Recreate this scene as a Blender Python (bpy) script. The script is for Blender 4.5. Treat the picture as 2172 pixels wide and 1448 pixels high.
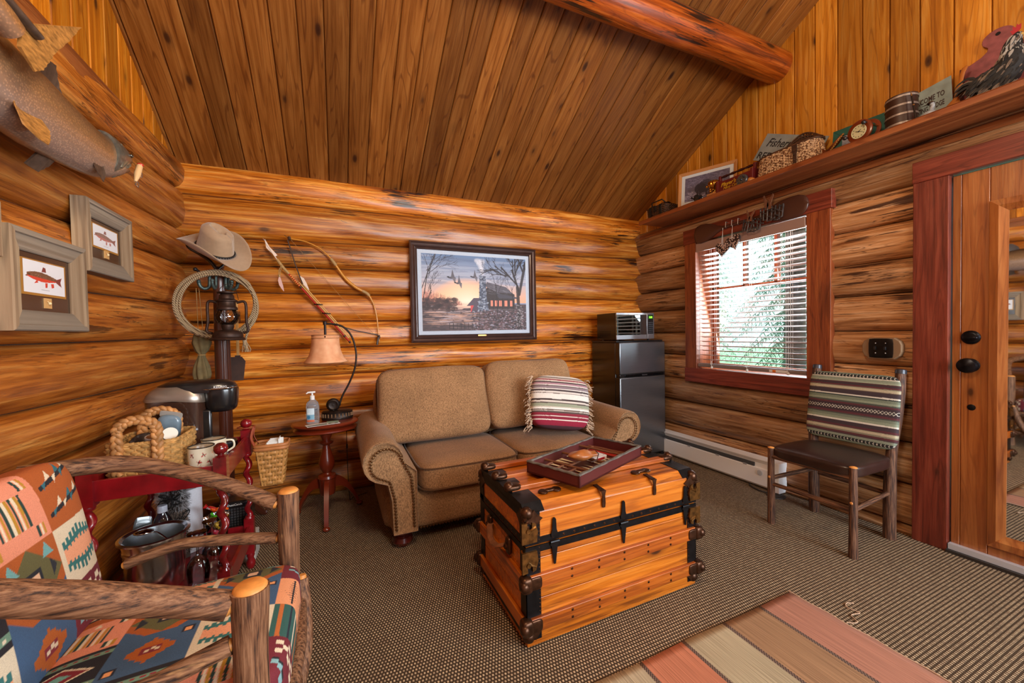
import bpy, math, random
import numpy as np
from mathutils import Vector, Matrix, Euler
for o in list(bpy.data.objects): bpy.data.objects.remove(o)
S = bpy.context.scene
PI = math.pi
# ---------------------------------------------------------------- camera, world, light, exposure
cam_d = bpy.data.cameras.new('camera'); cam = bpy.data.objects.new('camera', cam_d); S.collection.objects.link(cam)
cam_d.sensor_fit = 'HORIZONTAL'; cam_d.sensor_width = 36; cam_d.lens = 36*835.63/2172; cam_d.clip_start = .02
yaw, pit, rol = math.radians(24.1675), math.radians(-1.31221), math.radians(-1.083815)
f = Vector((math.sin(yaw)*math.cos(pit), math.cos(yaw)*math.cos(pit), math.sin(pit)))
r = Vector((math.cos(yaw), -math.sin(yaw), 0)); u = r.cross(f)
r2 = math.cos(rol)*r+math.sin(rol)*u; u2 = -math.sin(rol)*r+math.cos(rol)*u
M = Matrix((r2, u2, -f)).transposed().to_4x4(); M.translation = (0, 0, 1.25)
cam.matrix_world = M; S.camera = cam
S.view_settings.view_transform = 'Standard'; S.view_settings.look = 'None'
S.view_settings.exposure = 0.1; S.view_settings.gamma = 1; S.view_settings.use_curve_mapping = False
w = bpy.data.worlds.new('sky'); S.world = w; w.use_nodes = True
wn = w.node_tree.nodes; wl = w.node_tree.links
bg = wn['Background']; bg.inputs[1].default_value = 1.5
tc = wn.new('ShaderNodeTexCoord'); sp = wn.new('ShaderNodeSeparateXYZ'); rp = wn.new('ShaderNodeValToRGB')
wl.new(tc.outputs['Generated'], sp.inputs[0]); wl.new(sp.outputs[2], rp.inputs[0]); wl.new(rp.outputs[0], bg.inputs[0])
rp.color_ramp.elements[0].color = (.70, .93, .92, 1); rp.color_ramp.elements[1].color = (.62, .84, .95, 1)
def light(name, kind, loc, energy, col, size=1, size_y=None, target=None, spread=None):
    d = bpy.data.lights.new(name, kind); d.energy = energy; d.color = col
    if kind == 'AREA':
        d.size = size
        if size_y: d.shape = 'RECTANGLE'; d.size_y = size_y
        if spread: d.spread = spread
    elif kind == 'SUN': d.angle = size
    else: d.shadow_soft_size = size
    o = bpy.data.objects.new(name, d); S.collection.objects.link(o); o.location = loc
    if target is not None:
        o.rotation_euler = (Vector(target)-Vector(loc)).to_track_quat('-Z', 'Y').to_euler()
    return o
light('assumed_daylight_rear', 'AREA', (2.0, -2.95, 1.6), 150, (.80, .90, 1), 1.9, 1.5, (1.6, 3, 1.0))  # assumed lamp behind the camera, at a rear wall opening assumed along with it
light('added_daylight_right_rear', 'AREA', (3.0, -1.4, 1.6), 120, (.82, .91, 1), 1.3, 1.2, (-.5, 2.6, 1.1))  # added lamp behind the camera, at an unseen right wall opening made for it
light('assumed_ceiling_lamp_warm', 'POINT', (.35, .5, 2.7), 95, (1, .80, .56), .22)  # assumed warm lamp, out of view and without a fixture
light('assumed_ceiling_lamp_warm_rear', 'POINT', (1.5, -1.3, 2.9), 80, (1, .82, .60), .25)  # second assumed warm lamp, unseen behind the camera
light('daylight_window', 'AREA', (3.30, 2.16, 1.5), 60, (.85, .94, 1), .9, 1.0, (0, 1.4, .7))
light('outdoor_sun', 'SUN', (8, 6, 9), 3.0, (1, .97, .9), .05, target=(6, 2, 0))
# ---------------------------------------------------------------- helpers
def lin(h):
    if isinstance(h, str):
        h = h.lstrip('#'); c = [int(h[i:i+2], 16)/255 for i in (0, 2, 4)]
    else: c = [v/255 for v in h]
    return tuple((v/12.92 if v <= .04045 else ((v+.055)/1.055)**2.4) for v in c)
def newmat(name):
    m = bpy.data.materials.new(name); m.use_nodes = True
    n = m.node_tree.nodes; l = m.node_tree.links
    return m, n, l, n['Principled BSDF']
MATS = {}
def mat(name, col, rough=.5, metal=0, noise=0, nscale=40, bump=0, trans=0, emit=0, coat=0, alpha=1, stretch=None, sheen=0):
    if name in MATS: return MATS[name]
    m, n, l, b = newmat(name); c = lin(col)
    b.inputs['Base Color'].default_value = (*c, 1); b.inputs['Roughness'].default_value = rough; b.inputs['Metallic'].default_value = metal
    if trans: b.inputs['Transmission Weight'].default_value = trans
    if coat: b.inputs['Coat Weight'].default_value = coat; b.inputs['Coat Roughness'].default_value = .15
    if sheen: b.inputs['Sheen Weight'].default_value = sheen
    if alpha < 1: b.inputs['Alpha'].default_value = alpha
    if emit: b.inputs['Emission Color'].default_value = (*c, 1); b.inputs['Emission Strength'].default_value = emit
    if noise or bump:
        t = n.new('ShaderNodeTexCoord'); mp = n.new('ShaderNodeMapping'); nz = n.new('ShaderNodeTexNoise')
        l.new(t.outputs['Object'], mp.inputs[0]); l.new(mp.outputs[0], nz.inputs[0])
        if stretch: mp.inputs['Scale'].default_value = stretch
        nz.inputs['Scale'].default_value = nscale; nz.inputs['Detail'].default_value = 5
        if noise:
            r_ = n.new('ShaderNodeValToRGB'); l.new(nz.outputs[0], r_.inputs[0]); l.new(r_.outputs[0], b.inputs['Base Color'])
            r_.color_ramp.elements[0].position = .3; r_.color_ramp.elements[1].position = .7
            r_.color_ramp.elements[0].color = (*[v*(1-noise) for v in c], 1); r_.color_ramp.elements[1].color = (*[min(1, v*(1+noise)) for v in c], 1)
        if bump:
            bp = n.new('ShaderNodeBump'); bp.inputs['Strength'].default_value = bump; bp.inputs['Distance'].default_value = .004
            l.new(nz.outputs[0], bp.inputs['Height']); l.new(bp.outputs[0], b.inputs['Normal'])
    MATS[name] = m; return m
def wood(name, dark, mid, light_, axis='x', rough=.35, streak=.5, knot=1, scale=1, coat=.2, bump=.35, knotscale=3.2, rnd=.25, streakcol='1a0c06', rings=.5, spec=.5, kr_=1):
    """grain runs along axis; every board or log has its own offset from the attribute rnd"""
    if name in MATS: return MATS[name]
    m, n, l, b = newmat(name)
    N = n.new; t = N('ShaderNodeTexCoord'); at = N('ShaderNodeAttribute'); at.attribute_name = 'rnd'
    off = N('ShaderNodeVectorMath'); off.operation = 'SCALE'; comb = N('ShaderNodeCombineXYZ')
    for i in range(3): comb.inputs[i].default_value = (13.7, 7.3, 19.1)[i]
    l.new(comb.outputs[0], off.inputs[0]); l.new(at.outputs['Fac'], off.inputs['Scale'])
    add = N('ShaderNodeVectorMath'); add.operation = 'ADD'; l.new(t.outputs['Object'], add.inputs[0]); l.new(off.outputs[0], add.inputs[1])
    def mapped(along, across):
        mp = N('ShaderNodeMapping'); s = [across*scale]*3
        for ch in axis: s['xyz'.index(ch)] = along*scale
       
        mp.inputs['Scale'].default_value = s; l.new(add.outputs[0], mp.inputs[0]); return mp
    def noise(mp, sc, det=5, dist=0, rg=.55):
        z = N('ShaderNodeTexNoise'); z.inputs['Scale'].default_value = sc; z.inputs['Detail'].default_value = det
        z.inputs['Distortion'].default_value = dist; z.inputs['Roughness'].default_value = rg; l.new(mp.outputs[0], z.inputs[0]); return z
    def ramp(src, *el):
        r_ = N('ShaderNodeValToRGB'); l.new(src, r_.inputs[0]); cr = r_.color_ramp
        while len(cr.elements) < len(el): cr.elements.new(.5)
        for e, (p, c) in zip(cr.elements, el): e.position = p; e.color = (*c, 1) if len(c) == 3 else c
        return r_
    def mixc(fac, a, bb, mode='MIX'):
        x = N('ShaderNodeMix'); x.data_type = 'RGBA'; x.blend_type = mode
        if isinstance(fac, (int, float)): x.inputs['Factor'].default_value = fac
        else: l.new(fac, x.inputs['Factor'])
        for inp, v in ((x.inputs[6], a), (x.inputs[7], bb)):
            if isinstance(v, tuple): inp.default_value = (*v, 1)
            else: l.new(v, inp)
        return x.outputs[2]
    D, Mi, L = lin(dark), lin(mid), lin(light_)
    g1 = noise(mapped(.55, 11), 3.6, 8, .5, .62); base = ramp(g1.outputs[0], (.28, D), (.5, Mi), (.75, L))
    # growth rings as stretched bands
    wv = N('ShaderNodeTexNoise'); mp2 = mapped(.28, 4.2); wv.inputs['Scale'].default_value = 2.4; wv.inputs['Detail'].default_value = 1; l.new(mp2.outputs[0], wv.inputs[0])
    mm = N('ShaderNodeMath'); mm.operation = 'MULTIPLY'; mm.inputs[1].default_value = 75; l.new(wv.outputs[0], mm.inputs[0])
    sn = N('ShaderNodeMath'); sn.operation = 'SINE'; l.new(mm.outputs[0], sn.inputs[0])
    rr = ramp(sn.outputs[0], (.0, (1, 1, 1)), (.85, (1, 1, 1)), (1, (.55, .45, .36)))
    c = mixc(rings, base.outputs[0], rr.outputs[0], 'MULTIPLY')
    big = noise(mapped(.5, 1.6), 2.2, 2); br = ramp(big.outputs[0], (.3, (.72, .66, .6)), (.7, (1.12, 1.1, 1.08)))
    c = mixc(.75, c, br.outputs[0], 'MULTIPLY')
    rv = N('ShaderNodeMapRange'); rv.inputs['To Min'].default_value = 1-rnd; rv.inputs['To Max'].default_value = 1+rnd*.5; l.new(at.outputs['Fac'], rv.inputs[0])
    cm = N('ShaderNodeCombineXYZ')
    for i in range(3): l.new(rv.outputs[0], cm.inputs[i])
    c = mixc(1, c, cm.outputs[0], 'MULTIPLY')
    if streak:
        s1 = noise(mapped(.42, 11), 3.3, 6, .5, .72); s2 = noise(mapped(.8, 2.0), 2.0, 2)
        mu = N('ShaderNodeMath'); mu.operation = 'MULTIPLY'; l.new(s1.outputs[0], mu.inputs[0]); l.new(s2.outputs[0], mu.inputs[1])
        sr = ramp(mu.outputs[0], (.325, (0, 0, 0)), (.365, (streak, streak, streak)))
        c = mixc(sr.outputs[0], c, lin(streakcol))
        s3 = noise(mapped(.30, 6), 2.6, 5, .2, .6); ab = N('ShaderNodeMath'); ab.operation = 'SUBTRACT'; ab.inputs[1].default_value = .5; l.new(s3.outputs[0], ab.inputs[0]); a2_ = N('ShaderNodeMath'); a2_.operation = 'ABSOLUTE'; l.new(ab.outputs[0], a2_.inputs[0])
        cr_ = ramp(a2_.outputs[0], (0, (streak,)*3), (.004, (streak*.8,)*3), (.011, (0, 0, 0))); mk = ramp(s2.outputs[0], (.42, (0, 0, 0)), (.55, (1, 1, 1)))
        mm2 = mixc(1, cr_.outputs[0], mk.outputs[0], 'MULTIPLY'); c = mixc(mm2, c, lin(streakcol))
        fg_ = noise(mapped(1.2, 42), 3, 3); fr_ = ramp(fg_.outputs[0], (.33, (.72, .66, .6)), (.6, (1.07, 1.06, 1.05))); c = mixc(min(1, streak+.1), c, fr_.outputs[0], 'MULTIPLY')
    if knot:
        vo = N('ShaderNodeTexVoronoi'); vo.inputs['Scale'].default_value = knotscale; mpk = mapped(.55, 1.25); l.new(mpk.outputs[0], vo.inputs[0])
        vo.inputs['Randomness'].default_value = 1
        kr = ramp(vo.outputs['Distance'], (.0, (knot,)*3), (.035*kr_, (knot*.85,)*3), (.055*kr_, (.3*knot,)*3), (.11*kr_, (0, 0, 0)))
        c = mixc(kr.outputs[0], c, lin('2a1006'))
    l.new(c, b.inputs['Base Color'])
    rr2 = N('ShaderNodeMapRange'); rr2.inputs['To Min'].default_value = rough-.08; rr2.inputs['To Max'].default_value = rough+.15; l.new(g1.outputs[0], rr2.inputs[0]); l.new(rr2.outputs[0], b.inputs['Roughness'])
    b.inputs['Coat Weight'].default_value = coat; b.inputs['Coat Roughness'].default_value = .28; b.inputs['Specular IOR Level'].default_value = spec
    if bump:
        bp = N('ShaderNodeBump'); bp.inputs['Strength'].default_value = bump; bp.inputs['Distance'].default_value = .006
        l.new(g1.outputs[0], bp.inputs['Height']); l.new(bp.outputs[0], b.inputs['Normal'])
    MATS[name] = m; return m
def bark(name, axis, dark='2c1a10', mid='6a442a', light_='92694a', peel='b88a58'):
    m, n, l, b = newmat(name); t = n.new('ShaderNodeTexCoord')
    def nz(al, ac, sc, det):
        mp = n.new('ShaderNodeMapping'); s = [ac]*3; s['xyz'.index(axis)] = al; mp.inputs['Scale'].default_value = s; l.new(t.outputs['Object'], mp.inputs[0])
        z = n.new('ShaderNodeTexNoise'); z.inputs['Scale'].default_value = sc; z.inputs['Detail'].default_value = det; z.inputs['Roughness'].default_value = .65; l.new(mp.outputs[0], z.inputs[0]); return z
    a = nz(8, 135, 1, 6); r1 = n.new('ShaderNodeValToRGB'); l.new(a.outputs[0], r1.inputs[0]); cr = r1.color_ramp; cr.elements.new(.5)
    for e, p, c in zip(cr.elements, (.36, .47, .62), (dark, mid, light_)): e.position = p; e.color = (*lin(c), 1)
    p2 = nz(5, 16, 1, 4); r2_ = n.new('ShaderNodeValToRGB'); l.new(p2.outputs[0], r2_.inputs[0]); r2_.color_ramp.elements[0].position = .64; r2_.color_ramp.elements[1].position = .70; r2_.color_ramp.elements[0].color = (0, 0, 0, 1); r2_.color_ramp.elements[1].color = (.75, .75, .75, 1)
    x = n.new('ShaderNodeMix'); x.data_type = 'RGBA'; l.new(r2_.outputs[0], x.inputs['Factor']); l.new(r1.outputs[0], x.inputs[6]); x.inputs[7].default_value = (*lin(peel), 1); l.new(x.outputs[2], b.inputs['Base Color'])
    b.inputs['Roughness'].default_value = .6; bp = n.new('ShaderNodeBump'); bp.inputs['Strength'].default_value = .9; bp.inputs['Distance'].default_value = .004; l.new(a.outputs[0], bp.inputs['Height']); l.new(bp.outputs[0], b.inputs['Normal']); return m
def vcol(name, rough=.8, bump=0, nscale=300, coat=0, metal=0, weave=0):
    """base colour from the colour attribute Col (a painted or woven design)"""
    if name in MATS: return MATS[name]
    m, n, l, b = newmat(name); a = n.new('ShaderNodeAttribute'); a.attribute_name = 'Col'
    b.inputs['Roughness'].default_value = rough; b.inputs['Coat Weight'].default_value = coat; b.inputs['Metallic'].default_value = metal
    t = n.new('ShaderNodeTexCoord'); nz = n.new('ShaderNodeTexNoise'); nz.inputs['Scale'].default_value = nscale; l.new(t.outputs['Object'], nz.inputs[0])
    if weave:
        x = n.new('ShaderNodeMix'); x.data_type = 'RGBA'; x.blend_type = 'MULTIPLY'; x.inputs['Factor'].default_value = weave
        r_ = n.new('ShaderNodeValToRGB'); r_.color_ramp.elements[0].position = .35; r_.color_ramp.elements[1].position = .6
        r_.color_ramp.elements[0].color = (.3, .3, .3, 1); r_.color_ramp.elements[1].color = (1.2, 1.2, 1.2, 1)
        l.new(nz.outputs[0], r_.inputs[0]); l.new(a.outputs['Color'], x.inputs[6]); l.new(r_.outputs[0], x.inputs[7]); l.new(x.outputs[2], b.inputs['Base Color'])
    else: l.new(a.outputs['Color'], b.inputs['Base Color'])
    if bump:
        bp = n.new('ShaderNodeBump'); bp.inputs['Strength'].default_value = bump; bp.inputs['Distance'].default_value = .002
        l.new(nz.outputs[0], bp.inputs['Height']); l.new(bp.outputs[0], b.inputs['Normal'])
    MATS[name] = m; return m
class MB:
    def __init__(s): s.v = []; s.f = []; s.r = []; s.c = []; s.rn = 0.5
    def add(s, v, f, T=None):
        k = len(s.v)
        if T is not None: v = [T @ Vector(p) for p in v]
        s.v += [tuple(p) for p in v]; s.f += [tuple(i+k for i in q) for q in f]; s.r += [s.rn]*len(v); return s
    def box(s, a, b, T=None):
        (x0, y0, z0), (x1, y1, z1) = a, b
        return s.add([(x0,y0,z0),(x1,y0,z0),(x1,y1,z0),(x0,y1,z0),(x0,y0,z1),(x1,y0,z1),(x1,y1,z1),(x0,y1,z1)],
            [(3,2,1,0),(4,5,6,7),(0,1,5,4),(1,2,6,5),(2,3,7,6),(3,0,4,7)], T)
    def cbox(s, c, d, T=None): return s.box([c[i]-d[i]/2 for i in range(3)], [c[i]+d[i]/2 for i in range(3)], T)
    def lathe(s, prof, seg=24, T=None, ang=2*PI):
        v = []; f = []; n = len(prof)
        for i in range(seg):
            a = ang*i/seg
            for (rr, z) in prof: v.append((rr*math.cos(a), rr*math.sin(a), z))
        for i in range(seg):
            j = (i+1) % seg
            for k in range(n-1): f.append((i*n+k, j*n+k, j*n+k+1, i*n+k+1))
        if prof[0][0] > 1e-6: f.append(tuple(i*n for i in range(seg))[::-1])
        if prof[-1][0] > 1e-6: f.append(tuple(i*n+n-1 for i in range(seg)))
        return s.add(v, f, T)
    def tube(s, pts, rad=.01, seg=8, closed=False, T=None, cap=True, flat=1):
        P = [Vector(p) for p in pts]; n = len(P); R = rad if isinstance(rad, (list, tuple)) else [rad]*n
        v = []; f = []; up = None
        for i in range(n):
            a = P[(i-1) % n] if (closed or i) else P[0]; b = P[(i+1) % n] if (closed or i < n-1) else P[-1]
            t = (b-a); t = t.normalized() if t.length > 1e-9 else Vector((0, 0, 1))
            if up is None:
                up = Vector((0, 0, 1)) if abs(t.z) < .9 else Vector((1, 0, 0))
            x = up-t*up.dot(t)
            x = x.normalized() if x.length > 1e-6 else t.orthogonal().normalized()
            up = x; y = t.cross(x)
            for k in range(seg):
                a_ = 2*PI*k/seg; v.append(P[i]+x*(math.cos(a_)*R[i]*flat)+y*(math.sin(a_)*R[i]))
        for i in range(n if closed else n-1):
            j = (i+1) % n
            for k in range(seg): f.append((i*seg+k, i*seg+(k+1) % seg, j*seg+(k+1) % seg, j*seg+k))
        if cap and not closed: f += [tuple(range(seg))[::-1], tuple((n-1)*seg+k for k in range(seg))]
        return s.add(v, f, T)
    def cyl(s, a, b, r0, r1=None, seg=16, T=None): return s.tube([a, b], [r0, r1 if r1 is not None else r0], seg, T=T)
    def prism(s, pts, h, T=None, z0=0):
        n = len(pts); v = [(x, y, z0) for x, y in pts]+[(x, y, z0+h) for x, y in pts]
        return s.add(v, [tuple(range(n))[::-1], tuple(range(n, 2*n))]+[(i, (i+1) % n, (i+1) % n+n, i+n) for i in range(n)], T)
    def ball(s, c, rad, seg=14, T=None, k=2):
        R = rad if isinstance(rad, (list, tuple)) else (rad,)*3; n = seg//2
        v = [(c[0], c[1], c[2]+R[2])]; f = []
        for i in range(1, n):
            a = PI*i/n
            for j in range(seg):
                b = 2*PI*j/seg; v.append((c[0]+R[0]*math.sin(a)*math.cos(b), c[1]+R[1]*math.sin(a)*math.sin(b), c[2]+R[2]*math.cos(a)))
        v.append((c[0], c[1], c[2]-R[2]))
        for j in range(seg): f.append((0, 1+j, 1+(j+1) % seg)); f.append((len(v)-1, 1+(n-2)*seg+(j+1) % seg, 1+(n-2)*seg+j))
        for i in range(n-2):
            for j in range(seg): f.append((1+i*seg+j, 1+(i+1)*seg+j, 1+(i+1)*seg+(j+1) % seg, 1+i*seg+(j+1) % seg))
        return s.add(v, f, T)
    def loft(s, rings, closed=True, T=None, cap=True):
        n = len(rings[0]); v = [p for q in rings for p in q]; f = []
        for i in range(len(rings)-1):
            for k in range(n if closed else n-1): f.append((i*n+k, i*n+(k+1) % n, (i+1)*n+(k+1) % n, (i+1)*n+k))
        if cap and closed: f += [tuple(range(n))[::-1], tuple((len(rings)-1)*n+k for k in range(n))]
        return s.add(v, f, T)
    def cushion(s, c, d, k=5, n=16, puff=0, T=None, axis=2, wob=0, seed=1):
        """rounded box with size d whose two broad faces (along axis) swell by puff"""
        rg = random.Random(seed); ph = [rg.uniform(0, 6.28) for _ in range(6)]
        idx = {}; v = []; f = []
        def vid(p):
            key = tuple(round(q, 5) for q in p)
            if key not in idx:
                nn = (abs(p[0])**k+abs(p[1])**k+abs(p[2])**k)**(1/k)
                q = [p[i]/nn for i in range(3)]; o = [i for i in range(3) if i != axis]
                w_ = max(0, 1-q[o[0]]**2)*max(0, 1-q[o[1]]**2)
                if wob: q = [q[i]*(1+wob*math.sin(3.1*q[o[0]]+ph[i])*math.sin(2.7*q[o[1]]+ph[i+3])) for i in range(3)]
                q[axis] *= 1+puff*w_**.5
                idx[key] = len(v); v.append(tuple(c[i]+q[i]*d[i]/2 for i in range(3)))
            return idx[key]
        for ax in range(3):
            for sg in (-1, 1):
                for i in range(n):
                    for j in range(n):
                        q = []
                        for (a, b) in ((i, j), (i+1, j), (i+1, j+1), (i, j+1)):
                            p = [0, 0, 0]; p[ax] = sg; p[(ax+1) % 3] = -1+2*a/n; p[(ax+2) % 3] = -1+2*b/n; q.append(vid(p))
                        f.append(tuple(q) if sg > 0 else tuple(q[::-1]))
        return s.add(v, f, T)
def TR(loc=(0, 0, 0), rot=(0, 0, 0), sc=1):
    return Matrix.Translation(loc) @ Euler(rot).to_matrix().to_4x4() @ Matrix.Scale(sc, 4)
def frame(o, x, y):
    x = Vector(x).normalized(); y = Vector(y); z = x.cross(y).normalized(); y = z.cross(x)
    m = Matrix((x, y, z)).transposed().to_4x4(); m.translation = o; return m
def obj(name, mb, m, parent=None, world=True, smooth=35, bevel=0, sub=0, label=None, cols=None, bseg=2, solid=0):
    me = bpy.data.meshes.new(name); v = mb.v
    if parent is not None and world:
        inv = PM[parent.name].inverted(); v = [inv @ Vector(p) for p in v]
    me.from_pydata([tuple(p) for p in v], [], mb.f)
    for mm in (m if isinstance(m, (list, tuple)) else [m]): me.materials.append(mm)
    at = me.attributes.new('rnd', 'FLOAT', 'POINT'); at.data.foreach_set('value', mb.r)
    if cols is not None:
        ca = me.color_attributes.new('Col', 'FLOAT_COLOR', 'POINT'); ca.data.foreach_set('color', np.asarray(cols, dtype=np.float32).ravel())
    o = bpy.data.objects.new(name, me); S.collection.objects.link(o)
    if smooth:
        me.shade_smooth()
        try: me.set_sharp_from_angle(angle=math.radians(smooth))
        except Exception: pass
    if solid: md = o.modifiers.new('s', 'SOLIDIFY'); md.thickness = solid; md.offset = 0
    if bevel: md = o.modifiers.new('b', 'BEVEL'); md.width = bevel; md.segments = bseg; md.limit_method = 'ANGLE'; md.angle_limit = math.radians(40)
    if sub: md = o.modifiers.new('u', 'SUBSURF'); md.levels = sub; md.render_levels = sub
    if parent is not None: o.parent = parent; PM[o.name] = PM[parent.name]
    else: PM[o.name] = Matrix()
    if parent is not None and world and parent.type == 'MESH': pass
    if label: o['label'] = label
    return o
PM = {}
def thing(name, label, cat, loc=(0, 0, 0), rotz=0, group=None):
    o = bpy.data.objects.new(name, None); S.collection.objects.link(o); o.location = loc; o.rotation_euler = (0, 0, rotz); o.empty_display_size = .05
    o['label'] = label; o['category'] = cat
    if group: o['group'] = group
    PM[o.name] = Matrix.Translation(loc) @ Matrix.Rotation(rotz, 4, 'Z'); return o
def tag(o, label, cat, group=None, kind=None):
    o['label'] = label; o['category'] = cat
    if group: o['group'] = group
    if kind: o['kind'] = kind
    return o
def struct(o): o['kind'] = 'structure'; return o
def text(name, s, m, T, size, parent=None, ext=.0008, shear=0, align='CENTER', world=True, sx=1, label=None, bold=0):
    cu = bpy.data.curves.new('txt', 'FONT'); cu.body = s; cu.size = size; cu.extrude = ext; cu.shear = shear; cu.align_x = align; cu.align_y = 'CENTER'; cu.offset = bold
    cu.resolution_u = 2
    to = bpy.data.objects.new('txt', cu); S.collection.objects.link(to)
    me = bpy.data.meshes.new_from_object(to.evaluated_get(bpy.context.evaluated_depsgraph_get()))
    bpy.data.objects.remove(to)
    mb = MB(); mb.add([(v.co.x*sx, v.co.y, v.co.z) for v in me.vertices], [tuple(p.vertices) for p in me.polygons], T)
    bpy.data.meshes.remove(me)
    return obj(name, mb, m, parent, world, smooth=0, label=label)
# painted designs: a small raster canvas in 0..1 coordinates whose colours go on the vertices of a fine grid
class Canvas:
    def __init__(s, w_, h_, col): s.w, s.h = w_, h_; s.a = np.zeros((h_, w_, 3)); s.a[:] = lin(col); yy, xx = np.mgrid[0:h_, 0:w_]; s.x = (xx+.5)/w_; s.y = (yy+.5)/h_
    def put(s, mk, col, al=1):
        c = np.array(lin(col)); s.a[mk] = s.a[mk]*(1-al)+c*al
    def rect(s, x0, y0, x1, y1, col, al=1): s.put((s.x >= x0) & (s.x < x1) & (s.y >= y0) & (s.y < y1), col, al)
    def poly(s, pts, col, al=1):
        ins = np.zeros(s.x.shape, bool); n = len(pts)
        for i in range(n):
            x0, y0 = pts[i]; x1, y1 = pts[(i+1) % n]
            if y0 == y1: continue
            c = ((s.y > min(y0, y1)) & (s.y <= max(y0, y1)) & (s.x < x0+(s.y-y0)*(x1-x0)/(y1-y0))); ins ^= c
        s.put(ins, col, al)
    def ell(s, cx, cy, rx, ry, col, al=1): s.put(((s.x-cx)/rx)**2+((s.y-cy)/ry)**2 < 1, col, al)
    def line(s, p, q, wd, col, al=1, asp=1):
        dx, dy = (q[0]-p[0])*asp, q[1]-p[1]; L = dx*dx+dy*dy+1e-12
        t = np.clip((((s.x-p[0])*asp)*dx+(s.y-p[1])*dy)/L, 0, 1)
        d = np.hypot((s.x-p[0])*asp-t*dx, s.y-p[1]-t*dy); s.put(d < wd/2, col, al)
    def sample(s, x, y):
        ix = np.clip((np.asarray(x)*s.w).astype(int), 0, s.w-1); iy = np.clip((np.asarray(y)*s.h).astype(int), 0, s.h-1)
        c = s.a[iy, ix]; return np.concatenate([c, np.ones(c.shape[:-1]+(1,))], -1)
def picture(name, cv, T, w_, h_, m, parent=None, label=None, nx=None, ny=None, dz=None):
    """flat grid w x h in the XY plane of T, coloured by canvas cv"""
    nx = nx or cv.w; ny = ny or cv.h; X, Y = np.meshgrid(np.linspace(0, 1, nx+1), np.linspace(0, 1, ny+1))
    P = [(x*w_-w_/2, y*h_-h_/2, (dz(x, y) if dz else 0)) for x, y in zip(X.ravel(), Y.ravel())]
    F = [(j*(nx+1)+i, j*(nx+1)+i+1, (j+1)*(nx+1)+i+1, (j+1)*(nx+1)+i) for j in range(ny) for i in range(nx)]
    mb = MB().add(P, F, T); return obj(name, mb, m, parent, cols=cv.sample(X.ravel(), Y.ravel()), label=label, smooth=0)
# ---------------------------------------------------------------- room shell
LOGB = wood('log_back', '7a3408', 'c8761c', 'f2b85c', 'x', .32, 1, .9, 1, .26, .5, 3.4, .35, rings=.3, streakcol='2a1006', kr_=1.6)
LOGL = wood('log_left', '7c380e', 'ba6c22', 'e0a050', 'y', .36, .8, .9, 1, .2, .5, 3.4, .3, rings=.3, streakcol='2a1006', kr_=1.6)
LOGR = wood('log_right_daylit', '7a4a28', 'bc8c5c', 'e0c09a', 'y', .40, .95, .8, 1, .25, .6, 3.6, .4, streakcol='3a1d10', rings=.45)  # paler, greyer log copy: cool daylight put into the colour, besides grey weathering
CEIL = wood('ceiling_pine', '643409', '84501e', '9c6830', 'yz', .42, 0, 1, 1, .1, .1, 4.6, .3, rings=.8, spec=.35, kr_=1.9)
GABL = wood('gable_pine', 'a05c10', 'd08a26', 'e2ac50', 'z', .34, .12, 1, 1, .25, .12, 4.2, .35, rings=.6, kr_=1.7)
REDT = wood('red_trim', '4a180e', '7c3220', '9a4c34', 'z', .4, .25, .8, 1, .15, .2, 3.2, .15, rings=.6)
REDY = wood('red_trim_level', '4a180e', '7c3220', '9a4c34', 'y', .4, .25, .8, 1, .15, .2, 3.2, .15, rings=.6)
BOARDY = wood('board_level', '5a2c12', '8a4c22', 'a86a36', 'y', .4, .2, .6, 1, .15, .2, 3, .15, rings=.6)
DOORW = wood('door_pine', '7a3c16', 'a8642e', 'c08244', 'z', .3, .12, 1, 1, .8, .12, 3.2, .25, rings=.45)
SASHW = wood('sash_wood', '6a2c12', '9a4c22', 'b4683a', 'z', .4, .1, .3, 1, .1, .1, 3, .1)
def logrun(mb, to, s0, s1, z0, z1, D, seed, sa=None, sb=None):
    """one log of a wall from s0 to s1; z0, z1 = (bottom, top) at each end of the full wall sa..sb"""
    rg = random.Random(seed); mb.rn = rg.random(); sa = s0 if sa is None else sa; sb = s1 if sb is None else sb
    n = max(2, int(abs(s1-s0)/.07)); K = 16; p = [rg.uniform(0, 6.28) for _ in range(6)]; dd = rg.uniform(-.008, .008)
    rings = []
    for i in range(n+1):
        s = s0+(s1-s0)*i/n; t = (s-sa)/(sb-sa); b = z0[0]+(z1[0]-z0[0])*t; c = z0[1]+(z1[1]-z0[1])*t
        zc, hz = (b+c)/2, (c-b)/2; ring = []
        for k in range(K+1):
            ph = PI*k/K; o = (D+dd)*math.sin(ph)**.72
            o += math.sin(ph)*(.006*math.sin(2.3*s+p[0])+.004*math.sin(5.1*s+p[1]+ph*2)+.0025*math.sin(13*s+p[2]+3*ph)+.002*math.sin(9*ph+p[3]+2*s))
            ring.append(to(s, o, zc-hz*math.cos(ph)*1.0+.004*math.sin(3.1*s+p[4])*math.sin(ph)))
        ring.append(to(s, -.04, zc+hz)); ring.append(to(s, -.04, zc-hz)); rings.append(ring)
    mb.loft(rings)
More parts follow.
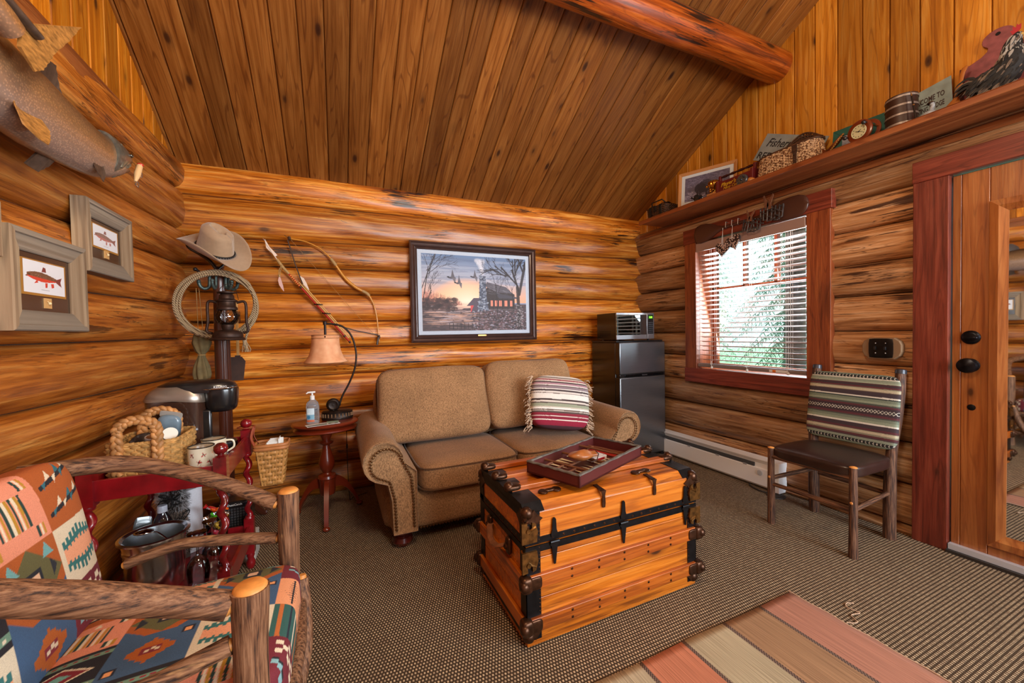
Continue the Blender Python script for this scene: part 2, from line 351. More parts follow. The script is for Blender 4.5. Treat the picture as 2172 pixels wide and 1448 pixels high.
# back wall, groove plane y 3.50, logs swell to y 3.42
bz = [(-.02, .0), (.24, .24), (.475, .475), (.655, .70), (.94, .94), (1.157, 1.158), (1.368, 1.366), (1.583, 1.581), (1.775, 1.812), (1.972, 2.045), (2.268, 2.26), (2.492, 2.482)]
mb = MB()
for i in range(len(bz)-1):
    logrun(mb, lambda s, o, z: (s, 3.50-o, z), -1.08, 3.22, (bz[i][0], bz[i+1][0]), (bz[i][1], bz[i+1][1]), .085, 100+i)
mb.box((-1.2, 3.50, -.02), (3.4, 3.68, 2.52)); struct(obj('wall_back', mb, LOGB, smooth=60))
# left wall, logs swell to x -0.93
lz = [(-.02, -.02), (.12, .12), (.36, .36), (.58, .60), (.80, .81), (1.03, .985), (1.235, 1.253), (1.43, 1.49), (1.69, 1.777), (1.90, 2.013), (2.13, 2.30), (2.38, 2.50)]
mb = MB()
for i in range(len(lz)-1):
    a, b = lz[i], lz[i+1]; ex = lambda p: (p[0]-(p[1]-p[0])*1.6, p[1])
    logrun(mb, lambda s, o, z: (-1.01+o, s, z), -3.05, 3.56, (ex(a)[0] if i else -.02, ex(b)[0]), (a[1], b[1]), .085, 300+i)
mb.box((-1.18, -3.2, -.02), (-1.01, 3.66, 2.44)); struct(obj('wall_left', mb, LOGL, smooth=60))
# right wall with its window and door openings
rz = [-.02, .045, .294, .545, .765, 1.0, 1.217, 1.445, 1.65, 1.872, 2.07, 2.315]
mb = MB()
for i in range(len(rz)-1):
    z0, z1 = rz[i], rz[i+1]; runs = [(-3.05, 3.56)]
    def cut(runs, a, b):
        o = []
        for (p, q) in runs:
            if b <= p or a >= q: o.append((p, q)); continue
            if p < a: o.append((p, a))
            if b < q: o.append((b, q))
        return o
    if z1 > .8 and z0 < 2.0: runs = cut(runs, 1.62, 2.68); runs = cut(runs, -2.0, -.9)  # the second cut is the added, unseen right rear opening
    if z0 < 2.0: runs = cut(runs, .02, 1.06)
    for k, (p, q) in enumerate(runs):
        wv = lambda y: .012*math.sin(2.1*i+.9*y)
        logrun(mb, lambda s, o, z: (3.155-o, s, z), p, q, (z0, z1), (z0, z1), .085, 500+i*7+k)
for (y0, y1, z0, z1) in ((2.66, 3.66, -.02, 2.3), (1.04, 1.66, -.02, 2.3), (1.6, 2.7, -.02, .86), (-.06+.1, 3.6, 2.07, 2.3), (-.9, .04, -.02, 2.3), (-2, -.9, -.02, .9), (-2, .1, 2.07, 2.3), (-3.2, -2, -.02, 2.3)):
    mb.box((3.155, y0, z0), (3.33, y1, z1))
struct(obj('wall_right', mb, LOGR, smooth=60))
mb = MB()
rzz = [i*.235 for i in range(11)]
for i in range(10):
    for (p, q) in ([(-1.08, 1.0), (3.0, 3.2)] if .8 < rzz[i+1] and rzz[i] < 2.1 and rzz[i+1] > 1.0 else [(-1.08, 3.2)]):  # log runs leave a gap for the assumed rear opening
        logrun(mb, lambda s, o, z: (s, -3.13+o, z), p, q, (rzz[i], rzz[i+1]), (rzz[i], rzz[i+1]), .085, 700+i)
for b in ((-1.2, -3.3, -.02, 1.0, -3.13, 2.5), (3.0, -3.3, -.02, 3.3, -3.13, 2.5), (1, -3.3, -.02, 3, -3.13, .94), (1, -3.3, 2.12, 3, -3.13, 2.5)): mb.box(b[:3], b[3:])
struct(obj('wall_rear', mb, LOGB, smooth=60))
CK_ = mat('dark_chinking', '2a1a10', .9, noise=.3, nscale=30)
def chink(parent, lines):
    mb = MB()
    for a, b in lines:
        n = 30; mb.tube([tuple(a[k]+(b[k]-a[k])*i/n+(.003*math.sin(i*1.3) if k == 2 else 0) for k in range(3)) for i in range(n+1)], .013, 6)
    obj('chinking', mb, CK_, parent)
chink(bpy.data.objects['wall_back'], [((-1.08, 3.492, a), (3.22, 3.492, b)) for a, b in bz[1:-1]])
chink(bpy.data.objects['wall_left'], [((-1.002, -3.05, a-(b-a)*1.6), (-1.002, 3.56, b)) for a, b in lz[1:-1]])
def rcut(z):
    r_ = [(-3.05, 3.56)]
    for (a, b, lo, hi) in ((1.60, 2.70, .76, 2.07), (0, 1.06, 0, 2.05), (-2.0, -.9, .9, 2.07)):
        if lo < z < hi: r_ = [q for p in r_ for q in ([(p[0], a), (b, p[1])] if p[0] < a and p[1] > b else [p])]
    return r_
chink(bpy.data.objects['wall_right'], [((3.147, p, z), (3.147, q, z)) for z in rz[1:-1] for p, q in rcut(z)])
# floor
def carpet():
    m, n, l, b = newmat('carpet_weave'); t = n.new('ShaderNodeTexCoord'); br = n.new('ShaderNodeTexBrick'); l.new(t.outputs['Object'], br.inputs[0])
    nz0 = n.new('ShaderNodeTexNoise'); nz0.inputs['Scale'].default_value = 60; l.new(t.outputs['Object'], nz0.inputs[0])
    for k, v in (('Scale', 1), ('Mortar Size', .0036), ('Mortar Smooth', .35), ('Brick Width', .0125), ('Row Height', .0145)): br.inputs[k].default_value = v
    br.offset = .5; br.inputs['Color1'].default_value = (*lin('d2b894'), 1); br.inputs['Color2'].default_value = (*lin('ac9478'), 1); br.inputs['Mortar'].default_value = (*lin('46382a'), 1)
    x = n.new('ShaderNodeMix'); x.data_type = 'RGBA'; x.blend_type = 'MULTIPLY'; x.inputs['Factor'].default_value = .6
    nz = n.new('ShaderNodeTexNoise'); nz.inputs['Scale'].default_value = 420; l.new(t.outputs['Object'], nz.inputs[0])
    r_ = n.new('ShaderNodeValToRGB'); r_.color_ramp.elements[0].position = .35; r_.color_ramp.elements[0].color = (.45, .42, .4, 1); r_.color_ramp.elements[1].position = .62; r_.color_ramp.elements[1].color = (1.15, 1.15, 1.15, 1)
    l.new(nz.outputs[0], r_.inputs[0]); l.new(br.outputs['Color'], x.inputs[6]); l.new(r_.outputs[0], x.inputs[7]); l.new(x.outputs[2], b.inputs['Base Color'])
    b.inputs['Roughness'].default_value = .95; b.inputs['Specular IOR Level'].default_value = .15
    bp = n.new('ShaderNodeBump'); bp.inputs['Strength'].default_value = .8; bp.inputs['Distance'].default_value = .004; bp.invert = True
    l.new(br.outputs['Fac'], bp.inputs['Height']); l.new(bp.outputs[0], b.inputs['Normal']); return m
mb = MB().box((-1.2, -3.3, -.12), (3.4, 3.7, 0)); struct(obj('floor', mb, carpet(), smooth=0))
# ceiling: pine boards running up the slope
def zc(y): return 2.47+.58*(3.45-y) if y > .2 else 2.47+.58*3.25-.58*(.2-y)
mb = MB(); rg = random.Random(5); PW = .1366
k0 = -3; x = -.831-PW*2
while x < 3.3:
    for side in (0, 1):
        mb.rn = rg.random(); a, b_ = (3.62, .2) if side == 0 else (-3.25, .2); g = .0016
        prof = [(g, .02), (g, .006), (g+.005, 0), (PW-g-.005, 0), (PW-g, .006), (PW-g, .02)]
        mb.loft([[(x+p, y, zc(y)+q*1.1) for p, q in prof] for y in (a, b_)])
    x += PW
for s_ in (1, -1):
    a = 3.62 if s_ > 0 else -3.25
    mb.add([(-1.25, a, zc(a)+.02), (3.45, a, zc(a)+.02), (3.45, .2, zc(.2)+.02), (-1.25, .2, zc(.2)+.02), (-1.25, a, zc(a)+.09), (3.45, a, zc(a)+.09), (3.45, .2, zc(.2)+.09), (-1.25, .2, zc(.2)+.09)], [(0,1,2,3),(4,5,6,7),(0,1,5,4),(1,2,6,5),(2,3,7,6),(3,0,4,7)])
struct(obj('ceiling', mb, CEIL, smooth=0))
# board gables above the log walls
def gable(name, xf, out, zb, ph):
    mb = MB(); rg = random.Random(9 if out > 0 else 10); y = 3.60
    y = ph+PW*13
    while y > -3.2:
        mb.rn = rg.random(); g = .0016; prof = [(g, .02), (g, .006), (g+.005, 0), (PW-g-.005, 0), (PW-g, .006), (PW-g, .02)]
        lo = [(xf+out*q, y-p, zb) for p, q in prof]; hi = [(xf+out*q, y-p, max(zb, zc(y-p)+.015)) for p, q in prof]
        if zc(y-PW/2) > zb: mb.loft([lo, hi])
        y -= PW
    o_ = xf+out*.02
    pts = [(-3.2, zb), (3.6, zb), (3.6, zc(3.6)+.02), (.2, zc(.2)+.02), (-3.2, zc(-3.2)+.02)]
    mb.add([(o_, a, b) for a, b in pts]+[(o_+out*.08, a, b) for a, b in pts], [(0,1,2,3,4), (5,6,7,8,9)]+[(i, (i+1) % 5, (i+1) % 5+5, i+5) for i in range(5)])
    o = obj(name, mb, GABL if out > 0 else wood('gable_pine_left_lit', '964a06', 'cc7812', 'e09c34', 'z', .34, .12, 1, 1, .25, .12, 4.2, .35, rings=.6, kr_=1.7), smooth=0); struct(o); return o  # left gable: same pine, strong light put into its redder colour
gable('wall_right_gable', 3.125, 1, 2.24, 1.816)
gable('wall_left_gable', -.985, -1, 2.38, 1.9)
# ledge boards where log wall meets gable
mb = MB(); mb.rn = .3; mb.box((-1.0, -3.1, 2.40), (-.945, 3.47, 2.445)); mb.rn = .8; mb.box((-1.0, -3.1, 2.336), (-.928, 3.44, 2.40)); struct(obj('trim_1', mb, BOARDY, smooth=0, bevel=.004))
mb = MB(); mb.rn = .6; mb.loft([[(3.15, y, 2.222), (3.06, y, 2.228), (3.052, y, 2.245), (3.06, y, 2.268), (3.10, y, 2.288), (3.15, y, 2.288)] for y in (-3.05, 3.36)]); struct(obj('trim_2', mb, BOARDY, smooth=40))
# roof beam: a whole log crossing under the ceiling
mb = MB(); mb.rn = .37; rings = []
for i in range(40):
    t = i/39; x_ = -1.0+4.14*t; R = .128-.022*t; cy, cz = 1.93, 3.235-.012*t
    rings.append([(x_, cy+(R+.004*math.sin(3*x_+2*a))*math.cos(a), cz+(R+.003*math.sin(5*x_+a))*math.sin(a)) for a in [2*PI*k/28 for k in range(28)]])
mb.loft(rings); BEAM = wood('log_beam', '3a1404', 'a44a0a', 'd07628', 'x', .3, 1, 1.3, 1, .4, .5, 3.4, .1, kr_=2)
struct(obj('ceiling_beam', mb, BEAM, smooth=60))
# window in the right wall
WG, n_, l_, b_ = newmat('window_glass'); n_.remove(b_); g1 = n_.new('ShaderNodeBsdfTransparent'); g2 = n_.new('ShaderNodeBsdfGlossy'); g2.inputs['Roughness'].default_value = .02
fr = n_.new('ShaderNodeFresnel'); mx = n_.new('ShaderNodeMixShader'); l_.new(fr.outputs[0], mx.inputs[0]); l_.new(g1.outputs[0], mx.inputs[1]); l_.new(g2.outputs[0], mx.inputs[2]); l_.new(mx.outputs[0], n_['Material Output'].inputs[0])
mb = MB(); mb.rn = .2; mb.box((3.045, 1.535, 2.045), (3.10, 2.765, 2.175))
win = struct(obj('window_1', mb, REDY, smooth=0, bevel=.003))
mb = MB(); mb.rn = .5; mb.box((3.045, 1.545, .757), (3.10, 2.76, .885)); obj('sill_board', mb, REDY, win, smooth=0, bevel=.003)
for nm, y0, y1, rn in (('side_casing', 2.63, 2.755, .3), ('side_casing', 1.545, 1.695, .8)):
    mb = MB(); mb.rn = rn; mb.box((3.05, y0, .885), (3.10, y1, 2.045)); obj(nm, mb, wood('casing_wood', '5a2410', '8a4420', 'aa6030', 'z', .4, .3, 1, 1, .15, .2, 3.4, .2, rings=.6), win, smooth=0, bevel=.003)
mb = MB(); mb.rn = .4
for b in ((3.10, 2.63, .86, 3.36, 2.66, 2.07), (3.10, 1.665, .86, 3.36, 1.695, 2.07), (3.10, 1.665, .86, 3.36, 2.66, .885), (3.10, 1.665, 2.045, 3.36, 2.66, 2.07)): mb.box(b[:3], b[3:])
obj('jamb', mb, SASHW, win, smooth=0)
mb = MB(); mb.rn = .6
for b in ((3.27, 1.695, .885, 3.31, 1.735, 2.045), (3.27, 2.59, .885, 3.31, 2.63, 2.045), (3.27, 1.695, .885, 3.31, 2.63, .925), (3.27, 1.695, 2.005, 3.31, 2.63, 2.045), (3.27, 1.695, 1.60, 3.31, 2.63, 1.63), (3.27, 2.03, 1.62, 3.31, 2.055, 2.02), (3.27, 2.30, 1.62, 3.31, 2.325, 2.02)): mb.box(b[:3], b[3:])
sash = obj('sash', mb, SASHW, win, smooth=0)
mb = MB().box((3.287, 1.73, .92), (3.291, 2.60, 2.01)); obj('pane', mb, WG, sash, smooth=0)
for k, (a, b) in enumerate((((1.0, -3.2), (3.0, -3.2)), ((3.23, -2.0), (3.23, -.9)))):
    mb = MB(); mb.rn = .5
    if k == 0:  # assumed rear wall window, unseen, made to go with the assumed daylight lamp
        for q in ((.92, -3.12, .86, 3.08, -3.02, .98), (.92, -3.12, 2.06, 3.08, -3.02, 2.2), (.92, -3.12, .98, 1.04, -3.02, 2.06), (2.96, -3.12, .98, 3.08, -3.02, 2.06), (1.97, -3.12, .98, 2.03, -3.02, 2.06)): mb.box(q[:3], q[3:])
    else:  # unseen right wall opening, put in to go with the added lamp
        for q in ((3.05, -2.08, .82, 3.10, -.82, .95), (3.05, -2.08, 2.04, 3.10, -.82, 2.17), (3.05, -2.08, .95, 3.10, -1.96, 2.04), (3.05, -.94, .95, 3.10, -.82, 2.04), (3.05, -1.47, .95, 3.10, -1.43, 2.04)): mb.box(q[:3], q[3:])
    struct(obj('window_%d' % (k+2), mb, SASHW, smooth=0))
# door with its casing
mb = MB(); mb.rn = .2; mb.box((3.045, .985, 0), (3.11, 1.13, 2.055)); struct(obj('trim_3', mb, REDT, smooth=0, bevel=.003))
mb = MB(); mb.rn = .7; mb.box((3.04, -.13, 2.055), (3.11, 1.132, 2.172)); struct(obj('trim_4', mb, REDY, smooth=0, bevel=.003))
mb = MB(); mb.rn = .5; mb.box((3.045, -.13, 0), (3.11, .02, 2.055)); struct(obj('trim_5', mb, REDT, smooth=0, bevel=.003))
mb = MB(); rg = random.Random(3); ys = [.98, .945, .845, .70, .56, .42, .28, .14, .03]
for i in range(len(ys)-1):
    mb.rn = rg.random(); mb.loft([[(3.075+q, ys[i]-p, z) for p, q in ((.0005, .03), (.0005, .003), (.003, 0), (ys[i]-ys[i+1]-.003, 0), (ys[i]-ys[i+1]-.0005, .003), (ys[i]-ys[i+1]-.0005, .03))] for z in (.045, 2.045)])
mb.box((3.10, .03, .045), (3.13, .98, 2.045)); door = struct(obj('door_1', mb, DOORW, smooth=0))
mb = MB(); mb.rn = .55
ya, yb, za, zb = .842, .155, .10, 1.872
def mold(p0, p1, inn0, inn1):
    mb.loft([[(3.075, *p0), (3.058, *p0), (3.052, p0[0]+(inn0[0]-p0[0])*.5, p0[1]+(inn0[1]-p0[1])*.5), (3.064, *inn0), (3.075, *inn0)], [(3.075, *p1), (3.058, *p1), (3.052, p1[0]+(inn1[0]-p1[0])*.5, p1[1]+(inn1[1]-p1[1])*.5), (3.064, *inn1), (3.075, *inn1)]])
c_ = [(ya, za), (ya, zb), (yb, zb), (yb, za)]; i_ = [(ya-.062, za+.07), (ya-.062, zb-.062), (yb+.062, zb-.062), (yb+.062, za+.07)]
for k in range(4): mb.rn = .3+.15*k; mold(c_[k], c_[(k+1) % 4], i_[k], i_[(k+1) % 4])
mf = obj('mirror_frame', mb, DOORW, door, smooth=0)
mb = MB().box((3.066, yb+.06, za+.068), (3.07, ya-.06, zb-.06)); obj('mirror', mb, mat('mirror', 'e4e8ea', .02, 1), mf, smooth=0)
ORB = mat('oil_rubbed_bronze', '1c1d22', .32, .8, noise=.3, nscale=60)
def lx(prof, c, seg=28, sy=1):  # lathe standing out of the right wall towards -x
    m4 = Matrix(((0, 0, -1, c[0]), (sy, 0, 0, c[1]), (0, 1, 0, c[2]), (0, 0, 0, 1))); return MB().lathe(prof, seg, m4)
obj('knob', lx([(.001, 0), (.036, 0), (.036, .006), (.03, .011), (.014, .013), (.013, .03), (.03, .034), (.04, .045), (.036, .058), (.02, .065), (0, .067)], (3.076, .91, 1.03), 32, 1.0), ORB, door, label='dark oval door knob')
kb = obj('deadbolt', lx([(.001, 0), (.036, 0), (.036, .008), (.028, .015), (.022, .017), (0, .017)], (3.076, .908, 1.178)), ORB, door)
mb = MB(); mb.cushion((3.052, .905, 1.176), (.02, .055, .018), 3, 8); obj('thumb_turn', mb, ORB, kb)
obj('viewer', lx([(.001, 0), (.016, 0), (.016, .003), (.008, .006), (0, .006)], (3.076, .905, .806)), ORB, door)
mb = MB().box((3.045, .03, .018), (3.075, .98, .048)); obj('door_sweep', mb, mat('aluminium', 'd4d8e0', .4, .5), door, smooth=0, label='brushed aluminium door sweep')
mb = MB().box((3.03, .0, 0), (3.12, .985, .016)); struct(obj('trim_6', mb, mat('dark_threshold', '2a2420', .5), smooth=0))
# ---------------------------------------------------------------- sofa
def fabric(name, c, vary=.25, scale=500, rough=.9, bump=.5, sheen=.3, big=.1):
    if name in MATS: return MATS[name]
    m, n, l, b = newmat(name); t = n.new('ShaderNodeTexCoord'); a = n.new('ShaderNodeTexNoise'); a.inputs['Scale'].default_value = scale; a.inputs['Detail'].default_value = 3
    mp = n.new('ShaderNodeMapping'); mp.inputs['Scale'].default_value = (1, 1, .45); l.new(t.outputs['Object'], mp.inputs[0]); l.new(mp.outputs[0], a.inputs[0])
    r_ = n.new('ShaderNodeValToRGB'); cc = lin(c); r_.color_ramp.elements[0].position = .32; r_.color_ramp.elements[1].position = .68
    r_.color_ramp.elements[0].color = (*[v*(1-vary) for v in cc], 1); r_.color_ramp.elements[1].color = (*[v*(1+vary) for v in cc], 1); l.new(a.outputs[0], r_.inputs[0])
    a2 = n.new('ShaderNodeTexNoise'); a2.inputs['Scale'].default_value = 4; a2.inputs['Detail'].default_value = 3; l.new(t.outputs['Object'], a2.inputs[0])
    x = n.new('ShaderNodeMix'); x.data_type = 'RGBA'; x.blend_type = 'MULTIPLY'; x.inputs['Factor'].default_value = 1
    r2_ = n.new('ShaderNodeValToRGB'); r2_.color_ramp.elements[0].color = (1-big*2, 1-big*2, 1-big*2, 1); r2_.color_ramp.elements[1].color = (1+big, 1+big, 1+big, 1); r2_.color_ramp.elements[0].position = .35; r2_.color_ramp.elements[1].position = .65
    l.new(a2.outputs[0], r2_.inputs[0]); l.new(r_.outputs[0], x.inputs[6]); l.new(r2_.outputs[0], x.inputs[7]); l.new(x.outputs[2], b.inputs['Base Color'])
    b.inputs['Roughness'].default_value = rough; b.inputs['Sheen Weight'].default_value = sheen; b.inputs['Sheen Roughness'].default_value = .4; b.inputs['Specular IOR Level'].default_value = .2
    bp = n.new('ShaderNodeBump'); bp.inputs['Strength'].default_value = bump; bp.inputs['Distance'].default_value = .003; l.new(a.outputs[0], bp.inputs['Height']); l.new(bp.outputs[0], b.inputs['Normal'])
    MATS[name] = m; return m
SOFA = fabric('sofa_chenille', '94704e', .45, 240, sheen=.1, big=.07); PIPE = fabric('sofa_piping', '5c4028', .3, 260)
BRASS = mat('antique_brass', '6a4a2c', .35, .85); MAHO = mat('mahogany', '4a140c', .25, 0, noise=.35, nscale=14, coat=.5)
def sring(c, dx, dy, k=5, n=64):
    o = []
    for i in range(n):
        a = 2*PI*i/n; q = ((abs(math.cos(a)))**k+(abs(math.sin(a)))**k)**(-1/k); o.append((c[0]+dx/2*q*math.cos(a), c[1]+dy/2*q*math.sin(a)))
    return o
sofa = thing('loveseat', 'brown chenille two seat loveseat with rolled nailhead arms against the log wall', 'sofa', (1.1, 2.8, 0))
mb = MB(); mb.cushion((1.1, 2.80, .185), (1.72, .86, .23), 12, 8); mb.cushion((1.1, 3.12, .52), (1.70, .22, .80), 8, 10); obj('body', mb, SOFA, sofa, smooth=60)
for i, cx in enumerate((.765, 1.43)):
    mb = MB(); T = Matrix.Translation((cx, 2.66, .385)); d = (.665, .70, .165)
    mb.cushion((0, 0, 0), d, 7, 24, .14, T, 2, .006, i+3); c_ = obj('seat_cushion', mb, SOFA, sofa, smooth=70)
    mb = MB()
    for zz in (.062, -.062): mb.tube([(cx+x, 2.66+y, .385+zz) for x, y in sring((0, 0), .662, .697, 8)], .0055, 6, True)
    obj('piping', mb, PIPE, c_)
for i, (cx, w_, h_, zz, tl) in enumerate(((.655, .80, .52, .735, -.02), (1.43, .76, .52, .755, .02))):
    T = TR((cx, 2.90, zz), (math.radians(-14), 0, tl)); mb = MB(); mb.cushion((0, 0, 0), (w_, .21, h_), 8, 28, .42, T, 1, .022, i+7)
    c_ = obj('back_cushion', mb, SOFA, sofa, smooth=70); mb = MB()
    for yy in (-.066, .066): mb.tube([T @ Vector((x, yy, y)) for x, y in sring((0, 0), w_*.985, h_*.985, 8.5)], .0055, 6, True)
    obj('piping', mb, PIPE, c_)
def armprof(sd):
    """front outline of a rolled arm; sd=-1 left, +1 right; x measured outwards from the seat side"""
    p = [(0, .10), (0, .46)]
    for k in range(0, 13):
        a = math.radians(-5+k*(250/12)); p.append((.075+.115*(1-math.cos(a))*.98-.0, .535+.118*math.sin(a)))
    p += [(.165, .40), (.145, .30), (.14, .10)]; return p
for sd, bx in ((-1, .415), (1, 1.785)):
    P = armprof(sd); mb = MB(); rings = []
    for j, (y, s_, dz) in enumerate(((2.315, .90, 0), (2.30, .97, 0), (2.30, .97, 0), (2.312, 1, 0), (2.5, 1, .004), (2.8, 1, .012), (3.15, 1, .02), (3.22, .98, .02))):
        cx = .12; cz = .38
        ring = [(bx+sd*(cx+(x-cx)*s_), y, cz+(z-cz)*s_+dz*(1 if z > .4 else 0)) for x, z in P]; rings.append(ring if sd > 0 else ring[::-1])
    mb.loft(rings); arm = obj('arm', mb, SOFA, sofa, smooth=50, bevel=.012, bseg=3)
    # tack line following the panel edge
    mb = MB(); q = [(.018, .11), (.02, .30), (.03, .44)]
    for k in range(0, 15):
        a = math.radians(10+k*(235/14)); q.append((.082+.09*(1-math.cos(a)), .53+.09*math.sin(a)))
    q += [(.152, .42), (.128, .31), (.122, .11)]
    pts = []; acc = 0
    for (a, b) in zip(q, q[1:]):
        L = math.hypot(b[0]-a[0], b[1]-a[1]); t = 0
        while acc+L-t > .019: t += .019-acc; acc = 0; pts.append((a[0]+(b[0]-a[0])*t/L, a[1]+(b[1]-a[1])*t/L))
        acc += L-t
    for x, z in pts: mb.ball((bx+sd*(.12+(x-.12)*.95), 2.297, .38+(z-.38)*.95), (.0078, .005, .0078), 8)
    obj('nailhead_trim', mb, BRASS, arm, label='antique brass nailheads')
mb = MB()
for i in range(70): mb.ball((.44+i*.0192, 2.365, .092), (.0078, .005, .0078), 8)
obj('nailhead_trim', mb, BRASS, sofa)
for (x, y) in ((.335, 2.40), (1.87, 2.40), (.335, 3.12), (1.87, 3.12)):
    mb = MB().lathe([(.03, 0), (.05, .008), (.062, .03), (.055, .055), (.04, .062), (.05, .075), (.05, .1)], 24, Matrix.Translation((x, y, 0))); obj('bun_foot', mb, MAHO, sofa)
# striped throw pillow
def stripes(cv, bands, vert=False):
    t = 0; tot = sum(b[0] for b in bands)
    for w_, c in bands:
        a = t/tot; t += w_; b = t/tot
        cv.rect(*( (a, 0, b, 1) if vert else (0, 1-b, 1, 1-a)), c)
cv = Canvas(64, 400, 'ddd6cc')
stripes(cv, [(8, 'e0dad0'), (3, '6a5a52'), (5, 'b8a89c'), (3, '8c2438'), (4, 'd0c4b8'), (4, '4a3e3c'), (6, 'a8808a'), (2, 'efe8e0'), (3, '5a4a46'), (7, '8a7a80'), (3, 'e8e0d8'), (5, '46383a'), (5, 'd8d0c8'), (2, '6c5a54'), (16, 'e6e0d8'), (5, '4a3c3a'), (5, 'd9cfc4'), (3, '5a4c48'), (9, '9aa088'), (3, 'c9c0b0'), (5, 'efe9e2'), (3, '6a5850'), (2, 'd0c8bc'), (5, '564844'), (8, '8c2438'), (2, 'e4d8ce'), (8, '8a2036'), (3, 'efe6dc'), (14, '98203c'), (9, '4c2c34')])
pil = thing('throw_pillow', 'cream and maroon striped fringed throw pillow leaning in the loveseat corner', 'pillow', (1.56, 2.58, .48))
T = TR((1.53, 2.56, .712), (math.radians(-18), math.radians(8), math.radians(-9))); mb = MB(); mb.cushion((0, 0, 0), (.46, .13, .40), 4.2, 120, .55, T, 1, .008, 2)
loc_ = [T.inverted() @ Vector(v) for v in mb.v]; X_ = [(p.x/.46+.5) for p in loc_]; Z_ = [min(1, max(0, p.z/.40+.5)) for p in loc_]
FAB = vcol('woven_design', .9, .5, 450, weave=.35)
obj('pillow_cover', mb, FAB, pil, smooth=80, cols=cv.sample(X_, Z_))
rg = random.Random(4)
for sx in (-1, 1):
    mb = MB()
    for i in range(60):
        z = -.19+.38*i/59; p = Vector((sx*.218, rg.uniform(-.01, .01), z)); pts = [p]
        for k in range(5): p = p+Vector((sx*rg.uniform(.003, .016), rg.uniform(-.014, .008), rg.uniform(-.018, .004))); pts.append(p)
        mb.tube([T @ q for q in pts], [.0045, .0045, .0045, .004, .003, .0015], 5)
    obj('fringe', mb, mat('fringe_yarn', 'b8a088', .95, noise=.6, nscale=45), pil, label='tan and maroon knotted yarn fringe')
# ---------------------------------------------------------------- steamer trunk used as a coffee table
TW = wood('trunk_plank', '8e4208', 'c66f14', 'e08e30', 'x', .32, .55, 1, .8, .35, .12, 3.4, .12, rings=.55, streakcol='4a1c04')
TWS = wood('trunk_slat', '7e3608', 'b45c12', 'd07a28', 'x', .34, .5, 1, .8, .3, .12, 3.4, .2, rings=.5, streakcol='4a1c04')
TWY = wood('trunk_end_plank', '8a3c08', 'c46a14', 'e08c34', 'y', .34, .5, 1, .8, .3, .12, 3.4, .2, rings=.5, streakcol='4a1c04')
IRON = mat('black_iron', '1a1a1c', .38, .7, noise=.4, nscale=30, bump=.15); CAST = mat('bronze_casting', '4c3222', .36, .8, noise=.45, nscale=45, bump=.2); LEA = mat('old_leather', '7a4a2c', .55, noise=.3, nscale=40, bump=.2)
x0, x1, y0, y1, zt = .66, 1.575, 1.375, 1.895, .572
tk = thing('steamer_trunk', 'orange wooden steamer trunk with black iron corners standing before the loveseat', 'trunk', ((x0+x1)/2, (y0+y1)/2, 0))
mb = MB(); mb.rn = .4
for a, b in ((.006, .19), (.192, .352), (.354, .405)): mb.rn += .17; mb.box((x0, y0, a), (x1, y1, b))
obj('body', mb, TW, tk, smooth=0, bevel=.002)
mb = MB(); mb.rn = .8; mb.box((x0, y0, .41), (x1, y1, .535)); mb.rn = .3; mb.loft([[(x0, y0+.002, .535), (x0, y0+.03, .565), (x0, (y0+y1)/2, zt), (x0, y1-.03, .565), (x0, y1-.002, .535)], [(x1, y0+.002, .535), (x1, y0+.03, .565), (x1, (y0+y1)/2, zt), (x1, y1-.03, .565), (x1, y1-.002, .535)]])
lid = obj('lid', mb, TW, tk, smooth=0, bevel=.002)
for i, y in enumerate((y0+.165, y0+.31, y0+.455)):
    mb = MB(); mb.rn = .15+.3*i; mb.cbox(((x0+x1)/2, y, zt+.008), (x1-x0-.02, .04, .02)); obj('slat', mb, TWS, lid, smooth=0, bevel=.002)
for z in (.095, .265):
    mb = MB(); mb.rn = z*3; mb.box((x0-.006, y0-.016, z-.028), (x1+.006, y0, z+.028)); obj('slat', mb, TWS, tk, smooth=0, bevel=.003)
    mb = MB(); mb.rn = z*5; mb.box((x0-.016, y0, z-.028), (x0, y1, z+.028)); obj('slat', mb, TWY, tk, smooth=0, bevel=.003)
    mb = MB(); mb.rn = z*4; mb.box((x1, y0, z-.028), (x1+.016, y1, z+.028)); obj('slat', mb, TWY, tk, smooth=0, bevel=.003)
# iron bindings
mb = MB()
for (a, b) in (((x0-.003, y0-.003, .03), (x0+.062, y0, .405)), ((x0-.003, y0-.003, .03), (x0, y0+.05, .405)), ((x1-.052, y0-.003, .03), (x1+.003, y0, .405)), ((x1, y0-.003, .03), (x1+.003, y0+.05, .405)), ((x0-.003, y1-.05, .03), (x0, y1+.003, .405)), ((x0-.003, y0, .03), (x0, y1, .052)), ((x0-.004, y0-.004, .378), (x1+.004, y0, .405)), ((x0-.004, y0, .378), (x0, y1, .405))): mb.box(a, b)
obj('iron_binding', mb, IRON, tk, smooth=0); mb = MB().box((x1, y1-.05, .03), (x1+.003, y1+.003, .405)); obj('iron_binding', mb, IRON, tk, smooth=0)
mb = MB()
for (a, b) in (((x0-.003, y0-.003, .41), (x0+.062, y0, .54)), ((x0-.003, y0-.003, .41), (x0, y0+.05, .54)), ((x1-.052, y0-.003, .41), (x1+.003, y0, .54)), ((x1, y0-.003, .41), (x1+.003, y0+.05, .54)), ((x0-.004, y0-.004, .412), (x1+.004, y0, .437)), ((x0-.004, y0, .412), (x0, y1, .437)), ((x0-.004, y1-.05, .41), (x0, y1+.003, .54))): mb.box(a, b)
mb.box((x0-.004, y0, .51), (x0, y1, .54)); obj('iron_binding', mb, IRON, lid, smooth=0)
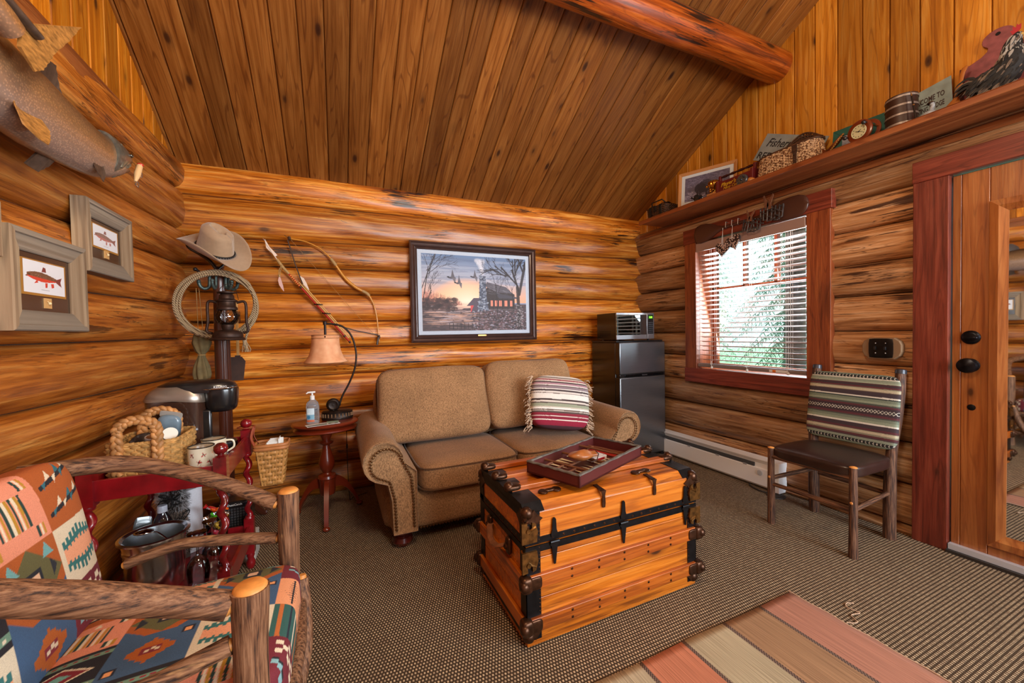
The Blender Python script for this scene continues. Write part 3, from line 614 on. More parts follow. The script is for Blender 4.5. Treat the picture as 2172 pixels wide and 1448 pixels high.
for xa, xb in ((x0-.004, x0+.085), (x1-.075, x1+.004)): mb = MB(); mb.loft([[(xa, y0-.001, .538), (xa, y0+.03, .5675), (xa, (y0+y1)/2, zt+.003), (xa, y1-.03, .5675), (xa, y1, .538)], [(xb, y0-.001, .538), (xb, y0+.03, .5675), (xb, (y0+y1)/2, zt+.003), (xb, y1-.03, .5675), (xb, y1, .538)]]); obj('iron_binding', mb, IRON, lid, smooth=0)
mb = MB(); rg = random.Random(8)
for i in range(16): mb.ball((x0+.12+i*.051, y0-.004, .424), (.006, .003, .006), 6)
for i in range(9): mb.ball((x0-.004, y0+.08+i*.045, .424), (.003, .006, .006), 6)
for z in [.06+.016*i for i in range(30)]: mb.ball((x0+.057, y0-.003, z), (.0035, .002, .0035), 6); mb.ball((x1-.047, y0-.003, z), (.0035, .002, .0035), 6)
for z in (.08, .11, .25, .28):
    for i in range(5): mb.ball((x0+.2+i*.135, y0-.017, z), (.006, .003, .006), 6)
obj('rivets', mb, CAST, tk)
def corner(cx, cy, z, sx, sy, up, par, big=1):
    mb = MB(); b_ = .058*big
    mb.ball((cx-sx*.010, cy-sy*.010, z-up*.012), .026*big, 14)
    for (dx, dy) in ((1, 0), (0, 1)):
        q = []
        for k in range(13):
            a = 2*PI*k/12; rr = b_*(.5+.16*math.cos(4*a)); q.append((rr*math.cos(a), rr*math.sin(a)))
        m_ = frame((cx-sx*dx*.036*big+sx*.001, cy-sy*dy*.036*big+sy*.001, z-up*.036*big), (dx, dy, 0), (0, 0, 1))
        n_ = m_.to_3x3().col[2]; flip = -1 if (n_.y*sy+n_.x*sx) < 0 else 1
        mb.prism(q[:12], .006*flip, m_)
    for k in range(3): mb.tube([(cx-sx*.01, cy+sy*.004, z-up*(.02+.02*k)), (cx+sx*.006, cy+sy*.006, z-up*(.03+.02*k)), (cx+sx*.004, cy-sy*.01, z-up*(.02+.02*k))], .007, 6)
    obj('corner_bumper', mb, CAST, par, smooth=50)
for sx, cx in ((-1, x0), (1, x1)):
    for sy, cy in ((-1, y0), (1, y1)):
        corner(cx, cy, .548, sx, sy, 1, lid); corner(cx, cy, .032, sx, sy, -1, tk)
for sx, cx in ((-1, x0), (1, x1)):
    for z in (.095, .265):
        for sy, cy in ((-1, y0), (1, y1)):
            mb = MB(); mb.cushion((cx+sx*.006, cy+sy*.006, z), (.05, .05, .066), 3.5, 8); mb.cushion((cx-sx*.03, cy+sy*.017, z), (.06, .012, .05), 4, 6); mb.ball((cx+sx*.018, cy+sy*.018, z), .022, 10); obj('slat_clamp', mb, CAST, tk, smooth=50)
    for i in range(3):
        y = y0+.165+.145*i; mb = MB(); mb.cushion((cx-sx*.02, y, zt+.013), (.075, .052, .026), 3, 8); mb.ball((cx-sx*.002, y, zt+.016), .023, 12); obj('slat_clamp', mb, CAST, lid, smooth=50)
# lid latches at the corners
for cx, sx in ((x0, -1), (x1, 1)):
    for dz, up in ((.455, 1), (.36, -1)):
        mb = MB(); q = [(-.01, -.03), (.055, -.03), (.06, .01), (.05, .045), (.035, .05), (.034, .02), (.02, .005), (.012, .02), (.014, .05), (-.01, .052)]
        mb.prism([(-sx*(a-.012), b*up) for a, b in q][::(1 if sx < 0 else -1)], .009, frame((cx+sx*.0, y0-.004, dz), (1, 0, 0), (0, 0, 1)))
        mb.cyl((cx-sx*.005, y0-.002, dz+.02*up), (cx-sx*.005, y0-.018, dz+.02*up), .011, .009, 10)
        mb.tube([(cx+sx*.004, y0+.03, dz-.02*up), (cx+sx*.006, y0, dz), (cx-sx*.02, y0-.013, dz+.022*up), (cx-sx*.038, y0-.012, dz+.03*up)], .006, 6)
        obj('latch', mb, mat('worn_brass', '6e4c24', .38, .8, noise=.5, nscale=50), tk, smooth=50)
for cx in (x0+.125, x0+.475, x1-.07):
    mb = MB()
    mb.prism([(-.014, 0), (.014, 0), (.016, .012), (.010, .03), (.008, .07), (.003, .078), (-.003, .078), (-.008, .07), (-.010, .03), (-.016, .012)], .004, frame((cx, y0-.005, .425), (1, 0, 0), (0, 0, 1)))
    mb.prism([(-.020, 0), (-.020, -.012), (-.014, -.016), (-.012, -.03), (-.004, -.09), (.004, -.09), (.012, -.03), (.014, -.016), (.02, -.012), (.02, 0)], .004, frame((cx, y0-.005, .405), (1, 0, 0), (0, 0, 1)))
    mb.cyl((cx-.02, y0-.009, .407), (cx+.02, y0-.009, .407), .006, .006, 8); obj('hinge', mb, IRON, tk, smooth=0)
for cx in (x0+.37, x0+.655):
    mb = MB(); mb.prism([(-.006, 0), (.006, 0), (.009, .02), (.006, .05), (.012, .072), (-.012, .072), (-.006, .05), (-.009, .02)], .005, frame((cx, y0-.004, .495), (1, 0, 0), (0, 0, 1)))
    mb.prism([(-.012, 0), (.012, 0), (.008, .04), (.011, .055), (-.011, .055), (-.008, .04)], .005, frame((cx, y0+.0, .562), (1, 0, 0), (0, 1, .12))); obj('lid_clasp', mb, CAST, lid, smooth=0)
for cx in (x0+.16, x0+.66):
    mb = MB()
    for s_ in (-1, 1): mb.lathe([(.001, 0), (.022, 0), (.022, .004), (.018, .007), (0, .007)], 18, TR((cx+s_*.032, y0+.09, zt-.002)))
    mb.cushion((cx, y0+.09, zt+.002), (.05, .022, .012), 3, 6); obj('strap_plate', mb, CAST, lid)
mb = MB(); mb.tube([(x0-.006, y0+.16, .345), (x0-.02, y0+.17, .34), (x0-.036, y0+.22, .315), (x0-.04, y0+.26, .31), (x0-.036, y0+.30, .315), (x0-.02, y0+.35, .345), (x0-.006, y0+.36, .35)], .015, 8, flat=.45)
hd = obj('handle', mb, LEA, tk, label='worn leather end handle')
for y in (y0+.15, y0+.37): mb = MB(); mb.cushion((x0-.01, y, .345), (.022, .045, .075), 3, 8); mb.ball((x0-.02, y, .345), .014, 8); obj('handle_loop', mb, CAST, hd)
# tray with dividers on the trunk
TRAYP = wood('tray_red', '34100c', '5a1c1a', '6e2a24', 'x', .5, .3, 1, 0, .1, .15, 3, .1, rings=.3); TWIG = wood('twig', '4a2a18', '7c4c30', 'a06a48', 'x', .6, .5, 2.5, 0, 0, .4, 3, .2); RIM = mat('worn_grey_rim', '5c564e', .6, noise=.5, nscale=35, bump=.4)
trz = zt+.0185; TT = TR((1.128, 1.628, trz), (0, 0, math.radians(22)))
tr = thing('divided_tray', 'red wooden tray with twig dividers lying askew on the trunk lid', 'tray', (1.128, 1.628, trz), math.radians(22)); L_, W_ = .57, .295
mb = MB(); mb.rn = .2; mb.box((-L_/2, -W_/2, 0), (L_/2, W_/2, .008), TT); obj('base', mb, TRAYP, tr, smooth=0)
mb = MB(); mb.rn = .5
for b in ((-L_/2, -W_/2, .0, L_/2, -W_/2+.012, .05), (-L_/2, W_/2-.012, 0, L_/2, W_/2, .05), (-L_/2, -W_/2, 0, -L_/2+.012, W_/2, .05), (L_/2-.012, -W_/2, 0, L_/2, W_/2, .05)): mb.box(b[:3], b[3:], TT)
obj('side', mb, TRAYP, tr, smooth=0)
mb = MB()
for a, b in (((-L_/2, -W_/2+.006), (L_/2, -W_/2+.006)), ((L_/2-.006, -W_/2), (L_/2-.006, W_/2)), ((L_/2, W_/2-.006), (-L_/2, W_/2-.006)), ((-L_/2+.006, W_/2), (-L_/2+.006, -W_/2))):
    n_ = 14; mb.tube([TT @ Vector((a[0]+(b[0]-a[0])*i/n_, a[1]+(b[1]-a[1])*i/n_, .052+.0012*math.sin(i*2.3))) for i in range(n_+1)], [.009+.0012*math.sin(i*1.7) for i in range(n_+1)], 7, flat=.6)
obj('rim', mb, RIM, tr, label='grey worn birch rim')
mb = MB()
def tw(a, b, z=.034, rr=.006): mb.tube([TT @ Vector((a[0]+(b[0]-a[0])*i/6, a[1]+(b[1]-a[1])*i/6, z+.001*math.sin(i*2))) for i in range(7)], rr, 7)
for x in (-.235, -.165, -.02, .135): tw((x, -W_/2+.012), (x, W_/2-.012), .034 if x < .1 else .036)
for y in (-.11, -.05, .02, .085): tw((-.235, y), (-.165, y), .03, .005)
for y in (.0, ): tw((-.165, y), (-.02, y), .028, .005)
tw((.20, -.12), (.20, .12), .024, .005); tw((.135, .09), (.2, .09), .024, .005)
obj('divider', mb, TWIG, tr)
mb = MB()
for i in range(9):
    x = -.155+.031*i
    if abs(x-(-.02)) < .012: continue
    mb.add([(x, -W_/2+.02, .0105), (x+.024, -W_/2+.02, .0105), (x+.012, -.01, .0105)], [(0, 1, 2)], TT); mb.add([(x+.024, W_/2-.02, .0105), (x, W_/2-.02, .0105), (x+.012, .01, .0105)], [(0, 1, 2)], TT)
obj('game_points', mb, mat('cream_inlay', 'd8c49a', .6), tr, smooth=0, label='cream painted triangles')
mb = MB().box((.15, -.11, .009), (.19, .11, .0115), TT); obj('red_panel', mb, mat('red_inlay', 'a02018', .6), tr, smooth=0)
dk = thing('card_deck', 'white boxed deck of playing cards lying in the tray', 'card deck', (1.185, 1.635, trz+.0105), math.radians(12))
T = TR((1.185, 1.635, trz+.0105), (0, 0, math.radians(12)))
cv = Canvas(90, 60, 'd8d6d2'); cv.rect(.06, .1, .94, .9, '8890a8'); cv.rect(.1, .15, .9, .85, 'e0dedc'); cv.ell(.5, .5, .2, .28, '5a6a9a'); cv.ell(.5, .5, .13, .2, 'c8ccd8')
for i in range(6): cv.ell(.2+.12*i, .5, .03, .24 if i % 2 else .12, 'a8a8b4')
mb = MB().box((-.046, -.032, 0), (.046, .032, .022), T); bx_ = obj('box', mb, mat('card_white', 'dcd8d4', .5), dk, smooth=0)
picture('box_face', cv, T @ TR((0, 0, .0224)), .09, .062, vcol('print_gloss', .4), bx_)
mb = MB().box((-.036, -.0326, .005), (.03, -.0322, .016), T); obj('red_band', mb, mat('print_red', 'b01c2c', .5), bx_, smooth=0)
pc = thing('leather_pouch', 'tan leather coin pouch lying open beside the card deck', 'pouch', (1.08, 1.59, trz+.0105))
mb = MB(); T = TR((1.07, 1.585, trz+.064), (0, 0, math.radians(-12)), .82)
rings = []
for i in range(15):
    t = i/14; x = -.085+.17*t; w_ = .052*math.sin(PI*min(1, t*1.05+.02))**.6 if t < .8 else .028; h_ = .027*math.sin(PI*min(1, t*1.02+.02))**.7 if t < .85 else .015
    w_ = max(w_, .006); h_ = max(h_, .004)
    rings.append([(x, w_*math.cos(a), -.0+h_*math.sin(a)*(1+.22*math.sin(3*a+5*t))) for a in [2*PI*k/22 for k in range(22)]])
mb.loft(rings, T=T); obj('pouch_body', mb, mat('tan_leather', '9a5a2a', .4, noise=.25, nscale=25, coat=.2), pc, smooth=60)
mb = MB(); mb.tube([T @ Vector(p) for p in ((.07, .025, .012), (.09, .01, .014), (.095, -.02, .004), (.07, -.05, -.02), (.03, -.06, -.026))], .0025, 5); obj('drawstring', mb, mat('dark_cord', '3a2216', .7), pc)
# ---------------------------------------------------------------- fridge and microwave
BLK = mat('black_enamel', '141416', .28, .1, coat=.4); DRK = mat('dark_stainless', '84888e', .30, .95, noise=.06, nscale=8, stretch=(1, 1, 30)); SIL = mat('silver', 'a8aab0', .28, .9); DG = mat('door_glass', '8c9a9c', .03, 1)
fg = thing('mini_fridge', 'black two door mini fridge with dark steel doors in the corner', 'refrigerator', (2.73, 3.2, 0))
mb = MB().box((2.437, 3.03, .02), (3.005, 3.40, 1.135)); obj('cabinet', mb, BLK, fg, bevel=.006); mb = MB().box((2.43, 3.0, 1.135), (3.01, 3.40, 1.15)); obj('top_panel', mb, BLK, fg, bevel=.005)
for nm, a, b in (('freezer_door', .83, 1.135), ('fridge_door', .03, .80)):
    mb = MB().box((2.44, 2.968, a), (3.008, 3.028, b)); d_ = obj(nm, mb, DRK, fg, bevel=.01, bseg=3)
    mb = MB().box((2.437, 2.969, a-.0), (2.452, 3.027, b)); obj('edge', mb, BLK, d_, bevel=.004)
mb = MB().box((2.445, 2.972, .80), (3.006, 3.02, .83)); hb = obj('handle_channel', mb, BLK, fg, bevel=.003)
mb = MB().box((2.50, 2.966, .803), (2.985, 2.973, .826)); obj('chrome_strip', mb, mat('black_chrome', '2a2c30', .15, .9), hb, bevel=.002)
text('badge', 'FRIGIDAIRE', SIL, frame((2.74, 2.9655, .8145), (1, 0, 0), (0, 0, 1)), .013, hb)
for x in (2.47, 2.98): mb = MB().cyl((x, 3.0, 0), (x, 3.0, .03), .018, .018); obj('foot', mb, BLK, fg)
mw = thing('microwave', 'black and silver microwave oven standing on the mini fridge', 'microwave', (2.68, 3.15, 1.15))
mx0, mx1, my0, my1, mz0, mz1 = 2.43, 2.895, 2.995, 3.30, 1.163, 1.418
mb = MB().box((mx0, my0+.012, mz0), (mx1, my1, mz1)); bd = obj('housing', mb, BLK, mw, bevel=.006)
mb = MB()
for i in range(3):
    for j in range(6): mb.cbox((mx0-.0003, my0+.10+j*.03, mz0+.045+i*.016), (.002, .02, .006))
obj('vents', mb, mat('vent_black', '020202', .8), bd, smooth=0)
mb = MB(); mb.box((mx0, my0, mz0), (mx1-.095, my0+.012, mz0+.042)); mb.box((mx0, my0, mz1-.02), (mx1-.095, my0+.012, mz1)); fr_ = obj('door', mb, SIL, mw, bevel=.002)
mb = MB().box((mx0+.002, my0+.002, mz0+.042), (mx1-.097, my0+.012, mz1-.02)); obj('glass', mb, DG, fr_, smooth=0)
mb = MB().box((mx1-.093, my0, mz0), (mx1, my0+.012, mz1)); cp = obj('control_panel', mb, SIL, mw, bevel=.002)
mb = MB().box((mx1-.080, my0-.002, mz0+.05), (mx1-.014, my0, mz1-.018)); obj('key_area', mb, BLK, cp, smooth=0)
mb = MB().box((mx1-.072, my0-.003, mz1-.058), (mx1-.022, my0-.002, mz1-.03)); obj('display', mb, mat('green_display', '2c7a10', .4, emit=.7), cp, smooth=0)
text('display_time', '1:10', mat('digits', 'b8ff50', .5, emit=2), frame((mx1-.047, my0-.0034, mz1-.044), (1, 0, 0), (0, 0, 1)), .022, cp)
mb = MB()
for i in range(6):
    for j in range(3): mb.cbox((mx1-.066+j*.019, my0-.0026, mz0+.064+i*.019), (.012, .0012, .009))
obj('key', mb, mat('key_grey', '484a50', .5), cp, smooth=0)
mb = MB().box((mx1-.08, my0-.003, mz0+.012), (mx1-.014, my0, mz0+.04)); obj('open_button', mb, SIL, cp, bevel=.002)
for x in (mx0+.04, mx1-.04):
    for y in (my0+.04, my1-.04): mb = MB().cyl((x, y, 1.15), (x, y, 1.164), .012, .012, 10); obj('foot', mb, BLK, mw)
# ---------------------------------------------------------------- side table, lamp, bottle, brochure
CH = wood('cherry_turned', '4a160a', '7a2a12', '9a4220', 'z', .25, .3, 1, 0, .5, .1, 3, .1, rings=.4)
tcx, tcy, tz = -.075, 3.0, .665
st = thing('side_table', 'small oval cherry pedestal table between the coat rack and the loveseat', 'side table', (tcx, tcy, 0))
def oval(mb, prof, c, ax=1, ay=1, seg=40, ro=0):
    T = Matrix.Translation(c) @ Matrix.Rotation(ro, 4, 'Z') @ Matrix.Diagonal((ax, ay, 1, 1)); mb.lathe(prof, seg, T); return mb
mb = oval(MB(), [(.001, -.024), (.195, -.024), (.208, -.018), (.212, -.010), (.205, -.002), (.19, 0), (.001, 0)], (tcx, tcy, tz), 1, .82); obj('table_top', mb, CH, st, smooth=50)
mb = oval(MB(), [(.001, -.062), (.185, -.062), (.2, -.055), (.2, -.045), (.18, -.038), (.15, -.024), (.001, -.024)], (tcx, tcy, tz), 1, .82); obj('apron', mb, CH, st, smooth=50)
mb = MB().lathe([(.001, .16), (.045, .16), (.05, .18), (.052, .27), (.06, .275), (.055, .292), (.03, .30), (.026, .31), (.047, .345), (.052, .375), (.045, .41), (.026, .47), (.022, .50), (.042, .51), (.048, .525), (.025, .535), (.035, .56), (.042, .58), (.042, .605), (.001, .605)], 28, Matrix.Translation((tcx, tcy, 0))); obj('pedestal', mb, CH, st, smooth=50)
for a in (-92, 28, 148):
    c_, s_ = math.cos(math.radians(a)), math.sin(math.radians(a)); mb = MB(); rings = []
    for i in range(13):
        t = i/12; x = .03+.20*t; z = .235-.21*t**1.6+.03*math.sin(PI*t); h_ = .045-.024*t; w_ = .013+.002*math.sin(PI*t)
        if i == 12: z = .018; h_ = .018
        rings.append([(tcx+c_*(x+q*0)-s_*p, tcy+s_*x+c_*p, z+q) for p, q in ((-w_, -h_), (w_, -h_), (w_*1.1, 0), (w_, h_*.8), (-w_, h_*.8), (-w_*1.1, 0))])
    mb.loft(rings); mb.ball((tcx+c_*.235, tcy+s_*.235, .016), (.024, .02, .016), 10); obj('leg', mb, CH, st, smooth=50)
tz += .0012; lx_, ly_ = -.01, 3.04
lp = thing('table_lamp', 'table lamp with bell shade hanging from a curved dark arm on the side table', 'lamp', (lx_, ly_, tz))
DI = mat('dark_bronze_lamp', '241812', .45, .5, noise=.4, nscale=40, bump=.2)
mb = oval(MB(), [(.001, 0), (.10, 0), (.104, .01), (.10, .014), (.097, .045), (.102, .052), (.09, .06), (.001, .062)], (lx_+.01, ly_, tz), 1, .6); bs = obj('base', mb, DI, lp, smooth=45)
mb = MB()
for i in range(26):
    a = 2*PI*i/26; mb.cbox((lx_+.01+.1*math.cos(a), ly_+.06*math.sin(a), tz+.03), (.008, .008, .024), None)
obj('fretwork', mb, mat('bronze_highlight', '6a4c30', .5, .5), bs, smooth=0, label='pierced bronze band')
mb = MB().lathe([(.001, -.012), (.04, -.012), (.045, -.006), (.045, .006), (.04, .012), (.03, .016), (.018, .010), (.001, .014)], 28, frame((lx_-.015, ly_, tz+.10), (1, 0, 0), (0, 0, 1)))
mb.cyl((lx_-.015, ly_, tz+.06), (lx_-.015, ly_, tz+.07), .014, .014); obj('wheel', mb, DI, lp, smooth=45)
arm = [(.015, .735), (.035, .80), (.085, .895), (.122, .99), (.135, 1.085), (.125, 1.17), (.10, 1.24), (.055, 1.292), (-.0, 1.312), (-.062, 1.316)]
def smoothp(pts, k=6):
    o = []; n = len(pts)
    for i in range(n-1):
        p0 = Vector(pts[max(0, i-1)]); p1 = Vector(pts[i]); p2 = Vector(pts[i+1]); p3 = Vector(pts[min(n-1, i+2)])
        for j in range(k):
            t = j/k; o.append(.5*((2*p1)+(-p0+p2)*t+(2*p0-5*p1+4*p2-p3)*t*t+(-p0+3*p1-3*p2+p3)*t**3))
    o.append(Vector(pts[-1])); return o
mb = MB().tube(smoothp([(x, ly_, z+.02) for x, z in arm]), .0065, 10); mb.cyl((-.062, ly_, 1.345), (-.062, ly_, 1.24), .008, .008, 12); mb.lathe([(.001, 0), (.013, 0), (.013, .022), (.001, .022)], 14, Matrix.Translation((-.062, ly_, 1.328)))
obj('curved_arm', mb, DI, lp, smooth=50)
m, n, l, b = newmat('lamp_shade_paper'); t = n.new('ShaderNodeTexCoord'); nz = n.new('ShaderNodeTexNoise'); nz.inputs['Scale'].default_value = 14; l.new(t.outputs['Object'], nz.inputs[0]); r_ = n.new('ShaderNodeValToRGB'); l.new(nz.outputs[0], r_.inputs[0])
r_.color_ramp.elements[0].color = (*lin('d08c60'), 1); r_.color_ramp.elements[1].color = (*lin('eab48a'), 1); r_.color_ramp.elements[0].position = .3; r_.color_ramp.elements[1].position = .75; l.new(r_.outputs[0], b.inputs['Base Color']); b.inputs['Roughness'].default_value = .7; MATS['shade'] = m
prof = [(.085, 1.258), (.088, 1.20), (.095, 1.15), (.108, 1.11), (.127, 1.08), (.14, 1.068)]
mb = MB(); rings = [[(-.062+rr*math.cos(a)*(1+.012*math.cos(8*a)), ly_+rr*math.sin(a)*(1+.012*math.cos(8*a)), z) for a in [2*PI*k/48 for k in range(48)]] for rr, z in prof]
mb.loft(rings, cap=False); shd = obj('shade', mb, m, lp, smooth=60, solid=.002)
for rr, z in ((.0865, 1.256), (.142, 1.068), (.0875, 1.235)): mb = MB().tube([(-.062+rr*math.cos(2*PI*k/40), ly_+rr*math.sin(2*PI*k/40), z) for k in range(40)], .0028, 6, True); obj('shade_trim', mb, mat('shade_trim', 'a8744a', .6), shd, label='tan laced trim')
mb = MB().tube([(-.062, ly_-.085, 1.25), (-.062, ly_-.09, 1.24)], .004, 5); mb.tube([(-.062-.086, ly_, 1.25), (-.062+.086, ly_, 1.25)], .002, 5); mb.lathe([(.012, 1.16), (.016, 1.2), (.012, 1.25)], 12, Matrix.Translation((-.062, ly_, 0))); obj('socket', mb, DI, lp)
mb = MB().tube(smoothp([(.05, 3.075, .674), (.055, 3.13, .675), (.058, 3.185, .672), (.06, 3.20, .60), (.06, 3.20, .3), (.07, 3.22, .02), (.1, 3.25, .008), (.2, 3.3, .006)]), .0028, 6); mb.cbox((.06, 3.20, .42), (.012, .012, .03)); obj('cord', mb, mat('black_cord', '141210', .5), lp)
bt = thing('sanitizer_bottle', 'clear pump bottle of hand sanitizer on the side table', 'bottle', (-.15, 2.95, tz))
m, n, l, b = newmat('clear_gel'); b.inputs['Base Color'].default_value = (.75, .86, .95, 1); b.inputs['Roughness'].default_value = .06; b.inputs['Transmission Weight'].default_value = .85; b.inputs['IOR'].default_value = 1.2; MATS['gel'] = m
mb = oval(MB(), [(.001, 0), (.036, 0), (.04, .006), (.04, .115), (.034, .14), (.02, .155), (.013, .165), (.001, .166)], (-.15, 2.95, tz), 1, .62); bb = obj('bottle_body', mb, m, bt, smooth=50)
cv = Canvas(60, 80, '7aa8c0'); cv.rect(0, .55, 1, 1, 'c8dce8'); cv.rect(0, 0, 1, .18, 'c86a48'); cv.rect(.1, .6, .5, .68, 'e8f0f4'); cv.ell(.3, .35, .25, .12, '3a78a0')
X, Y = 16, 16; mb = MB(); P = []; U = []
for j in range(Y+1):
    for i in range(X+1):
        a = math.radians(-150+75*i/X); P.append((-.15+.0408*math.cos(a), 2.95+.0408*.62*math.sin(a), tz+.015+.09*j/Y)); U.append((i/X, j/Y))
mb.add(P, [(j*(X+1)+i, j*(X+1)+i+1, (j+1)*(X+1)+i+1, (j+1)*(X+1)+i) for j in range(Y) for i in range(X)]); obj('bottle_label', mb, vcol('print_gloss', .4), bb, cols=cv.sample([p[0] for p in U], [p[1] for p in U]), smooth=60, label='blue and orange label')
mb = MB()
for i in range(8): mb.cbox((-.128+.0, 2.9262, tz+.03+.009*i), (.022-.003*(i % 3), .001, .003))
obj('printed_lines', mb, mat('ink', '24262c', .6), bb, smooth=0)
mb = MB().lathe([(.001, .16), (.014, .16), (.015, .185), (.006, .19), (.005, .205), (.001, .205)], 16, Matrix.Translation((-.15, 2.95, tz))); mb.cushion((-.155, 2.948, tz+.21), (.05, .018, .012), 4, 6); mb.tube([(-.17, 2.945, tz+.21), (-.185, 2.94, tz+.203)], .004, 6); obj('pump', mb, mat('white_plastic', 'e8e8e6', .35), bt, label='white pump top')
cv = Canvas(120, 50, 'e4e4de'); cv.rect(.03, .1, .62, .62, '5a6a3a'); cv.rect(.03, .42, .62, .62, '8fa0a8'); cv.ell(.3, .3, .2, .15, '3f5028'); cv.rect(.66, .12, .97, .5, '4a4e38'); cv.ell(.8, .32, .08, .12, 'c8c8b8'); cv.rect(.68, .6, .95, .64, '707070'); cv.rect(.68, .7, .9, .73, '707070')
T = TR((-.09, 2.885, tz+.0022), (0, 0, math.radians(14)))
br = picture('brochure', cv, T, .20, .075, vcol('print_gloss', .4)); tag(br, 'small photo brochure lying on the side table edge', 'brochure')
md = br.modifiers.new('s', 'SOLIDIFY'); md.thickness = .0015
mb = MB(); mb.cbox((-.03, 2.915, tz+.006), (.075, .016, .010), None); o = obj('pen_case', mb, mat('olive_plastic', '5c6248', .5), bevel=.002); tag(o, 'slim olive box resting across the brochure on the side table', 'box')
# ---------------------------------------------------------------- side chair by the door
BARK = bark('bark_pole', 'z', '1c100a', '4a2c1c', '76523a', '7e5030'); BARKY = bark('bark_rail_y', 'y', '1c100a', '4e2e1c', '80583c', '7e5030'); BARKX = bark('bark_rail_x', 'x', '1c100a', '4e2e1c', '80583c', '7e5030')
CUT = mat('peeled_wood_end', 'd08a42', .5, noise=.15, nscale=60)
def pole(mb, pts, r0, r1=None, seed=0, seg=12, k=5):
    q = smoothp(pts, k); n = len(q); r1 = r1 or r0; rg = random.Random(seed); a, b = rg.uniform(0, 6), rg.uniform(0, 6); mb.rn = rg.random()
    L = sum((q[i+1]-q[i]).length for i in range(n-1)); mb.tube(q, [(r0+(r1-r0)*i/(n-1))*(1+.05*math.sin(9*L*i/n+a)+.03*math.sin(23*L*i/n+b)) for i in range(n)], seg); return mb
sc = thing('side_chair', 'armless bark pole chair with dark leather seat and striped woven back', 'chair', (2.73, 1.39, 0))
SX0, SX1, SY0, SY1 = 2.52, 2.94, 1.17, 1.608
for nm, x, y, h in (('front_leg', SX0, SY1, .485), ('front_leg', SX0, SY0, .49)):
    lg = obj('leg', pole(MB(), [(x, y, .0), (x, y, .2), (x, y, h)], .021, .019, int(y*100)), BARK, sc, smooth=60); mb = MB().ball((x, y, h), (.019, .019, .007), 12); mb.ball((x-.019, y, .30), (.004, .008, .008), 8); obj('peeled_tip', mb, CUT, lg, label='pale peeled tip')
for y, s in ((SY1, 1), (SY0, -1)):
    lg = obj('leg', pole(MB(), [(2.945, y-s*.02, 0), (2.945, y-s*.015, .45), (2.985, y-s*.0, .75), (3.02, y+s*.0, .985)], .03, .024, int(y*70)+1), BARK, sc, smooth=60); mb = MB().lathe([(.001, -.02), (.027, -.02), (.026, .002), (.02, .006), (.001, .007)], 14, TR((3.02, y, .985), (0, .14, 0))); obj('cap', mb, mat('dark_cap', '3a3c44', .35, .3), lg, label='dark glossy top cap')
for (a, b, m_, sd) in (((SX0, SY0, .255), (SX0, SY1, .255), BARKY, 1), ((SX0, SY1, .29), (2.945, SY1-.02, .29), BARKX, 2), ((SX0, SY0, .26), (2.945, SY0+.02, .27), BARKX, 3), ((2.945, SY0, .26), (2.945, SY1, .27), BARKY, 4), ((SX0, SY0, .43), (SX0, SY1, .43), BARKY, 5)):
    q = [Vector(a).lerp(Vector(b), t) for t in (0, .33, .66, 1)]; obj('stretcher', pole(MB(), q, .013, .013, sd, 10), m_, sc, smooth=60)
mb = MB()
for (x, y, z, d) in ((SX0, SY0+.03, .255, 1), (SX0, SY1-.03, .255, -1)): mb.cyl((x, y-.012, z), (x, y+.012, z), .012, .012, 10)
obj('peeled_tenon', mb, CUT, sc)
mb = MB(); mb.cushion((2.722, 1.39, .458), (.44, .47, .075), 5.5, 20, .35, None, 2, .01); obj('seat', mb, mat('dark_leather', '2c1c18', .34, noise=.35, nscale=9, coat=.25, bump=.1), sc, smooth=70)
cv = Canvas(300, 300, '7e7c70')
bands = [(3, '6a7868'), (7, '20201f'), (2, 'c9c4b4'), (6, '86917e'), (3, '9aa38c'), (3, '4a2c30'), (3, '3a2e34'), (4, '5a2a30'), (2, '84806c'), (6, 'b9b094'), (2, '5a4a44'), (9, '3e3238'), (3, 'd9d6ca'), (3, '34403c'), (6, '74806e'), (5, '8e9a84'), (3, '4a5048'), (4, '5a2c34'), (5, '3a2a30'), (8, 'cfccc0'), (5, '3a2a30'), (4, '5a2c34'), (3, '4a5048'), (6, '74806e'), (6, '8a9680'), (3, 'd9d6ca'), (9, '3e3238'), (4, '5a2c34'), (2, '5a4a44'), (6, 'b9b094'), (3, '84806c'), (4, '5a2a30'), (3, '4a3438'), (6, '86917e'), (7, '20201f'), (5, '76826e')]
stripes(cv, bands)
tot = sum(b[0] for b in bands); t = 0
for i, (w_, c) in enumerate(bands):
    a, b_ = 1-(t+w_)/tot, 1-t/tot; t += w_; mid = (a+b_)/2
    if i in (1, 34):
        for k in range(26):
            x = (k+.5)/26; cv.poly([(x-.008, mid), (x, b_-.003), (x+.008, mid), (x, a+.003)], 'cfcabc') if k % 4 == 0 else (cv.line((x-.006, b_-.005), (x+.004, mid), .006, 'cfcabc'), cv.line((x-.006, a+.005), (x+.004, mid), .006, 'cfcabc'))
    if i == 19:
        cv.rect(0, a, 1, b_, '2a2426')
        for k in range(28):
            x = (k+.5)/28; cv.line((x-.018, a+.002), (x+.018, b_-.002), .005, 'd8d4c8'); cv.line((x-.018, b_-.002), (x+.018, a+.002), .005, 'd8d4c8')
T = frame((2.965, 1.39, .735), (0, 1, 0), (.16, 0, 1)); mb = MB(); mb.cushion((0, 0, 0), (.475, .435, .045), 9, 170, .5, T, 2)
Ti = T.inverted(); q = [Ti @ Vector(v) for v in mb.v]; obj('backrest', mb, FAB, sc, smooth=70, cols=cv.sample([p.x/.475+.5 for p in q], [min(1, max(0, p.y/.435+.5)) for p in q]), label='green and plum striped woven back panel')
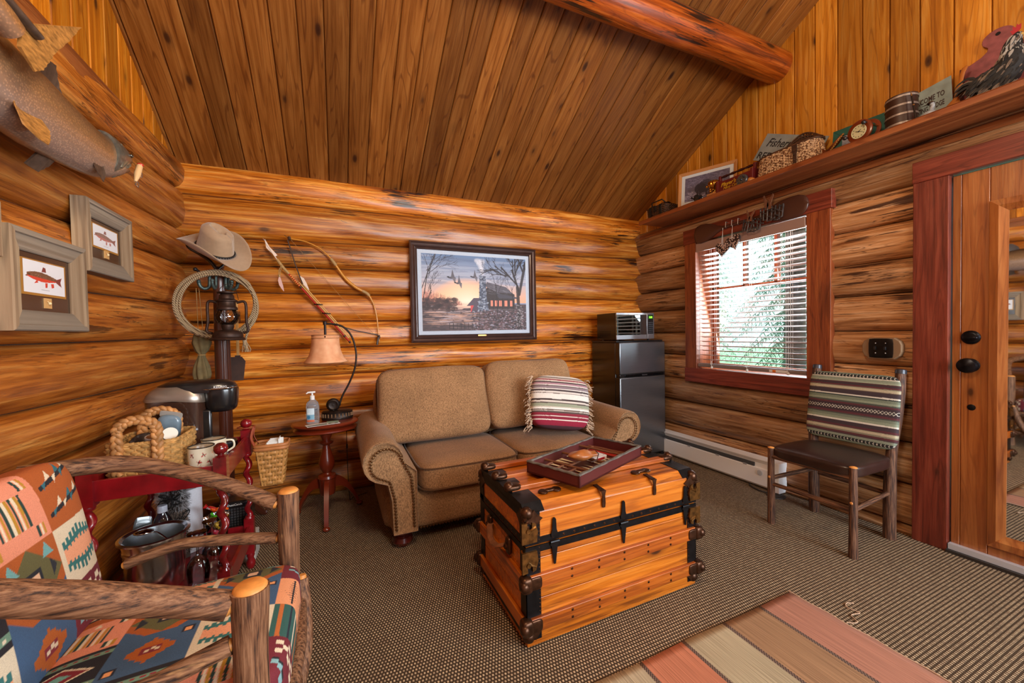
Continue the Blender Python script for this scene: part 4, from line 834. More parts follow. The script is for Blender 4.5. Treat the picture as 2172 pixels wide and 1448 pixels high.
# ---------------------------------------------------------------- heater, switch, cord
WH = mat('heater_white', 'eef2f6', .35, coat=.2)
ht = thing('baseboard_heater', 'long white electric baseboard heater along the right wall', 'heater', (3.02, 2.5, 0))
mb = MB(); A = [(3.075, .012), (3.0, .012), (2.985, .03), (2.985, .155), (2.99, .16), (3.0, .16), (3.0, .195), (2.985, .225), (3.075, .232)]
mb.loft([[(x, y, z) for x, z in A] for y in (1.88, 3.36)]); obj('cover', mb, WH, ht, smooth=0, bevel=.002)
mb = MB().box((2.982, 1.845, .008), (3.078, 1.93, .232)); ec = obj('end_box', mb, WH, ht, bevel=.003)
mb = MB().lathe([(.001, 0), (.02, 0), (.02, .004), (.001, .005)], 20, Matrix(((0, 0, -1, 2.982), (1, 0, 0, 1.99), (0, 1, 0, .125), (0, 0, 0, 1)))); obj('thermostat_dial', mb, mat('heater_dial', 'bcc4cc', .4), ec)
mb = MB().box((2.988, 2.04, .163), (2.999, 3.34, .192)); obj('slot', mb, mat('slot_dark', '4a4e54', .6), ht, smooth=0, label='dark heat outlet slot')
for y in (2.1, 2.35, 2.65, 2.95): mb = MB().box((2.983, y, .155), (2.99, y+.03, .166)); obj('clip', mb, mat('clip', '9aa0a8', .5), ht, smooth=0)
cd = thing('floor_cord', 'black cord ending in a round disc on the carpet by the heater', 'cord', (2.95, 1.9, 0)); mb = MB()
mb.lathe([(.001, 0), (.062, 0), (.06, .006), (.03, .008), (.028, .012), (.001, .013)], 28, Matrix.Translation((2.955, 1.85, 0))); obj('disc', mb, mat('rubber', '2c2620', .7), cd)
mb = MB().tube(smoothp([(2.955, 1.88, .006), (2.93, 1.96, .006), (2.96, 2.05, .006), (2.99, 2.08, .006)]), .006, 7); obj('lead', mb, mat('rubber', '2c2620', .7), cd)
sw = thing('switch_plate', 'black double light switch plate on a log by the door', 'light switch', (3.03, 1.26, 1.115)); mb = MB(); q = [(-.095, -.02), (-.085, -.045), (-.06, -.065), (.06, -.065), (.085, -.045), (.095, -.02), (.095, .02), (.085, .045), (.06, .062), (-.06, .062), (-.085, .045), (-.095, .02)]
F = frame((3.032, 1.268, 1.112), (0, -1, 0), (0, 0, 1)); mb.rn = .5; mb.prism(q, -.045, F); obj('backing_block', mb, wood('block_wood', '5a4634', '8a7054', 'a68c6c', 'y', .5, .1, 1.5, 0, 0, .2, 3, .1), sw, smooth=0, bevel=.004)
mb = MB(); mb.cushion((0, 0, .003), (.118, .118, .006), 12, 4, T=F); pl = obj('plate', mb, mat('black_plate', '0e0c0c', .35, .4, noise=.3, nscale=30, bump=.2), sw); mb = MB()
for x in (-.024, .024): mb.cbox((x, .0, .012), (.010, .02, .018), F)
obj('toggle', mb, BLK, pl, smooth=0, bevel=.002); mb = MB()
for x in (-.024, .024):
    for y in (-.03, .03): mb.ball(F @ Vector((x, y, .007)), .004, 8)
obj('screw', mb, SIL, pl)
# ---------------------------------------------------------------- window blind
BL = mat('blind_taupe', '94786c', .4); bd_ = thing('window_blind', 'taupe slatted blind with white cords hanging in the window', 'blind', (3.12, 2.16, .9))
mb = MB().box((3.048, 1.70, 1.955), (3.06, 2.625, 2.03)); mb.box((3.06, 1.705, 1.97), (3.13, 2.62, 2.03)); obj('valance', mb, BL, bd_, smooth=0, bevel=.003)
n_s = 24
for i in range(n_s):
    z = .968+i*.0412; tl = math.radians(11); T = TR((3.10, 2.163, z), (0, tl, 0)); mb = MB()
    mb.loft([[(x, y, .003*(1-(x/.025)**2)+q) for x, q in ((-.025, 0), (-.012, 0), (0, 0), (.012, 0), (.025, 0), (.025, .0026), (.012, .0026), (0, .0026), (-.012, .0026), (-.025, .0026))] for y in (-.452, .452)], T=T); obj('slat', mb, BL, bd_, smooth=50)
mb = MB().loft([[(3.062, y, .905), (3.088, y, .90), (3.13, y, .918), (3.13, y, .932), (3.085, y, .935), (3.062, y, .925)] for y in (1.703, 2.622)]); br_ = obj('bottom_rail', mb, mat('blind_rail', '7c6e68', .4), bd_, smooth=0)
mb = MB().box((3.0605, 1.83, .907), (3.0618, 1.965, .926)); obj('warning_label', mb, mat('paper_white', 'dcdcd8', .5), br_, smooth=0); mb = MB().box((3.0596, 1.915, .907), (3.0606, 1.94, .926)); obj('orange_mark', mb, mat('orange_mark', 'd8701c', .5), br_, smooth=0)
WC = mat('white_cord', 'd8d4cc', .7)
for y in (2.48, 2.15, 1.83):
    mb = MB()
    for dy in (0, .016):
        for xx in (3.073, 3.127): mb.tube([(xx, y+dy, 1.97), (xx, y+dy, .93)], .0012, 4)
    for i in range(n_s): mb.tube([(3.073, y, .966+i*.0412), (3.127, y+.014, .966+i*.0412)], .0009, 3)
    obj('ladder_cord', mb, WC, bd_, smooth=0)
    mb = MB(); mb.tube([(3.066, y, .96), (3.058, y, .93), (3.056, y-.01, .915)], .0016, 5); mb.ball((3.056, y-.008, .905), .011, 10); obj('cord_button', mb, WC, bd_)
mb = MB(); mb.tube([(3.055, 1.80, 1.96), (3.052, 1.803, 1.5), (3.052, 1.80, 1.26)], .0014, 5); mb.tube([(3.055, 1.86, 1.96), (3.052, 1.87, 1.7), (3.052, 1.875, 1.36)], .0014, 5); mb.ball((3.052, 1.803, 1.50), .008, 8); obj('pull_cord', mb, WC, bd_)
# paddle, hearts and wrought metal on the window head
PD = wood('paddle_wood', '2c1610', '4c2a1c', '6a4230', 'y', .4, .3, 1, 0, .2, .2, 3, .05, rings=.6)
pd = thing('wooden_paddle', 'dark double ended wooden paddle mounted above the window', 'paddle', (3.04, 2.15, 2.13)); mb = MB()
L = [(2.625, .012), (2.62, .055), (2.60, .075), (2.56, .083), (2.50, .078), (2.44, .058), (2.385, .03), (2.34, .016), (2.28, .013), (2.05, .013), (1.99, .02), (1.94, .045), (1.88, .07), (1.80, .08), (1.74, .078), (1.70, .062), (1.68, .04), (1.672, .012)]
rings = []
for y, h in L:
    z = 2.105+(2.62-y)*.012; rings.append([(3.044-.012*math.cos(a)*(1 if h > .02 else .9)-.006, y, z+h*math.sin(a)) for a in [2*PI*k/20 for k in range(20)]])
mb.loft(rings); obj('paddle_body', mb, PD, pd, smooth=60)
mb = MB()
for y in (2.19, 2.30, 2.245): mb.tube([(3.05, y, 2.14), (3.024, y, 2.145), (3.020, y, 2.10), (3.028, y, 2.095)], .004, 6)
obj('hook', mb, SIL, pd)
DOT = None
for i, (y, z, dx, lb) in enumerate(((2.235, 1.965, 0, 'spotted wooden heart, the higher one, hanging from a hook above the window'), (2.325, 1.925, -.012, 'spotted wooden heart, the lower one, hanging above the window blind'))):
    F = frame((3.028+dx-.006, y, z), (0, -1, 0), (0, 0, 1)); h = thing('wooden_heart', lb, 'heart ornament', (3.02+dx, y, z-.06), 0, 'heart ornaments above the window'); q = []
    for k in range(40):
        a = 2*PI*k/40; q.append((.0042*16*math.sin(a)**3, .0042*(13*math.cos(a)-5*math.cos(2*a)-2*math.cos(3*a)-math.cos(4*a))))
    F = F @ Matrix.Rotation(.3 if i == 0 else -.1, 4, 'Z'); mb = MB().prism(q, -.012, F); hb = obj('heart_board', mb, mat('heart_dark', '2e1e1a', .6), h, smooth=0, bevel=.002)
    rg = random.Random(i+2); mb = MB(); pts = []
    while len(pts) < 34:
        a = rg.uniform(0, 6.28); t = rg.uniform(.05, .9)**.5; s3 = .0042*t; p = (s3*16*math.sin(a)**3, s3*(13*math.cos(a)-5*math.cos(2*a)-2*math.cos(3*a)-math.cos(4*a)))
        rr = rg.uniform(.004, .0075)
        if all(math.hypot(p[0]-c[0], p[1]-c[1]) > rr+c[2] for c in pts) : pts.append((*p, rr))
        else:
            DOT = (DOT or 0)+1
            if DOT > 4000*(i+1): break
    for px, py, rr in pts: mb.lathe([(.0003, .0005), (rr, .0005), (rr, .0022), (.0003, .0025)], 10, F @ Matrix.Translation((px, py, 0)))
    obj('twig_slices', mb, mat('twig_slices', 'b89a8a', .7, noise=.3, nscale=90), hb, label='round pale twig slices')
    mb = MB()
    for s_ in (-.006, .006): mb.tube([F @ Vector((s_, .03, .002)), (3.019, y+s_*.2+.0, 2.10)], .001, 4)
    obj('string', mb, WC, h)
WI = mat('wrought_metal', '4c4644', .5, .6, noise=.5, nscale=45, bump=.3)
for k, (y, z, hgt, wd, rot, lb) in enumerate(((2.065, 2.05, .12, .14, -.18, 'wrought metal word ornament with small flames, the lower left one above the window'), (1.91, 2.10, .13, .16, -.05, 'wrought metal word ornament with tall flames, the upper right one above the window'))):
    o = thing('metal_ornament', lb, 'metal ornament', (3.0, y, z-.08), 0, 'wrought metal ornaments above the window'); F = frame((3.006, y, z), (0, -1, 0), (0, 0, 1)) @ Matrix.Rotation(rot, 4, 'Z'); mb = MB(); rg = random.Random(k+5)
    for i in range(7):
        x = -wd/2+wd*i/6; mb.tube([F @ Vector((x+rg.uniform(-.004, .004), -hgt*.42+rg.uniform(0, .02), .008*math.sin(i))), F @ Vector((x+rg.uniform(-.01, .01), hgt*.36, .004)), F @ Vector((x+.008, hgt*.42, .01))], .0055, 6)
        if i < 6:
            for zz in ((-.3, .1, .32) if i % 2 else (-.38, -.08, .22)): mb.tube([F @ Vector((x, hgt*zz, .006)), F @ Vector((x+wd/6, hgt*(zz+rg.uniform(-.1, .1)), .006))], .005, 6)
    obj('letter_work', mb, WI, o, smooth=50); mb = MB(); sc_ = 1 if k == 0 else 1.25
    for x0_, mir in ((-wd*.28, 1), (-wd*.02, -1), ):
        mb.loft([[F @ Vector((x0_+mir*(a*.012*math.sin(t*5.0))*1.0+s_*w_*sc_, hgt*.3+t*.088*sc_, .004+dz)) for s_, dz in ((-1, 0), (1, 0), (1, .005), (-1, .005))] for t, w_, a in [(i/10, .013*(1-i/10)**.6*(1 if i else .8)+.0015, 1) for i in range(11)]])
    obj('flame', mb, mat('rust_flame', '7a5038', .55, .4, noise=.4, nscale=30), o, smooth=50)
# ---------------------------------------------------------------- long shelf above window and door
SHW = wood('shelf_board', '6a3418', '96532a', 'b0703e', 'y', .38, .15, .7, .6, .2, .15, 3, .1, rings=.7); SZ = 2.325
sh = thing('display_shelf', 'long brown board shelf running above the window and the door', 'shelf', (3.0, 1.5, 2.29))
mb = MB(); mb.rn = .3; mb.box((2.795, -.6, 2.298), (3.124, 3.07, SZ)); obj('board', mb, SHW, sh, smooth=0, bevel=.003)
mb = MB(); mb.rn = .7; mb.box((2.78, -.6, 2.288), (2.80, 3.07, SZ-.006)); mb.box((2.785, -.6, SZ-.004), (2.80, 3.07, SZ)); obj('front_edge', mb, SHW, sh, smooth=0, bevel=.003)
def wicker(name, cx, cy, z0, w_, d_, h, rows, rad, m, parent, flare=0, k=6, nv=24, T=None, seg=5):
    """rows of cane woven around upright stakes: a rounded box with open top, w along x, d along y"""
    mb = MB(); P = []
    for r_i in range(rows):
        z = z0+rad+(h-2*rad)*r_i/max(1, rows-1); s_ = 1+flare*(r_i/max(1, rows-1)); n = nv*4
        ring = []
        for i, (x, y) in enumerate(sring((0, 0), w_*s_, d_*s_, k, n)):
            L = math.hypot(x, y) or 1; o = rad*.75*math.cos(2*PI*(i/4)+PI*(r_i % 2)) ; ring.append((cx+x+x/L*o, cy+y+y/L*o, z))
        mb.rn = (r_i*.37) % 1; mb.tube(ring, rad, seg, True, T=T)
    for i, (x, y) in enumerate(sring((0, 0), w_, d_, k, nv)): mb.tube([(cx+x, cy+y, z0), (cx+x*(1+flare), cy+y*(1+flare), z0+h)], rad*.9, 5, T=T)
    mb.box((cx-w_*.45, cy-d_*.45, z0), (cx+w_*.45, cy+d_*.45, z0+rad), T)
    return obj(name, mb, m, parent, smooth=60)
WK = mat('willow', '8a6238', .55, noise=.55, nscale=55); WKD = mat('willow_dark', '4a2e1a', .55, noise=.5, nscale=60); STRAP = mat('leather_strap', '3a2418', .5, noise=.3, nscale=30); BST = mat('black_strap', '161312', .5)
# small lidded basket
o = thing('lidded_basket', 'small dark willow basket with black straps at the left end of the shelf', 'basket', (2.96, 2.92, SZ))
wk = wicker('woven_body', 2.955, 2.925, SZ, .17, .25, .11, 11, .0052, WKD, o, .12, 4, 26)
mb = MB(); rg = random.Random(3)
for i in range(16):
    t = -1+2*i/15; mb.tube([(2.955-.095+.19*j/6, 2.925+.135*t*(1-.12*(abs(j-3)/3)), SZ+.112+.03*(1-t*t)*(1-((j-3)/3)**2)) for j in range(7)], .0055, 5)
obj('woven_lid', mb, WKD, o, smooth=60)
mb = MB()
for y in (2.86, 2.99): mb.tube([(2.855, y, SZ+.02), (2.85, y, SZ+.08), (2.852, y, SZ+.118), (2.90, y, SZ+.14), (2.955, y, SZ+.15), (3.05, y, SZ+.12)], .016, 6, flat=.25)
obj('strap', mb, BST, o); mb = MB(); mb.tube([(2.90, 2.84, SZ+.14), (2.88, 2.86, SZ+.168), (2.88, 2.99, SZ+.168), (2.90, 3.01, SZ+.14)], .006, 6); mb.cbox((2.848, 2.925, SZ+.09), (.006, .03, .05), None); obj('carry_handle', mb, BST, o)
# leaning framed print
m4 = frame((2.985, 2.49, SZ+.175), (0, -1, 0), (.2, 0, 1)); W2, H2 = .52, .34
m4 = frame((2.985, 2.45, SZ+.166), (.19, -.42, 0), (.12, .05, 1)); W2, H2 = .47, .325
FO = wood('oak_frame', '9a5e30', 'c08850', 'd2a066', 'y', .4, 0, 1.5, 0, .15, .1, 3, .1)
def framed(name, label, cat, T, w_, h_, fw, depth, m, parent_loc, mat_col=None, matw=.02, parts=True, group=None, prof=None):
    o = thing(name, label, cat, parent_loc, 0, group); mb = MB(); a, b = w_/2, h_/2; prof = prof or [(0, 0), (0, depth), (fw*.3, depth), (fw, depth*.6), (fw, 0)]
    cs = [(-a, -b), (a, -b), (a, b), (-a, b)]
    for i in range(4):
        mb.rn = .2+.2*i; p, q = cs[i], cs[(i+1) % 4]
        def ring(c): sx = 1 if c[0] < 0 else -1; sy = 1 if c[1] < 0 else -1; return [(c[0]+sx*t, c[1]+sy*t, z) for t, z in prof]
        mb.loft([ring(p), ring(q)], T=T)
    obj('frame', mb, m, o, smooth=0, bevel=.0015)
    if mat_col:
        mb = MB().box((-a+fw*.8, -b+fw*.8, 0), (a-fw*.8, b-fw*.8, depth*.35), T); obj('mat_board', mb, mat('mat_'+mat_col, mat_col, .8), o, smooth=0)
    return o
o = framed('framed_print', 'pine framed grey print of a bison leaning on the shelf', 'framed picture', m4, W2, H2, .026, .02, FO, (2.985, 2.45, SZ), 'c4ccd0')
cv = Canvas(180, 90, '5a5466'); rg = random.Random(11)
for i in range(240):
    x, y = rg.random(), rg.random(); a = rg.choice(['6e6a80', '8f8aa0', '4a4458', '3c3648', '787288']); cv.ell(x, y, rg.uniform(.01, .06), rg.uniform(.005, .02), a, .6)
for i in range(140): cv.ell(rg.random(), rg.uniform(.0, .42), rg.uniform(.01, .07), rg.uniform(.004, .014), rg.choice(['b4b0c4', '9a94b0', '7d7690']), .7)
cv.ell(.47, .52, .17, .26, '2c2634', .9); cv.ell(.36, .46, .13, .22, '241f2c', .9); cv.ell(.62, .5, .12, .17, '3a3244', .9)
for x in (.3, .36, .5, .58): cv.line((x, .35), (x, .16), .03, '2a2430')
for i in range(70): cv.line((rg.random(), rg.uniform(.75, 1)), (rg.random(), rg.uniform(.6, 1)), .006, rg.choice(['3a3446', '8a84a0']), .5)
picture('print', cv, m4 @ TR((0, 0, .0085)), W2-.11, H2-.105, vcol('print_matte', .6), o)
# spinning reel, trophy bell, caddy
GM = mat('gunmetal', '4a5058', .3, .85, noise=.3, nscale=60); BR = mat('polished_brass', 'b07a2c', .22, .9); CR = mat('chrome', 'c8ccd0', .1, 1)
def lathex(prof, c, seg=24, d=(-1, 0, 0), up=(0, 0, 1)):
    F_ = frame(c, Vector(up).cross(Vector(d)), up); return MB().lathe(prof, seg, F_)
o = thing('fishing_reel', 'small dark spinning reel standing before the bison print on the shelf', 'fishing reel', (2.88, 2.42, SZ))
mb = lathex([(.001, 0), (.026, 0), (.03, .006), (.026, .012), (.012, .014), (.012, .04), (.026, .042), (.028, .05), (.001, .054)], (2.87, 2.42, SZ+.034)); obj('spool', mb, GM, o, smooth=45)
mb = MB().tube([(2.87, 2.45, SZ+.03), (2.86, 2.485, SZ+.05), (2.85, 2.49, SZ+.055)], .004, 6); mb.ball((2.848, 2.49, SZ+.058), .009, 8); mb.tube([(2.86, 2.36, SZ+.005), (2.86, 2.42, SZ+.008), (2.86, 2.48, SZ+.005)], .006, 6); obj('crank', mb, BLK, o)
o = thing('brass_bell', 'small ribbed brass bell on a wooden block on the shelf', 'bell', (2.9, 2.31, SZ))
mb = MB(); mb.rn = .5; mb.box((2.865, 2.265, SZ), (2.935, 2.355, SZ+.045)); obj('block', mb, FO, o, smooth=0, bevel=.002)
mb = MB(); rings = []
for rr, z in ((.012, .05), (.016, .065), (.012, .075), (.02, .085), (.036, .10), (.044, .118), (.046, .135), (.04, .15), (.02, .158), (.001, .16)): rings.append([(2.9+rr*(1+.08*math.cos(10*a))*math.cos(a), 2.31+rr*(1+.08*math.cos(10*a))*math.sin(a), SZ+z-.006) for a in [2*PI*k/60 for k in range(60)]])
mb.loft(rings); obj('bell', mb, BR, o, smooth=60); mb = MB()
for (dx, dy, z) in ((-.02, .02, .08), (-.025, -.01, .07), (-.03, .01, .06), (-.03, .045, .11)): mb.ball((2.9+dx, 2.31+dy, SZ+z), .011, 10)
obj('small_bell', mb, BR, o)
RB = wood('red_box', '3a0c0c', '6a1c1e', '862c2c', 'y', .4, .1, 1, 0, .3, .1, 3, .05)
o = thing('red_caddy', 'red wooden caddy with turned handle and yellow script on the shelf', 'caddy', (2.90, 2.11, SZ)); F = frame((2.862, 2.11, SZ), (0, -1, 0), (0, 0, 1))
mb = MB(); mb.rn = .3; mb.box((2.864, 1.97, SZ+.02), (2.95, 2.25, SZ+.105)); bx = obj('box', mb, RB, o, smooth=0, bevel=.002)
for y in (2.255, 1.965): mb = MB(); mb.rn = .6; mb.box((2.862, y-.011, SZ), (2.95, y+.011, SZ+.12)); mb.box((2.895, y-.010, SZ+.12), (2.918, y+.010, SZ+.165)); obj('end_post', mb, RB, o, smooth=0, bevel=.003)
mb = MB().tube([(2.906, 2.245-.27*i/40, SZ+.152) for i in range(41)], [.0065+.004*abs(math.sin(4*PI*i/40)) for i in range(41)], 10); obj('turned_handle', mb, mat('dark_mahogany', '2e0c0c', .25, coat=.4), o, smooth=60)
YS = mat('yellow_script', 'c8a028', .5)
text('script', "Player's", YS, F @ TR((-.045, .072, .0)), .042, bx, shear=.35, bold=.0006); text('script', 'Navy Cut', YS, F @ TR((-.03, .043, .0)), .03, bx, shear=.35)
o = thing('fly_reel', 'round pewter fly reel leaning on the red caddy', 'fishing reel', (2.84, 2.02, SZ)); mb = lathex([(.001, 0), (.04, 0), (.043, .004), (.043, .02), (.04, .024), (.001, .024)], (2.852, 2.02, SZ+.043), 30, (-1, 0, .12)); b1 = obj('drum', mb, mat('pewter', '787c80', .35, .85, noise=.15, nscale=50), o, smooth=40)
mb = MB()
for k in range(9): a = k*.7; mb.ball((2.826, 2.02+.027*math.cos(a), SZ+.045+.027*math.sin(a)), .0042, 8)
mb.ball((2.826, 2.02, SZ+.045), .009, 10); mb.cyl((2.83, 2.0, SZ+.058), (2.815, 2.0, SZ+.06), .005, .004, 8); obj('rivet', mb, GM, b1)
o = thing('wooden_scoop', 'light wooden scoop bowl lying at the foot of the creel', 'scoop', (2.86, 1.955, SZ)); mb = MB(); rings = []
for i in range(9):
    t = i/8; rr = .045*math.sin(PI*(.1+.85*t)); rings.append([(2.87+rr*.6*math.cos(a), 2.008-.068*t, SZ+.028+rr*.55*math.sin(a)+.02*t*0) for a in [2*PI*k/16 for k in range(16)]])
mb.loft(rings); obj('bowl', mb, wood('scoop_wood', '9a5a20', 'c47c34', 'd89850', 'y', .4, 0, 2, 0, .2, .1, 3, .1), o, smooth=60)
# creel with open lid, and the tin sign behind it
o = thing('fishing_creel', 'brown and white willow fishing creel with raised lid on the shelf', 'basket', (2.93, 1.73, SZ))
m, n, l, b = newmat('creel_cane'); t = n.new('ShaderNodeTexCoord'); nz = n.new('ShaderNodeTexNoise'); nz.inputs['Scale'].default_value = 95; l.new(t.outputs['Object'], nz.inputs[0]); r_ = n.new('ShaderNodeValToRGB'); l.new(nz.outputs[0], r_.inputs[0])
r_.color_ramp.elements[0].color = (*lin('6a4428'), 1); r_.color_ramp.elements[1].color = (*lin('d8b890'), 1); r_.color_ramp.elements[0].position = .42; r_.color_ramp.elements[1].position = .56; l.new(r_.outputs[0], b.inputs['Base Color']); b.inputs['Roughness'].default_value = .5
wicker('woven_body', 2.93, 1.73, SZ, .14, .42, .155, 17, .0047, m, o, -.08, 3.4, 34)
mb = MB(); mb.tube([(2.93+x*.95, 1.73+y*.95, SZ+.157) for x, y in sring((0, 0), .14, .42, 3.4, 60)], .007, 6, True); obj('rim', mb, WKD, o, smooth=60)
mb = MB()
for i in range(13):
    t = i/12; y = 1.80-.22*t
    mb.tube([(3.02+.02*j/6, y+.006*math.sin(j+i), SZ+.155+(.05+.075*math.sin(PI*min(1, t*.9+.12)))*j/6) for j in range(7)], .0055, 5)
for j in range(6): mb.tube([(3.012+.004*j, 1.80-.22*i/12, SZ+.16+(.05+.075*math.sin(PI*min(1, i/12*.9+.12)))*(j+.7)/6) for i in range(13)], .006, 5)
obj('woven_lid', mb, WKD, o, smooth=60, label='dark willow lid standing open')
mb = MB().tube([(2.855, 1.655, SZ+.15), (2.852, 1.655, SZ+.10), (2.853, 1.655, SZ+.03)], .013, 6, flat=.25); mb.cbox((2.849, 1.655, SZ+.125), (.005, .034, .04)); mb.ball((2.846, 1.655, SZ+.085), .004, 6); mb.ball((2.846, 1.655, SZ+.05), .004, 6); obj('buckle_strap', mb, STRAP, o)
mb = MB().tube([(2.93, 1.93, SZ+.09), (2.935, 1.95, SZ+.1), (2.935, 1.955, SZ+.07), (2.93, 1.93, SZ+.05)], .005, 6); obj('side_loop', mb, BLK, o)
def tin(name, label, T, pts, m, lines, tm, loc):
    o = thing(name, label, 'sign', loc); mb = MB().prism(pts, .003, T); p = obj('plate', mb, m, o, smooth=0)
    for s_, x, y, sz, sh_, sxx in lines: text('lettering', s_, tm, T @ TR((x, y, .0034)), sz, p, shear=sh_, sx=sxx, align='LEFT', bold=.0008)
    return o
TIN = mat('tin_grey', '8a9290', .5, .2, noise=.18, nscale=12); TINB = mat('tin_blue', '8ba0a0', .55, .1, noise=.18, nscale=18, bump=.1); INK = mat('sign_ink', '1c1c1e', .6); INK2 = mat('sign_ink_brown', '3a2c2c', .6)
T = frame((3.075, 1.905, SZ+.262), (.06, -1, -.62), (.12, -.45, 1)); T.translation = (3.06, 1.86, SZ+.21)
T = frame((3.045, 1.80, SZ+.215), (.0, -1, -.50), (.2, 0, 1))
tin('fishing_sign', 'grey tin sign with script lettering standing tilted behind the creel', T, [(-.24, -.10), (.22, -.10), (.22, .10), (-.24, .10)], TIN, [('Fisherman', -.20, .035, .085, .3, .78), ('in', -.02, -.018, .03, .0, 1), ('REEL', -.225, -.062, .07, 0, .95)], INK, (3.06, 1.85, SZ))
# green picture frame, metal fish, reel clock
T = frame((3.04, 1.375, SZ+.10), (.05, -1, 0), (.12, 0, 1)); o = framed('green_frame', 'green wooden picture frame with a grey photo on the shelf', 'framed picture', T, .29, .205, .05, .016, mat('green_paint', '1f5a50', .5, noise=.15, nscale=30), (3.03, 1.41, SZ), prof=[(0, 0), (0, .014), (.05, .014), (.05, 0)])
cv = Canvas(90, 60, '8a8c98')
for i in range(60): cv.ell(rg.random(), rg.random(), rg.uniform(.05, .16), rg.uniform(.03, .12), rg.choice(['5c6070', 'a8aab4', '747684', '98a0ac']), .5)
picture('photo', cv, T @ TR((0, 0, .006)), .20, .115, vcol('print_matte', .6), o)
o = thing('metal_fish', 'small brass and brown leaping fish figurine on the shelf', 'figurine', (2.87, 1.43, SZ)); mb = MB(); sp_ = smoothp([(2.87, 1.475, SZ+.03), (2.865, 1.45, SZ+.036), (2.86, 1.42, SZ+.055), (2.86, 1.395, SZ+.08), (2.86, 1.38, SZ+.098)], 4)
mb.tube(sp_, [.004+.015*math.sin(PI*min(1, (i+1)/len(sp_)))**.8 for i in range(len(sp_))], 10, flat=.6); mb.loft([[(2.87, 1.478, SZ+.04), (2.872, 1.478, SZ+.04), (2.872, 1.478, SZ+.025), (2.87, 1.478, SZ+.025)], [(2.87, 1.50, SZ+.06), (2.872, 1.50, SZ+.06), (2.872, 1.50, SZ+.008), (2.87, 1.50, SZ+.008)]]); fb = obj('fish_body', mb, mat('fish_bronze', '7a4426', .3, .6, noise=.3, nscale=60), o, smooth=60)
mb = MB()
for i in range(9): mb.ball((2.848, 1.44-.008*i, SZ+.022+.0085*i), .007, 8)
mb.ball((2.866, 1.43, SZ+.008), (.03, .03, .008), 12); obj('bubbles', mb, mat('pale_brass', 'c8a868', .2, .9), fb, label='shiny brass water drops')
o = thing('reel_clock', 'round wooden reel shaped clock with cream dial on the shelf', 'clock', (2.87, 1.25, SZ)); d_ = Vector((-1, .12, -.18)).normalized(); c0 = Vector((2.85, 1.288, SZ+.066))
RW = mat('reel_wood', '6e2c10', .3, noise=.2, nscale=25, coat=.4)
mb = lathex([(.001, 0), (.058, 0), (.064, .004), (.064, .012), (.058, .016), (.045, .017), (.001, .017)], c0, 36, d_); b1 = obj('front_plate', mb, RW, o, smooth=45)
mb = lathex([(.001, 0), (.058, 0), (.063, .004), (.063, .01), (.05, .014), (.001, .014)], c0-d_*.075, 36, d_); obj('back_plate', mb, RW, o, smooth=45)
mb = lathex([(.001, 0), (.045, 0), (.045, .062), (.001, .062)], c0-d_*.062, 30, d_); obj('line_spool', mb, mat('green_line', '0e3a28', .6, noise=.3, nscale=80), o)
mb = lathex([(.001, 0), (.039, 0), (.039, .004), (.036, .0045), (.036, .003), (.001, .003)], c0+d_*.016, 32, d_); di = obj('dial', mb, mat('dial_cream', 'c8c8a0', .4), b1, smooth=30)
F = frame(c0+d_*.0198, Vector((0, 0, 1)).cross(d_), (0, 0, 1)); mb = MB()
for k in range(12): a = 2*PI*k/12; mb.cbox((.029*math.cos(a), .029*math.sin(a), 0), (.004, .004, .0006), F)
mb.prism([(-.0015, 0), (.0015, 0), (.0005, .024), (-.0005, .024)], .001, F @ Matrix.Rotation(-1.9, 4, 'Z')); mb.prism([(-.002, 0), (.002, 0), (.0008, .018), (-.0008, .018)], .001, F @ Matrix.Rotation(1.2, 4, 'Z')); mb.prism([(-.002, 0), (.002, 0), (.0008, .016), (-.0008, .016)], .001, F @ Matrix.Rotation(-.9, 4, 'Z')); mb.ball(F @ Vector((0, 0, 0)), .004, 8)
obj('hands', mb, INK, di, smooth=0); mb = MB()
for (a, b_) in ((-.058, -.01), (.04, .035)): p = F @ Vector((a, b_, 0)); mb.cyl(p-d_*.005, p+d_*.02, .004, .004, 8); mb.ball(p+d_*.024, .012, 10)
obj('crank_knob', mb, BLK, b1); mb = MB(); F2 = frame(c0, Vector((0, 0, 1)).cross(d_), (0, 0, 1))
for k in range(6): a = 2*PI*k/6+.3; mb.cyl(F2 @ Vector((.055*math.cos(a), .055*math.sin(a), 0)), F2 @ Vector((.055*math.cos(a), .055*math.sin(a), -.075)), .0022, .0022, 6)
obj('pillar', mb, BR, o)
# banded tub, pen and loon, welcome sign, spoon, board, rooster
o = thing('banded_tub', 'dark wooden tub with four pale metal hoops on the shelf', 'tub', (2.96, 1.147, SZ)); H = .205; TD = wood('tub_staves', '1e100a', '3c2214', '54301e', 'z', .45, .3, 1.5, 0, .1, .2, 3, .1)
mb = MB().lathe([(.001, 0), (.068, 0), (.068, H), (.061, H), (.061, .01), (.001, .01)], 40, Matrix.Translation((2.955, 1.147, SZ))); bb = obj('staves', mb, TD, o, smooth=40)
for z in (.045, .095, .145, .192): mb = MB().lathe([(.0675, -.005), (.0705, -.005), (.0705, .005), (.0675, .005)], 40, Matrix.Translation((2.955, 1.147, SZ+z))); obj('hoop', mb, mat('pale_hoop', '9a8e84', .4, .4, noise=.3, nscale=70), o, smooth=40)
o = thing('pen_holder', 'small grey loon pen holder with a black pen on the shelf', 'pen holder', (2.89, 1.03, SZ)); mb = MB(); rings = []
